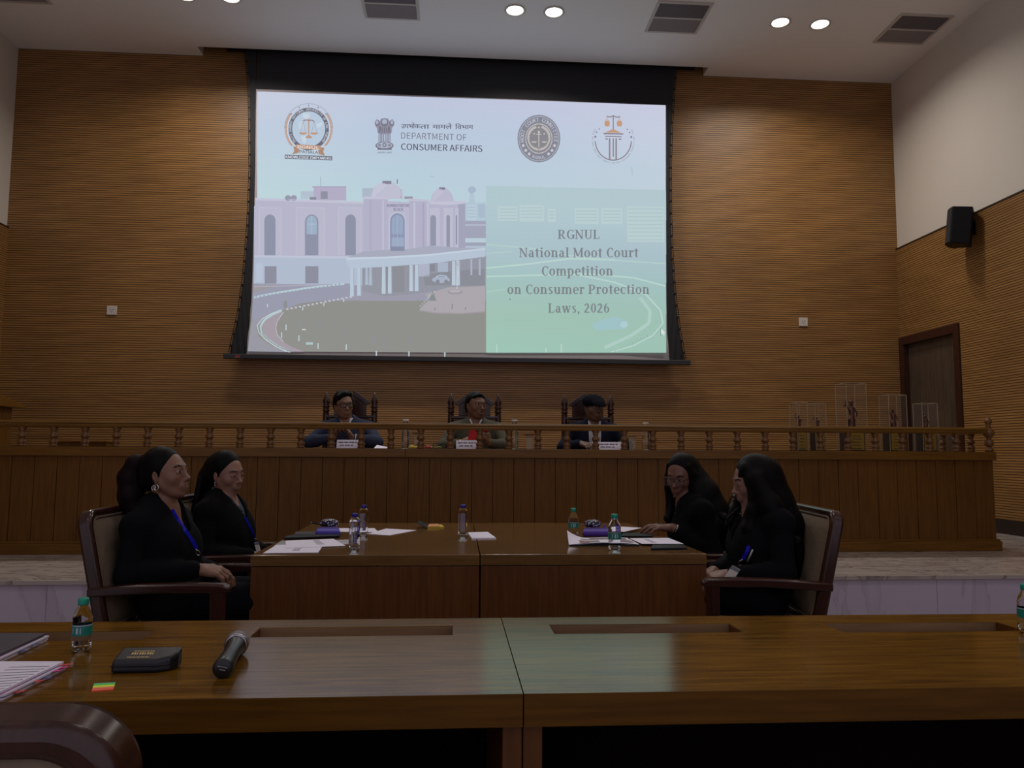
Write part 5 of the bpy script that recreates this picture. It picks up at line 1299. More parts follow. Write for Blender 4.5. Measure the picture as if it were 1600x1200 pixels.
def ribbon(root, px, w_, cardpx=None, half=None, down=None):
    P, c = on_clothes(root, px); n = (c-P[len(P)//2]).normalized()
    lanyard(root, [P], w_, None, tuple(n), lay_on=False)
    E = P[-1]; d = (P[-1]-P[-2]).normalized(); b = MB(); sd = d.cross(n).normalized()
    b.tube([E, E+d*.012], .004, 6); b.tube([E+d*.024+d*math.cos(a)*.014+sd*math.sin(a)*.008 for a in [2*PI*k/14 for k in range(14)]], .0022, 6, closed=True); b.build('lanyard_hook', M_silver, root)
    if cardpx:
        hits, _ = on_clothes(root, cardpx, .008); L_ = min([(E-c).length-.012]+[(v-c).length for v in hits]); M = (Matrix.Translation(root.location)@Matrix.Rotation(root.rotation_euler.z, 4, 'Z')).inverted().to_3x3(); q = [c+(M@Vector(_ray(*v))).normalized()*L_ for v in cardpx]; n = n*.0015
        b = MB(); b.hexa([v-n for v in q]+[v+n for v in q]); o = b.build('id_card', M_white, root)
        m = [q[0].lerp(q[3], .02), q[1].lerp(q[2], .02), q[1].lerp(q[2], .2), q[0].lerp(q[3], .2)]; b = MB(); b.hexa([v-n*1.3 for v in m]+[v+n*1.3 for v in m]); b.build('card_header', mk('card_grey', (110, 108, 116), 0.5), o)
ribbon(w1, [(267, 797), (276, 812), (288, 830), (300, 847), (306, 858)], .024)

# ---- woman behind her, looking down
w2 = person('woman in black blazer and dark blue collar, second on the left, looking down', (-1.285, 4.53, 0), -.16)
J = dict(FEM, pelvis=(0, 0, .565), waist=(-.01, 0, .68), chest=(-.02, 0, .80), neck=(-.045, 0, .945), shl=(-.045, .165, .885), shr=(-.045, -.165, .885))
R2 = rotm(-18, 9, 4)
def hair2(F, P):
    hair_shell(F, P, R2, .95, .014, (.106, 0, -.036), (.098, .086, .134))
    F.ell(P(.01, 0, -.115), (.10, .10, .06), R2, .01, 0, True)
    chain(F, [(P(-.085, 0, .03), .07), (P(-.135, .02, -.05), .07), (P(-.15, .02, -.14), .066), ((-.165, .03, .86), .06), ((-.175, .03, .76), .035)], .03)
    for k in range(7): chain(F, [(P(-.14, -.06+.02*k, -.05), .02), ((-.185-.02*(k % 2), -.05+.022*k, .84), .016), ((-.17-.025*(k % 3), -.055+.025*k, .77), .008)], .012)
P = dress_woman(w2, J, skin('light_brown', (168, 124, 106), (138, 84, 78)), dict(c=(-.02, 0, 1.085), R=R2, s=.95, wide=1.02, lids=1, collar=True, inner_name='collared_shirt', full=1.03),
    [(J['shr'], (-.02, -.235, .665), (.19, -.10, .645)), (J['shl'], (-.02, .235, .665), (.20, .06, .645))],
    [dict(wr=(.19, -.10, .645), d=(.95, .3, -.1), back=(0, -.2, 1), side=-1, curl=(.5, .7, .4)), dict(wr=(.20, .06, .645), d=(.95, -.3, -.1), back=(0, .2, 1), side=1, curl=(.5, .7, .4))],
    [M_cloth_blk], [M_cloth_blk2], [M_shirt_d], ((.02, 0, .98), (.10, 0, .74), .066, .016), ((.03, 0, .985), (.05, 0, .93), .05, .02), None, hair2)
earring(w2, P(-.004, -.083, -.040), .01, 'drop'); earring(w2, P(-.004, .083, -.040), .01, 'drop')
ribbon(w2, [(382, 808), (389, 822), (395, 834), (398, 841)], .017, [(397, 848), (404, 847), (409, 866), (402, 867)])

# ---- woman with glasses, far right, reaching for a sheet
w3 = person('woman with glasses and long black hair, second on the right, reaching over a paper', (1.42, 4.52, 0), PI)
J = dict(FEM, pelvis=(0, 0, .565), waist=(.01, 0, .68), chest=(.03, 0, .805), neck=(.05, 0, .945), shl=(.03, .165, .89), shr=(.03, -.165, .89), kneel=(.40, -.01, .535), kneer=(.40, -.17, .535), anklel=(.42, -.01, .115), ankler=(.42, -.17, .115))
R3 = rotm(48, 20, -4)
def hair3(F, P):
    hair_shell(F, P, R3, .95, .012, (.104, .0, -.044), (.092, .080, .132))
    # centre parting: side curtains down to the chest, heavy fall over the back and the near shoulder
    chain(F, [(P(.018, .064, .075), .015), (P(.012, .078, .02), .020), (P(.0, .088, -.07), .032), ((.035, .125, .90), .045), ((-.03, .15, .80), .05), ((-.05, .16, .70), .03)], .02)
    chain(F, [(P(.018, -.064, .075), .015), (P(.020, -.078, .0), .018), (P(.030, -.080, -.08), .022), ((.150, -.055, .90), .026), ((.175, -.03, .835), .022), ((.17, -.03, .80), .010)], .015)
    chain(F, [(P(-.08, 0, .02), .085), ((-.03, .03, .98), .085), ((-.08, .05, .88), .085), ((-.105, .06, .76), .07), ((-.10, .07, .69), .04)], .03)
    for k in range(6): chain(F, [((-.10, -.03+.035*k, .85), .03), ((-.125-.01*(k % 2), -.02+.035*k, .72), .016), ((-.12, -.02+.036*k, .665-.01*(k % 3)), .006)], .015)
P3 = dress_woman(w3, J, skin('olive_brown', (134, 92, 76), (118, 66, 66)), dict(c=(.10, 0, 1.085), R=R3, s=.95, wide=1.0, lids=1, inner_name='inner_top'),
    [(J['shl'], (-.015, .215, .655), (.185, .10, .790)), (J['shr'], (.03, -.225, .67), (.235, -.08, .66))],
    [dict(wr=(.185, .10, .790), d=(.97, -.10, .10), back=(-.1, .15, 1), side=1, curl=((.18, .42, .3), (.25, .40, .3), (.32, .45, .3), (.42, .5, .3)), spread=.12, thumb=.9), dict(wr=(.235, -.08, .66), d=(.9, .2, -.3), back=(0, -.2, 1), side=-1, curl=(.5, .6, .4))],
    [M_cloth_blk], [M_cloth_blk2], [M_cloth_blk], ((.10, 0, .985), (.15, 0, .76), .06, .016), ((.10, 0, .985), (.115, 0, .90), .05, .03), None, hair3, .80)
glasses(w3, P3, R3, mk('dark_glasses_frame', (52, 36, 34), 0.35), w_=.040, h_=.024, square=True, fwd=.108, zo=.001)
b = MB()
for k in range(16):
    a = 2*PI*k/16; cx = np.array((.165, .111, .777)); ax = np.array((.93, -.25, .35)); ax /= np.linalg.norm(ax); u = np.cross(ax, (0, 0, 1)); u /= np.linalg.norm(u); v = np.cross(u, ax)
    q = cx+(u*math.cos(a)+v*math.sin(a))*.032; b.lathe([(0, -.0055), (.0048, -.0028), (.0055, 0), (.0048, .0028), (0, .0055)], q, 8)
b.build('pearl_bracelet', mk('pearl', (216, 206, 186), 0.3), w3)
q = drape(w3, [(.13, .055, .855), (.13, .05, .85)], 2); b = MB(); c0 = q[0]; b.prism([c0+Vector((.002, a*.011, e*.011)) for a, e in ((-1, .6), (-.3, .2), (0, 1), (.3, .2), (1, .7), (.4, -.4), (0, -1), (-.4, -.3))], (.004, .001, 0)); b.build('silver_pin', M_silver, w3)

# ---- woman with long hair over her face, front right
w4 = person('woman with long straight black hair hiding her cheek, nearest on the right', (1.46, 3.73, 0), PI)
J = dict(FEM, pelvis=(0, 0, .565), waist=(-.015, 0, .68), chest=(-.02, 0, .81), neck=(-.02, 0, .95), shl=(-.045, .17, .895), shr=(-.03, -.17, .895), kneel=(.40, -.01, .535), kneer=(.40, -.17, .535), anklel=(.42, -.01, .115), ankler=(.42, -.17, .115))
R4 = rotm(-6, 14, 0)
def hair4(F, P):
    hair_shell(F, P, R4, .97, .014, (.104, -.012, -.046), (.082, .090, .135))
    F.cap(P(.035, .045, .095), P(.072, .046, .052), .013, .008, .02)
    chain(F, [(P(.028, .058, .075), .020), (P(.034, .076, .01), .023), (P(.030, .082, -.06), .030), ((.045, .085, .945), .034), ((.070, .085, .86), .035), ((.085, .085, .78), .024), ((.085, .08, .73), .008)], .02)
    chain(F, [(P(.0, .085, .02), .040), ((-.02, .12, .97), .055), ((-.05, .15, .88), .060), ((-.05, .165, .78), .05), ((-.04, .17, .70), .02)], .03)
    chain(F, [(P(.045, -.07, .05), .022), (P(.045, -.08, -.03), .024), ((.075, -.08, .93), .026), ((.115, -.07, .87), .018)], .02)
    chain(F, [(P(-.07, 0, .02), .085), ((-.09, .02, .98), .085), ((-.125, .04, .88), .085), ((-.145, .05, .76), .07), ((-.14, .05, .62), .05), ((-.13, .05, .57), .02)], .03)
    for k in range(7): chain(F, [((-.15, -.06+.03*k, .80), .03), ((-.165, -.06+.032*k, .66), .018), ((-.155, -.06+.033*k, .58+.012*(k % 3)), .006)], .015)
    chain(F, [(P(.08, -.03, -.10), .004), ((.14, -.02, .90), .006), ((.125, -.01, .84), .004)], .004)
P4 = dress_woman(w4, J, skin('fair_brown', (158, 116, 100), (136, 84, 80)), dict(c=(.01, 0, 1.078), R=R4, s=.95, wide=1.05, lids=1, collar=True, colm=1, inner_name='inner_top'),
    [(J['shl'], (-.03, .245, .67), (.185, .135, .655)), (J['shr'], (.0, -.245, .67), (.20, -.04, .645))],
    [dict(wr=(.185, .135, .655), d=(.96, -.2, -.15), back=(.1, .3, 1), side=1, curl=(.5, .7, .4)), dict(wr=(.20, -.04, .645), d=(.95, .25, -.1), back=(0, -.2, 1), side=-1, curl=(.5, .7, .4))],
    [M_cloth_blk], [M_cloth_blk2], [M_cloth_blk, M_shirt_w], ((.055, 0, .985), (.11, 0, .80), .045, .012), ((.05, 0, .985), (.06, 0, .93), .045, .02), None, hair4)
ribbon(w4, [(1170, 853), (1167, 862), (1160, 874)], .016, [(1144, 883), (1157, 890), (1140, 915), (1126, 910)])
q, c = on_clothes(w4, [(1176, 859), (1168, 877)])
if len(q) == 2: b = MB(); b.tube(q, .004, 8); b.build('white_pen', M_white, w4)
q, c = on_clothes(w4, [(1161, 818), (1170, 812), (1168, 822), (1163, 826)], .004)
if len(q) == 4:
    n = (c-q[0]).normalized()*.001; b = MB(); b.hexa([v-n for v in q]+[v+n for v in q]); b.build('collar_tip', M_shirt_w, w4)
b = MB(); b.tube([Vector((.185, .135, .655))+Vector((0, math.cos(a)*.030, math.sin(a)*.030)) for a in [2*PI*k/18 for k in range(18)]], .0035, 6, closed=True); b.build('black_band', M_black, w4)

# ================================================================== THE THREE JUDGES
MALE = dict(hipl=(.02, .10, .60), hipr=(.02, -.10, .60), kneel=(.40, .12, .56), kneer=(.40, -.12, .56), anklel=(.42, .12, .115), ankler=(.42, -.12, .115))
YJ = 7.24
def judge(label, px, zoff=0):
    return person(label, (aty(px, 660, YJ).x, YJ, ZD), -PI/2)
DK = ZBT-ZD   # desk height above the dais
j1 = judge('man in blue suit and black glasses resting his chin above clasped hands', 543)
J = dict(MALE, pelvis=(0, 0, .65), waist=(0, 0, .78), chest=(.02, 0, .92), neck=(.03, 0, 1.085), shl=(.02, .20, 1.02), shr=(.02, -.20, 1.02))
RJ1 = rotm(27, 6, 4)
def hairj1(F, P):
    hair_shell(F, P, RJ1, 1.0, .014, (.085, .012, -.045), (.102, .100, .140))
    F.ell(P(.0, 0, -.10), (.12, .12, .072), RJ1, .01, 0, True)
    chain(F, [(P(.045, -.055, .082), .026), (P(.055, -.01, .108), .022), (P(.03, .05, .105), .022)], .02)
P = dress_woman(j1, J, skin('tan_brown', (150, 108, 84), (128, 80, 68)), dict(c=(.075, -.03, 1.232), R=RJ1, s=1.0, male=True, wide=1.12, belly=.02, collar=True, colm=1, inner_name='white_shirt', res=.0048, hres=.006, hres2=.007, g=.004),
    [(J['shr'], (.235, -.30, DK+.055), (.275, -.085, DK+.095)), (J['shl'], (.235, .30, DK+.055), (.275, .080, DK+.095))],
    [dict(wr=(.275, -.085, DK+.095), d=(.10, .42, .85), back=(-.2, -.8, .45), side=1, curl=(.75, .9, .5)), dict(wr=(.275, .080, DK+.095), d=(.10, -.42, .85), back=(-.2, .8, .45), side=-1, curl=(.75, .9, .5))],
    [M_cloth_navy], [M_cloth_navy], [mk('dark_tie_cloth', (30, 32, 52), .8, .1), M_shirt_w], ((.10, 0, 1.12), (.150, 0, .93), .060, .016), ((.10, -.01, 1.12), (.115, 0, 1.06), .045, .02), None, hairj1, .80)
glasses(j1, P, RJ1, M_black, w_=.035, h_=.0185, square=True, lens=True, th=.0036)
for s_ in (-1, 1):
    b = MB(); e = Vector((.235, s_*.30, DK+.055)); wv = Vector((.275, s_*.083, DK+.095)); q = e.lerp(wv, .76); r = e.lerp(wv, .90)
    b.lathe([(.040, 0), (.039, (r-q).length)], q, 18, axis=(r-q)); b.build('shirt_cuff', M_shirt_w, j1)
j2 = judge('man in grey green suit speaking while holding a red card and a small red object', 743)
J = dict(MALE, pelvis=(0, 0, .65), waist=(0, 0, .78), chest=(.02, 0, .92), neck=(.03, 0, 1.085), shl=(.02, .205, 1.02), shr=(.02, -.205, 1.02))
RJ2 = rotm(33, 2, 0)
def hairj2(F, P):
    hair_shell(F, P, RJ2, 1.0, .010, (.088, .0, -.045), (.106, .102, .134))
    chain(F, [(P(.048, -.045, .085), .016), (P(.058, .0, .098), .017), (P(.048, .045, .085), .016)], .02)
    F.ell(P(.0, 0, -.105), (.12, .12, .072), RJ2, .01, 0, True)
P = dress_woman(j2, J, skin('deep_brown', (126, 86, 64), (104, 64, 56)), dict(c=(.055, 0, 1.238), R=RJ2, s=1.02, male=True, wide=1.12, belly=.03, mouth=1.2, full=1.08, collar=True, colm=1, inner_name='white_shirt', res=.0048, hres=.006, hres2=.007, g=.004),
    [(J['shr'], (.17, -.30, DK+.03), (.29, -.135, DK+.055)), (J['shl'], (.19, .27, DK+.03), (.30, .115, DK+.055))],
    [dict(wr=(.29, -.135, DK+.055), d=(.25, .95, .12), back=(.8, -.2, .5), side=-1, curl=(.5, .7, .5)), dict(wr=(.30, .115, DK+.055), d=(.05, -.15, 1), back=(.55, .75, .1), side=-1, curl=(1.1, 1.2, .7), thumb=.8)],
    [M_cloth_grey], [M_cloth_grey], [mk('dark_grey_vest', (52, 50, 46), .8, .1), M_shirt_w], ((.10, 0, 1.12), (.155, 0, .92), .060, .018), ((.10, 0, 1.12), (.11, 0, 1.06), .045, .02), None, hairj2, .84)
b = MB(); b.tube([Vector((.285, -.140, DK+.055))+Vector((math.cos(a)*.029, 0, math.sin(a)*.029)) for a in [2*PI*k/18 for k in range(18)]], .006, 8, closed=True); b.build('gold_watch', M_gold, j2)
j3 = judge('man in dark flat cap, midnight blue blazer and striped white shirt', 926)
J = dict(MALE, pelvis=(0, 0, .65), waist=(0, 0, .78), chest=(.02, 0, .92), neck=(.03, 0, 1.075), shl=(.02, .20, 1.015), shr=(.02, -.20, 1.015))
RJ3 = rotm(18, 4, 0)
def hairj3(F, P):
    hair_shell(F, P, RJ3, 1.0, .006, (.075, 0, -.03), (.10, .12, .10)); F.ell(P(.0, 0, -.105), (.12, .12, .076), RJ3, .01, 0, True)
M_stripe = None
def striped():
    m, nt, bs = base_mat('striped_shirt_cloth'); N = nt.nodes; L = nt.links
    tc = N.new('ShaderNodeTexCoord'); sx = N.new('ShaderNodeSeparateXYZ'); L.new(tc.outputs['Object'], sx.inputs[0])
    mu = N.new('ShaderNodeMath'); mu.operation = 'MULTIPLY'; mu.inputs[1].default_value = 70; L.new(sx.outputs['Y'], mu.inputs[0])
    fr = N.new('ShaderNodeMath'); fr.operation = 'FRACT'; L.new(mu.outputs[0], fr.inputs[0])
    gt = N.new('ShaderNodeMath'); gt.operation = 'GREATER_THAN'; gt.inputs[1].default_value = .6; L.new(fr.outputs[0], gt.inputs[0])
    mx = N.new('ShaderNodeMix'); mx.data_type = 'RGBA'; mx.inputs[6].default_value = lin((214, 212, 222)); mx.inputs[7].default_value = lin((126, 124, 140)); L.new(gt.outputs[0], mx.inputs[0]); L.new(mx.outputs[2], bs.inputs['Base Color'])
    return m
P = dress_woman(j3, J, skin('dark_brown', (108, 74, 56), (92, 58, 52)), dict(c=(.06, 0, 1.225), R=RJ3, s=1.0, male=True, wide=1.12, belly=.02, full=1.08, collar=True, inner_name='striped_shirt', hairmat=M_hair_grey, res=.0048, hres=.006, hres2=.007, g=.004),
    [(J['shr'], (.12, -.30, DK+.02), (.305, -.155, DK+.055)), (J['shl'], (.12, .30, DK+.04), (.30, .20, DK+.050))],
    [dict(wr=(.305, -.155, DK+.055), d=(.75, .45, -.12), back=(.2, -.2, 1), side=-1, curl=(.45, .6, .4)), dict(wr=(.30, .20, DK+.050), d=(.8, -.35, -.10), back=(.2, .2, 1), side=1, curl=(.45, .6, .4))],
    [M_cloth_mid], [M_cloth_mid], [striped()], ((.10, 0, 1.115), (.18, 0, .74), .062, .052), ((.10, 0, 1.12), (.12, 0, 1.03), .045, .02), None, hairj3, .86)
F = Field(); R_ = RJ3
F.ell(P(-.012, 0, .066), (.124, .106, .070), R_@np.array(Matrix.Rotation(.14, 3, 'Y')), .02); F.cutcap(P(-.2, 0, -.04), P(.2, 0, -.01), .075, .075, .01)
F.ell(P(.075, 0, .058), (.075, .076, .030), R_@np.array(Matrix.Rotation(.22, 3, 'Y')), .02); F.ell(P(.118, 0, .040), (.045, .068, .011), R_@np.array(Matrix.Rotation(.22, 3, 'Y')), .01)
F.mesh('flat_cap', [mk('dark_cap_wool', (14, 16, 27), 0.95, 0.2, 40, 0.2, spec=.1)], j3, .007)
b = MB(); b.tube([Vector((.405, -.085, DK+.052))+Vector((math.cos(a)*.003, math.cos(a)*.0115, math.sin(a)*.0115)) for a in [2*PI*k/14 for k in range(14)]], .0028, 6, closed=True); b.build('silver_ring', M_silver, j3)

# ================================================================== THINGS ON THE TABLES
up = Vector((0, 0, 1))
M_pet = clear('clear_bottle_water', (250, 252, 255), 1.13)
M_teal = mk('teal_cap', (20, 150, 128), 0.4, 0.04); M_blue = mk('blue_cap', (28, 28, 150), 0.4, 0.04)
M_lab_teal = mk('teal_label', (24, 132, 118), 0.5, 0.1, 30); M_lab_white = mk('pale_label', (190, 188, 210), 0.5, 0.03)
def bottle(label, x, yb, yt, cap, lab, z=ZT, group='water bottles'):
    """x: photo column of its axis, yb / yt: photo rows of foot and cap top"""
    p = atz(x, yb, z); h = aty(x, yt, p.y).z-z
    t = thing('water_bottle', label, 'bottle', (p.x, p.y, z), 0, group)
    r = h*.178 if lab == 'teal' else h*.150
    if lab == 'teal':
        prof = [(r*.5, 0), (r*.86, .004), (r*.98, .02), (r, .06*h), (r*.93, .10*h), (r, .14*h), (r*.93, .19*h), (r, .24*h), (r*.95, .30*h), (r*.95, .50*h), (r, .54*h), (r*.93, .58*h), (r*.99, .62*h), (r*.9, .68*h), (r*.74, .76*h), (r*.52, .83*h), (r*.42, .87*h), (r*.42, .90*h)]
        band = (.31, .49)
    else:
        prof = [(r*.5, 0), (r*.86, .004), (r*.98, .02), (r, .05*h), (r*.94, .08*h)]
        for k in range(9): prof += [(r, (.115+.075*k)*h), (r*.95, (.15+.075*k)*h)]
        prof += [(r*.97, .80*h), (r*.78, .86*h), (r*.52, .905*h), (r*.5, .915*h)]
        band = (.18, .74)
    b = MB(); b.lathe(prof, (0, 0, 0), 28); b.build('bottle_body', M_pet, t)
    b = MB(); c0 = prof[-1][1]-.004
    b.lathe([(r*.50, c0), (r*.54, c0+.002), (r*.54, h-.003), (r*.48, h)], (0, 0, 0), 24); b.build('cap', M_teal if cap == 'teal' else M_blue, t, 0)
    b = MB(); rr = r*1.012; n = 20
    if lab == 'teal':
        b.lathe([(rr, band[0]*h), (rr, band[1]*h)], (0, 0, 0), 28, cap=False); o = b.build('label', M_lab_teal, t)
        b = MB(); b.lathe([(rr*1.004, band[1]*h), (rr*1.004, band[1]*h+.0025)], (0, 0, 0), 28, cap=False); b.build('label_edge', M_lab_white, o)
        b = MB()
        for a0, wd in ((-1.75, .22), (-1.35, .10), (-2.2, .12)):
            b.add([(rr*1.01*math.cos(a0+wd*k), rr*1.01*math.sin(a0+wd*k), zz*h) for zz in (band[0]+.04, band[1]-.03) for k in (0, .5, 1)], [(0, 1, 4, 3), (1, 2, 5, 4)])
        b.build('label_print', M_lab_white, o)
    else:   # printed wrap: white lines and a blue block on the clear wall
        vs = [(rr*math.cos(-PI*.98+PI*.62*k/n), rr*math.sin(-PI*.98+PI*.62*k/n), zz*h) for zz in (band[0], band[1]) for k in range(n+1)]
        b.add(vs, [(k, k+1, n+2+k, n+1+k) for k in range(n)], 0, True); o = b.build('label', thin('clear_label', (220, 220, 236), .28 if lab == 'wrap' else .55), t)
        b = MB()
        def patch(a0, a1, z0, z1, m): b.add([(rr*1.012*math.cos(a), rr*1.012*math.sin(a), zz*h) for zz in (z0, z1) for a in (a0, (a0+a1)/2, a1)], [(0, 1, 4, 3), (1, 2, 5, 4)], m)
        if lab == 'wrap':
            patch(-1.62, -.95, .20, .46, 1)
            for k in range(7): patch(-1.45, -1.15, .52+.028*k, .535+.028*k, 1)
            for k in range(12): patch(-2.7, -2.2-.1*(k % 3), .22+.042*k, .235+.042*k, 1)
            for k in range(6): patch(-1.5, -1.1, .225+.038*k, .24+.038*k, 0)
        else:
            for k in range(15): patch(-2.1+.12*(k % 2), -.75-.15*(k % 3), .20+.036*k, .215+.036*k, 1)
            patch(-2.35, -2.22, .20, .73, 1)
        b.build('label_print', [M_lab_white, mk('label_blue', (40, 40, 110), 0.5)], o)
    return t
bottle('clear water bottle with teal cap on the left front desk', 126.5, 1017, 934, 'teal', 'teal')
bottle('teal capped water bottle cut by the right picture edge on the front desk', 1606, 988, 912, 'teal', 'teal')
bottle('clear bottle with blue cap at the front edge of the table, left half', 553, 860, 802, 'blue', 'wrap')
bottle('clear bottle with blue cap just behind another blue capped bottle', 567.5, 838, 789, 'blue', 'wrap')
bottle('clear bottle with blue cap standing alone near the table joint', 723, 839, 788.5, 'blue', 'text')
bottle('clear bottle with teal cap behind the raised papers on the right table half', 896, 838, 794, 'teal', 'teal')
bottle('clear bottle with teal cap at the front edge of the right table half', 960.5, 860, 803, 'teal', 'teal')

def sheet(name, label, cat, px, z0, h, mat=None, group=None, prints=(), curl=0.0):
    """paper or pad from four photo points on the table (front left, front right, back right, back left)"""
    q = [atz(x, y, ZT) for x, y in px]; q = [Vector((p.x, p.y, z0)) for p in q]
    c = sum(q, Vector())/4
    t = thing(name, label, cat, (c.x, c.y, z0), 0, group, True)
    b = MB()
    def f(u, v): return (q[0]*(1-u)+q[1]*u)*(1-v)+(q[3]*(1-u)+q[2]*u)*v
    b.slab(q, h); b.build('sheet' if h < .003 else 'pad', mat or M_paper, t)
    if prints:
        b = MB()
        for (u0, u1, v0, v1) in prints:
            P = [f(u0, v0), f(u1, v0), f(u1, v1), f(u0, v1)]; b.add([tuple(p+up*(h+.0003)) for p in P], [(0, 1, 2, 3)])
        b.build('print_lines', M_ink, t)
    return t
def txtblock(u0, u1, v0, v1, n=5):
    return [(u0, u1-(.1*(u1-u0) if k % 2 else 0), v0+(v1-v0)*k/n, v0+(v1-v0)*(k+.45)/n) for k in range(n)]
g_ = 'loose papers on the counsel tables'
sheet('paper_sheet', 'printed white sheet lying nearest the front left table corner', 'paper', [(411, 865), (497, 864), (506, 851), (432, 852)], ZT+.0012, .0012, None, g_, txtblock(.48, .62, .2, .95, 6))
sheet('paper_sheet', 'printed white sheet overlapping behind the nearest left sheet', 'paper', [(447, 857.5), (540, 854), (521, 843), (446, 846)], ZT+.003, .0012, None, g_, txtblock(.55, .68, .3, .95, 5))
sheet('paper_sheet', 'grey printed sheet peeping out at the left table edge', 'paper', [(428, 853), (452, 851), (448, 845), (440, 845)], ZT, .001, mk('grey_paper', (150, 144, 152), 0.7), g_)
sheet('paper_sheet', 'white sheet corner showing under the printed sheets by the blue capped bottle', 'paper', [(520, 853), (544, 850), (548, 843), (525, 844)], ZT, .001, mk('grey_paper2', (172, 166, 176), 0.7), g_)
sheet('paper_sheet', 'white sheet behind the pouch, ending at the back blue capped bottle', 'paper', [(527, 831), (592, 832), (585, 825.5), (529, 825.5)], ZT, .0012, None, g_)
sheet('paper_sheet', 'plain white sheet right of the two blue capped bottles', 'paper', [(574, 835), (609, 837), (651, 829), (603, 826.5)], ZT+.0013, .0012, None, g_)
sheet('note_pad', 'small white note pad beside the lone blue capped bottle', 'pad', [(737, 842.5), (775, 842), (762, 832.5), (731, 833.5)], ZT, .006, None, None)
# dark folders, phones and pouches
sheet('folder', 'thin black folder behind the white sheets on the left table half', 'folder', [(443, 844), (531, 840.5), (524, 836), (450, 840)], ZT+.0042, .008, M_black, 'dark folders and tablets on the tables')
sheet('folder', 'dark brown folder left of the violet pouch', 'folder', [(460, 837.5), (492, 836.5), (494, 832), (462, 833)], ZT, .008, mk('brown_cover', (40, 22, 20), .5), 'dark folders and tablets on the tables')
sheet('folder', 'black folder under the raised papers on the right table half', 'folder', [(890, 853.5), (999, 853.5), (985, 846), (895, 846)], ZT, .006, M_black, 'dark folders and tablets on the tables')
sheet('mobile_phone', 'black phone lying at the front right table corner', 'phone', [(1017, 860), (1073, 859), (1068, 853.5), (1020, 854)], ZT, .010, M_black, 'phones on the tables')
sheet('mobile_phone', 'black phone or tablet beneath the reaching hand', 'phone', [(970, 840), (1020, 840), (1018, 835), (974, 835)], ZT, .009, M_black, 'phones on the tables')
def pouch(label, x0, x1, y0, y1, col, z0=ZT):
    a, c, d, e = atz(x0, y0, ZT), atz(x1, y0, ZT), atz(x1-2, y1, ZT), atz(x0+2, y1, ZT)
    q = [Vector((p.x, p.y, z0)) for p in (a, c, d, e)]; cc = sum(q, Vector())/4
    t = thing('zip_pouch', label, 'pouch', (cc.x, cc.y, z0), 0, 'violet pouches', True)
    b = MB(); b.slab(q, .032); b.build('pouch_body', col, t, .012)
    b = MB(); b.tube([q[3].lerp(q[0], .4)+up*.032+(q[1]-q[0])*.06, q[2].lerp(q[1], .4)+up*.032-(q[1]-q[0])*.06], .003, 6); b.build('zipper', M_black, t)
    return t
M_vio = mk('violet_cloth', (84, 70, 176), 0.7, 0.1, 30)
pouch('violet pencil pouch on the left table half, below the patterned pouch', 493, 532, 838, 832, M_vio)
pouch('violet pouch on the right table half behind the raised papers', 910, 955, 838.5, 833, mk('purple_cloth', (82, 52, 160), .7, .1, 30))
def patt():
    m, nt, bs = base_mat('patterned_cloth'); N = nt.nodes; L = nt.links
    tc = N.new('ShaderNodeTexCoord'); vo = N.new('ShaderNodeTexVoronoi'); vo.inputs['Scale'].default_value = 90; L.new(tc.outputs['Object'], vo.inputs['Vector'])
    rp = N.new('ShaderNodeValToRGB'); e = rp.color_ramp.elements; e[0].position = .28; e[0].color = lin((226, 222, 232)); e[1].position = .42; e[1].color = lin((30, 24, 60)); L.new(vo.outputs['Distance'], rp.inputs[0]); L.new(rp.outputs[0], bs.inputs['Base Color']); return m
M_pat = patt()
def lump(name, label, cat, x, y, rx, rz_, mat, z0, group):
    p = atz(x, y, ZT); F = Field(); F.ell((0, 0, rz_*.8), (rx, rx*.55, rz_), None, .01); F.ell((rx*.45, -.01, rz_*.7), (rx*.5, rx*.4, rz_*.75), None, .015); F.ell((-rx*.4, .01, rz_*.7), (rx*.5, rx*.45, rz_*.7), None, .015); F.half((0, 0, 0.001), (0, 0, -1))
    t = thing(name, label, cat, (p.x, p.y, z0), 0, group)
    F.mesh('body', [mat], t, .006)
    b = MB(); b.tube([(-rx*.8, -rx*.3, rz_*.5), (0, -rx*.56, rz_*.65), (rx*.8, -rx*.3, rz_*.5)], .003, 6); b.build('zipper', M_black, t); return t
lump('patterned_pouch', 'small black and white patterned pouch on the left table half', 'pouch', 514, 831.5, .055, .026, M_pat, ZT+.0305, 'patterned pouches')
lump('patterned_pouch', 'small black and white patterned pouch on the right table half', 'pouch', 926, 832.5, .050, .026, M_pat, ZT+.0305, 'patterned pouches')
p = atz(502, 832.5, ZT)
t = thing('pen', 'black pen with a pale tip lying against the left patterned pouch', 'pen', (p.x, p.y, ZT+.036), 0, None)
b = MB(); b.tube([(-.055, .0, .022), (.03, 0, .004)], .0045, 8); b.build('barrel', M_black, t); b = MB(); b.tube([(-.062, 0, .0235), (-.055, 0, .022)], [.001, .004], 8); b.build('tip', M_white, t)
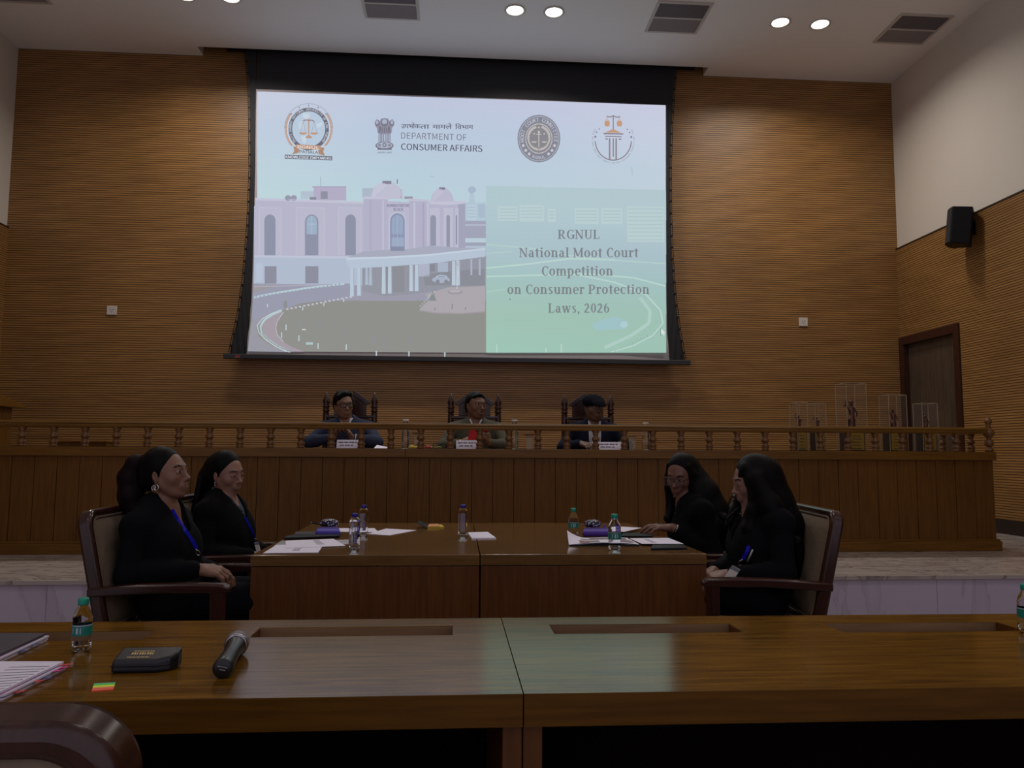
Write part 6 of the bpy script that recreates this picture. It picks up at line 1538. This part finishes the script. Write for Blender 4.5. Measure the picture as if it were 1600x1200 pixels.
# raised / folded papers on the right half, sheets under the hand
q = [atz(x, y, ZT) for x, y in ((889, 853), (999, 852.5), (979, 842), (886, 847))]; q = [Vector((p.x, p.y, ZT+.0065)) for p in q]
def bookpt(u, v, e=0):
    a = q[0].lerp(q[1], u).lerp(q[3].lerp(q[2], u), v); return a+up*(.055*max(0, 1-u/.38)**2*v+.010*math.sin(u*PI)+e)
t = thing('stapled_papers', 'open stack of printed papers with its left leaf standing up, behind a bottle', 'papers', tuple(q[0]), 0, None, True)
b = MB(); b.grid(lambda u, v: bookpt(u, v), 20, 6); b.grid(lambda u, v: bookpt(1-u, v, -.004), 20, 6); b.build('leaves', M_paper, t, 0, True)
b = MB()
for (u0, u1, v0, v1, m) in ((.16, .30, .05, .40, 1), (.20, .92, .55, .70, 0), (.35, .95, .75, .9, 0), (.3, .45, .1, .4, 0), (.72, .96, .15, .55, 0)):
    b.grid(lambda u, v: bookpt(u0+(u1-u0)*u, v0+(v1-v0)*v, .0012), 6, 2, m)
b.build('print_lines', [mk('photo_print', (140, 126, 136), .6), mk('red_print', (150, 100, 104), .6)], t, 0, False)
sheet('paper_sheet', 'printed white sheet between the open papers and the phone, near the right corner', 'paper', [(1003, 853), (1068, 853), (1044, 843.5), (984, 844.5)], ZT+.010, .0012, None, g_, txtblock(.30, .42, .2, .9, 5))
sheet('paper_sheet', 'sheet of paper held under the fingers of the woman with glasses', 'paper', [(948, 833.5), (975, 835), (1003, 828.5), (958, 826)], ZT+.014, .0012, None, g_)
p = atz(945, 831, ZT); t = thing('ink_cap', 'tiny violet pen cap standing behind the right violet pouch', 'pen cap', (p.x, p.y, ZT), 0, None)
b = MB(); b.lathe([(.006, 0), (.007, .028), (.004, .045), (0, .047)], (0, 0, 0), 12); b.build('cap_body', M_vio, t)
# sticky notes with a black cover near the back
q = [atz(x, y, ZT) for x, y in ((668, 826), (694, 825), (690, 821.5), (671, 822))]; q = [Vector((a.x, a.y, ZT)) for a in q]
t = thing('sticky_notes', 'yellow and orange sticky notes in an open black cover near the table back', 'sticky notes', tuple(sum(q, Vector())/4), 0, None, True)
b = MB(); b.slab(q, .008); b.build('yellow_pad', mk('yellow_note', (190, 176, 40), .7), t)
b = MB(); b.slab([p+up*.0081 for p in (q[0].lerp(q[1], .0), q[0].lerp(q[1], .72), q[3].lerp(q[2], .72), q[3])], .005); b.build('orange_pad', mk('orange_note', (214, 150, 90), .7), t)
b = MB(); c0, c1 = q[0], q[3]; dv = (q[0]-q[1])*.62; b.slab([c0+dv+up*.034, c0+up*.001, c1+up*.001, c1+dv+up*.034], .0025, up=up); b.build('cover', M_black, t)

# ------------------------------------------------------------------ front desk
def block(label, px, h, z0=ZT):
    q = [atz(x, y, ZT) for x, y in px]; return [Vector((p.x, p.y, z0)) for p in q]
# two document stacks with index tabs
def docs(label, fl, fr, br, bl, cover, tabs, topmat):
    q = [Vector((p.x, p.y, ZT)) for p in (atz(*fl, ZT), atz(*fr, ZT), atz(*br, ZT), atz(*bl, ZT))]
    t = thing('document_stack', label, 'papers', tuple(sum(q, Vector())/4), 0, 'document stacks on the left front desk', True)
    z = 0
    for k, (h, m, sx) in enumerate(((.003, M_paper, .004), (.003, mk('blue_grey_paper', (120, 130, 170), .7), 0.0), (.004, M_paper, .006), (.003, mk('pink_sheet', (204, 120, 170), .7), -.002), (.004, topmat, .0))):
        d = (q[1]-q[0]).normalized()*sx; e = (q[3]-q[0]).normalized()
        b = MB(); b.slab([q[0]+up*z, q[1]+d+up*z, q[2]+d+e*(.012 if k == 3 else 0)+up*z, q[3]+e*(.012 if k == 3 else 0)+up*z], h); b.build('leaf_block' if k < 4 else 'top_sheet', m, t); z += h
    d = (q[1]-q[0]).normalized(); f = (q[2]-q[1])
    for v, zz, m in tabs:
        a = q[1]+f*v+up*zz; b = MB(); b.slab([a, a+d*.022, a+d*.022+f.normalized()*.012, a+f.normalized()*.012], .0006); b.build('index_tab', m, t)
    if topmat is M_paper:
        b = MB()
        for k in range(9):
            v = .08+.09*k; u0 = .62-.02*k*0
            A = q[0].lerp(q[1], u0).lerp(q[3].lerp(q[2], u0), v); B = q[0].lerp(q[1], .97).lerp(q[3].lerp(q[2], .97), v); e = f.normalized()*.003
            b.add([tuple(p+up*(z+.0004)) for p in (A, B, B+e, A+e)], [(0, 1, 2, 3)])
        b.build('text_lines', M_ink, t)
    return t
pk, rd = mk('pink_tab', (224, 40, 140), .5), mk('red_tab', (214, 54, 60), .5)
docs('printed document stack with pink and red index tabs, at the near left desk edge', (-160, 1120), (2, 1094), (99, 1046), (-90, 1046), None, [(.12, .004, rd), (.42, .006, rd), (.55, .004, mk('blue_tab', (60, 80, 150), .5)), (.72, .009, pk), (.84, .009, pk), (.92, .011, rd)], M_paper)
docs('document stack with a dark cover sheet, farther back at the left picture edge', (-150, 1058), (-4, 1036), (72, 1000), (-90, 1000), None, [(.35, .004, mk('blue_tab', (60, 80, 150), .5)), (.6, .006, MATS['blue_tab'])], mk('dark_cover_sheet', (66, 62, 74), .5))
# glasses case
fl_, fr_ = atz(171, 1053, ZT), atz(262, 1054, ZT)
bk = atz(190, 1035, ZT)
t = thing('glasses_case', 'black folding glasses case with gold lettering on the left front desk', 'case', (fl_.x, fl_.y, ZT), 0, None, True)
xw = atz(279, 1045, ZT).x-fl_.x; dp = .058; hh = .034
b = MB(); N_ = 12
def cs(u, k):   # cross-section along the case: left end square, right end sweeping to a point
    pass
prof = [(0, 0), (xw*.72, 0), (xw*.90, .012), (xw*.985, .032), (xw*.985, dp), (0, dp)]
low = [(fl_.x+a, fl_.y+c, ZT+.0005) for a, c in prof]; zt = lambda c: ZT+.026+.016*c/dp; top = [(fl_.x+a*.995+.002, fl_.y+c*.94+.003, zt(c)) for a, c in prof]
n = len(low); b.add(low+top, [tuple(reversed(range(n))), tuple(range(n, 2*n))]+[(i, (i+1) % n, n+(i+1) % n, n+i) for i in range(n)]); b.build('case_body', mk('black_leatherette', (26, 25, 32), .42, .1, 60, .05), t, .006)
b = MB(); b.prism([(fl_.x+a, fl_.y+c-.0004 if c < .02 else fl_.y+c, ZT+.013) for a, c in prof], (0, 0, .0015)); b.build('lid_seam', M_black, t)
b = MB(); gx, gy = fl_.x+xw*.25, fl_.y+.013
for r_, (x0, x1, n_) in enumerate(((-.004, .042, 16), (0, .048, 9), (.002, .046, 14))):
    yy = gy+r_*.0115
    for k in range(n_):
        a = gx+x0+(x1-x0)*k/n_; w_ = (x1-x0)/n_*(.62 if (k*7+r_) % 3 else .4); hgt = .0035 if r_ != 1 else .008
        b.add([(u, v, zt((v-fl_.y-.003)/.94)+.0005) for u, v in ((a, yy), (a+w_, yy), (a+w_, yy+hgt), (a, yy+hgt))], [(0, 1, 2, 3)])
b.build('gold_lettering', mk('gold_print', (232, 196, 122), .5), t)
# microphone lying on the desk
pa, pb = atz(344, 1064, ZT), atz(371, 1022, ZT)
pa = Vector((pa.x, pa.y+.012, ZT+.0205)); pb = Vector((pb.x, pb.y, ZT+.027)); ax = (pb-pa).normalized(); Lm = (pb-pa).length
t = thing('microphone', 'black wireless handheld microphone with a silver grille lying on the front desk', 'microphone', (pa.x, pa.y, ZT), 0, None, True)
b = MB(); b.lathe([(.0185, 0), (.0205, .004), (.0200, .03), (.0175, .10), (.0185, Lm*.70), (.0215, Lm*.80), (.0225, Lm*.84)], pa, 28, axis=ax); b.build('handle', mk('mic_black', (30, 31, 32), .38), t)
b = MB(); b.lathe([(.0235, Lm*.84), (.0262, Lm*.855), (.0262, Lm*.885), (.0245, Lm*.90)], pa, 28, axis=ax); b.build('grille_collar', M_metal, t)
b = MB(); b.lathe([(.0255, Lm*.90), (.0265, Lm*.96), (.0255, Lm*1.02), (.021, Lm*1.08), (.012, Lm*1.115), (0, Lm*1.125)], pa, 28, axis=ax); b.build('grille', mk('mic_mesh', (150, 146, 150), .35, .5, 900, .5, metal=1.0), t)
b = MB(); q_ = ax.to_track_quat('Z', 'Y').to_matrix()
for dy, wl in ((.004, .020), (-.002, .012)):
    b.obox(pa-ax*.0004+q_@Vector((0, dy, 0)), (wl, .0016, .0008), q_@Matrix.Rotation(.25, 3, 'Z'))
b.build('end_marking', mk('pale_print', (150, 150, 150), .5), t)
# page flags
q = [Vector((p.x, p.y, ZT)) for p in (atz(143, 1081, ZT), atz(177, 1078.5, ZT), atz(180.5, 1067, ZT), atz(147, 1069, ZT))]
t = thing('page_flags', 'small pad of red, orange, yellow and green page flags on the front desk', 'sticky flags', tuple(q[0]), 0, None, True)
for k, (c0, v0, v1) in enumerate((((255, 84, 60), 0, .24), ((240, 110, 90), .24, .40), ((214, 230, 40), .42, .66), ((70, 200, 80), .68, .90), ((90, 130, 130), .90, 1.0))):
    b = MB(); b.slab([q[0].lerp(q[3], v0), q[1].lerp(q[2], v0), q[1].lerp(q[2], v1), q[0].lerp(q[3], v1)], .0018); b.build('flag_strip', mk('flag_%d' % k, tuple(min(255, v*1.15) for v in c0), .5, .02), t)

# ------------------------------------------------------------------ things on the judges' bench
ZK = ZBT
M_glass = clear('clear_glass', (245, 248, 246), 1.45); M_glass2 = thin('tumbler_glass', (230, 225, 215), .16)
def plate(label, x0, x1, y0, y1, Y):
    a, c = aty(x0, y1, Y), aty(x1, y1, Y); h = aty(x0, y0, Y).z-ZK
    t = thing('name_plate', label, 'name plate', ((a.x+c.x)/2, Y, ZK), 0, 'name plates on the bench', True)
    b = MB(); b.prism([(a.x, Y, ZK), (a.x, Y+.07, ZK), (a.x, Y+.035, ZK+h)], (c.x-a.x, 0, 0)); b.build('plate', M_paper, t)
    b = MB(); n_ = Vector((0, -h, .035)).normalized()*.0008; W2 = c.x-a.x
    for r_, (u0, u1) in enumerate(((.08, .80), (.14, .70))):
        z0 = .62-.34*r_; u = u0
        k = 0
        while u < u1:
            w_ = .018+.012*((k*5+r_) % 3); zt = z0+.15
            P = [(a.x+W2*u, Y+.035*z0, ZK+h*z0), (a.x+W2*(u+w_), Y+.035*z0, ZK+h*z0), (a.x+W2*(u+w_), Y+.035*zt, ZK+h*zt), (a.x+W2*u, Y+.035*zt, ZK+h*zt)]
            b.add([tuple(Vector(p)+n_) for p in P], [(0, 1, 2, 3)]); u += w_+.010+(.03 if k % 5 == 4 else 0); k += 1
    b.build('printed_name', M_inkd, t)
plate('white name plate before the man with clasped hands', 525.5, 562.5, 687, 695, 6.52)
plate('white name plate before the man holding the red card', 712.5, 749, 687.8, 695.5, 6.52)
plate('white name plate before the man in the flat cap', 933.5, 971.5, 690.5, 698, 6.52)
def carafe(label, x, ytop, Y=6.80):
    p = aty(x, 690, Y); h = aty(x, ytop, Y).z-ZK; r = .031
    t = thing('glass_bottle', label, 'bottle', (p.x, Y, ZK), 0, 'glass bottles on the bench')
    b = MB(); b.lathe([(r*.9, 0), (r, .006), (r, h*.72), (r*.92, h*.80), (r*.62, h*.90), (r*.62, h*.94)], (0, 0, 0), 24, cap=True); b.build('bottle_body', M_glass, t)
    b = MB(); b.lathe([(r*.70, h*.935), (r*.86, h*.945), (r*.86, h*.99), (r*.7, h)], (0, 0, 0), 20); b.build('cap', M_white, t)
carafe('clear glass bottle with white cap between the first two men', 633.5, 655.5); carafe('clear glass bottle with white cap right of the man holding the red card', 804, 656); carafe('clear glass bottle with pale cap right of the man in the flat cap', 1009, 660.5)
def tumbler(label, x, ytop, Y=6.72, lid=True):
    p = aty(x, 690, Y); h = aty(x, ytop, Y).z-ZK; r = .034
    t = thing('drinking_glass', label, 'glass', (p.x, Y, ZK), 0, 'covered drinking glasses on the bench')
    b = MB(); b.lathe([(r*.8, 0), (r, h-.008), (r*.94, h-.008), (r*.74, .008), (0, .008)], (0, 0, 0), 24, cap=False); b.build('glass_wall', M_glass2, t)
    b = MB(); b.lathe([(.046, h-.008), (.048, h-.004), (.046, h), (0, h+.001)], (0, 0, 0), 24); b.build('coaster_lid', mk('wooden_lid', (110, 70, 34), .5), t)
tumbler('lidded drinking glass beside the first glass bottle', 652.5, 676); tumbler('lidded drinking glass between the speaking man and the man in the cap', 827.5, 678); tumbler('lidded drinking glass right of the capped man', 988, 680)
# papers, flowers, spectacles, red card and the small red object
pa, pb = aty(586, 692, 6.7), aty(609, 694, 6.7)
t = thing('paper_sheet', 'loose white sheets left on the bench beside the first glass bottle', 'paper', (pa.x, 6.7, ZK), 0, None, True)
b = MB(); b.slab([(pa.x, 6.62, ZK+.001), (pb.x+.03, 6.62, ZK+.001), (pb.x+.03, 6.86, ZK+.001), (pa.x, 6.86, ZK+.03)], .002); b.build('sheet', M_paper, t)
def flower(label, x, Y, col, n=6, s=1.0):
    p = aty(x, 692, Y); t = thing('flower', label, 'flower', (p.x, Y, ZK), 0, 'flower heads on the bench')
    F = Field()
    for k in range(n):
        a = 2*PI*k/n; F.ell((math.cos(a)*.013*s, math.sin(a)*.011*s, .010*s), (.011*s, .009*s, .010*s), None, .003)
    F.ell((0, 0, .014*s), (.010*s, .010*s, .012*s), None, .004); F.half((0, 0, .0005), (0, 0, -1)); F.mesh('petals', [col], t, .0035)
    b = MB(); b.tube([(0, 0, .006), (.04*s, .01, .004)], .002, 6); b.build('stem', mk('green_stem', (60, 90, 40), .7), t)
yl = mk('yellow_petal', (206, 184, 70), .7); rp = mk('red_petal', (176, 50, 60), .7)
flower('yellow flower head just right of the first glass bottle', 643.5, 6.58, yl, 7, 1.25); flower('smaller yellow flower beside the first lidded glass', 650.5, 6.55, yl, 5, .8)
flower('red and pink flower head left of the spectacles on the bench', 669, 6.58, rp, 6, 1.15); flower('olive yellow flower head next to the spectacles', 674.5, 6.6, mk('olive_petal', (150, 150, 60), .7), 5, .9); flower('olive yellow flower head inside the lying spectacles', 686, 6.62, MATS['olive_petal'], 5, 1.0)
p = aty(687, 692, 6.56)
t = thing('spectacles', 'black rimmed spectacles lying on the bench left of the red card', 'spectacles', (p.x, 6.56, ZK), 0, None)
b = MB()
for s_ in (-1, 1):
    b.tube([(s_*.03+a, 0, .022+c) for a, c in rrect(.05, .038, .014, 4)], .003, 6, closed=True); b.tube([(s_*.056, 0, .03), (s_*.058, .05, .02), (s_*.056, .12, .004)], .0025, 6)
b.tube([(-.006, 0, .027), (.006, 0, .027)], .0025, 6); o = b.build('rim', M_black, t)
b = MB()
for s_ in (-1, 1): b.add([(s_*.03+a, 0, .022+c) for a, c in rrect(.05, .038, .014, 4)], [tuple(range(20))])
b.build('lens', thin('clear_lens'), t)
# red card with a pale edge
Yc = 6.87; P4c = [aty(x, y, Yc) for x, y in ((731, 687.5), (748.5, 687.5), (749.8, 676), (746, 670), (740, 667.3), (734, 668))]
t = thing('red_card', 'bright red rounded card with pale edge held by the speaking man', 'card', tuple(P4c[0]), 0, None, True)
b = MB(); b.prism([tuple(p) for p in P4c], (0, .012, 0)); b.build('card_face', mk('red_velvet', (190, 8, 18), .6, .05), t, .002)
b = MB(); b.tube([p+Vector((0, .004, 0)) for p in P4c[1:]], .0045, 6); b.build('pale_edge', mk('pale_pink_edge', (222, 170, 168), .6), t)
p = aty(759.5, 671.5, 6.93)
t = thing('red_trinket', 'small red object with a white top held in the speaking man\'s fist', 'object', (p.x, p.y, p.z-.022), 0, None)
b = MB(); b.lathe([(.012, 0), (.022, .008), (.025, .02), (.021, .032)], (0, 0, 0), 18); b.build('red_body', mk('crimson', (170, 20, 56), .4), t)
b = MB(); b.lathe([(.021, .032), (.022, .040), (.014, .048), (0, .050)], (0, 0, 0), 18); b.build('white_top', M_white, t)
# the five trophies: justice statuettes on dark plinths inside clear boxes
M_acr = thin('clear_acrylic', (235, 225, 215), .03); M_acre = mk('acrylic_edge', (200, 180, 150), .3, .02, trans=0.4)
M_bronze = mk('bronze_statuette', (92, 60, 52), .3, .2, 40, metal=0.9); M_plaque = mk('gold_plaque', (156, 128, 32), .35, .05); M_plinth = mk('black_plinth', (20, 18, 20), .3)
def trophy(label, x0, x1, ytop, Y, fig, depth=None, mirror=1):
    a, c = aty(x0, 693, Y), aty(x1, 693, Y); H = aty((x0+x1)/2, ytop, Y).z-ZK; wd = c.x-a.x; dp = depth or wd
    t = thing('trophy', label, 'trophy', ((a.x+c.x)/2, Y+dp/2, ZK), 0, 'boxed trophies on the bench')
    hw, hd = wd/2, dp/2; e = .0045
    b = MB()
    for q in (((-hw, -hd), (hw, -hd)), ((hw, -hd), (hw, hd)), ((hw, hd), (-hw, hd)), ((-hw, hd), (-hw, -hd))):
        (xa, ya), (xb, yb_) = q; b.add([(xa, ya, .006), (xb, yb_, .006), (xb, yb_, H), (xa, ya, H)], [(0, 1, 2, 3)])
    b.add([(-hw, -hd, H), (hw, -hd, H), (hw, hd, H), (-hw, hd, H)], [(0, 1, 2, 3)]); o = b.build('acrylic_box', M_acr, t)
    b = MB()
    for sx in (-1, 1):
        for sy in (-1, 1): b.box(sx*hw-e/2, sx*hw+e/2, sy*hd-e/2, sy*hd+e/2, .006, H)
        b.box(sx*hw-e/2, sx*hw+e/2, -hd, hd, H-e, H); b.box(-hw, hw, sx*hd-e/2, sx*hd+e/2, H-e, H)
    b.build('box_edges', M_acre, o)
    b = MB(); b.box(-hw-.006, hw+.006, -hd-.006, hd+.006, 0, .006); b.build('base_board', M_plinth, t)
    ph = .095 if H < .4 else .17
    if H < .22: ph = .08
    b = MB(); b.box(-hw*.86, hw*.86, -hd*.8, hd*.8, .006, ph); pl = b.build('plinth', M_plinth, t, .004)
    b = MB(); b.box(-hw*.74, hw*.74, -hd*.8-.003, -hd*.8, .012, ph-.006); pq = b.build('plaque', M_plaque, pl)
    b = MB()
    for k in range(5): b.box(-hw*(.5-.06*(k % 2)), hw*(.5-.08*(k % 3)), -hd*.8-.0036, -hd*.8-.003, .016+(ph-.03)*(k+.2)/5, .016+(ph-.03)*(k+.45)/5)
    b.build('engraving', M_inkd, pq)
    # statuette of justice: robe, blindfolded head, raised arm with scales, sword arm lowered
    s = fig/.30; z0 = ph+.012; F = Field(); m_ = mirror
    F.cap((0, 0, z0), (0, 0, z0+.10*s), .036*s, .030*s, .02*s); F.cap((0, 0, z0+.10*s), (.004*s, 0, z0+.17*s), .029*s, .022*s, .02*s); F.ell((.004*s, 0, z0+.195*s), (.030*s, .022*s, .028*s), None, .02*s)
    F.cap((.005*s, 0, z0+.215*s), (.005*s, 0, z0+.24*s), .010*s, .010*s, .01*s); F.ell((.004*s, 0, z0+.258*s), (.016*s, .017*s, .021*s), None, .006*s); F.ell((.002*s, .008*s, z0+.268*s), (.019*s, .018*s, .017*s), None, .006*s)
    F.cap((-m_*.024*s, 0, z0+.208*s), (-m_*.058*s, -.006*s, z0+.235*s), .010*s, .009*s, .01*s); F.cap((-m_*.058*s, -.006*s, z0+.235*s), (-m_*.046*s, -.01*s, z0+.292*s), .009*s, .007*s, .006*s)
    F.cap((m_*.030*s, 0, z0+.205*s), (m_*.052*s, -.004*s, z0+.165*s), .010*s, .008*s, .01*s); F.cap((m_*.052*s, -.004*s, z0+.165*s), (m_*.036*s, -.022*s, z0+.135*s), .008*s, .007*s, .006*s)
    for k in range(5): F.cap((-.026*s+.013*s*k, -.026*s, z0), (-.012*s+.006*s*k, -.024*s, z0+.13*s), .006*s, .004*s, .006*s)
    st = F.mesh('statuette', [M_bronze], t, .0055)
    b = MB(); hx = -m_*.046*s; b.tube([(hx-.028*s, -.01*s, z0+.296*s), (hx+.028*s, -.01*s, z0+.296*s)], .0022, 6)
    for sx in (-1, 1):
        X = hx+sx*.028*s; b.tube([(X, -.01*s, z0+.296*s), (X, -.01*s, z0+.235*s)], .0012, 5); b.lathe([(0, z0+.226*s), (.013*s, z0+.234*s), (.013*s, z0+.236*s)], (X, -.01*s, 0), 12)
    b.build('scales', M_bronze, st)
    b = MB(); b.lathe([(.05*s, ph), (.052*s, ph+.006), (.046*s, ph+.012)], (0, 0, 0), 20); b.build('statuette_foot', M_plinth, st)
trophy('small boxed justice trophy, leftmost of the five on the bench', 1247, 1263, 628, 6.75, .155, .16)
trophy('small boxed justice trophy, second of the five from the left', 1275, 1292, 629.5, 6.75, .14, .15)
trophy('tallest boxed justice trophy with a gold plaque, in the middle of the five', 1325, 1356, 598, 6.72, .30, .20)
trophy('medium boxed justice trophy standing before the dark door frame', 1391, 1419, 616.5, 6.72, .22, .16)
trophy('small boxed justice trophy nearest the newel post', 1443, 1467, 629.5, 6.72, .16, .14)
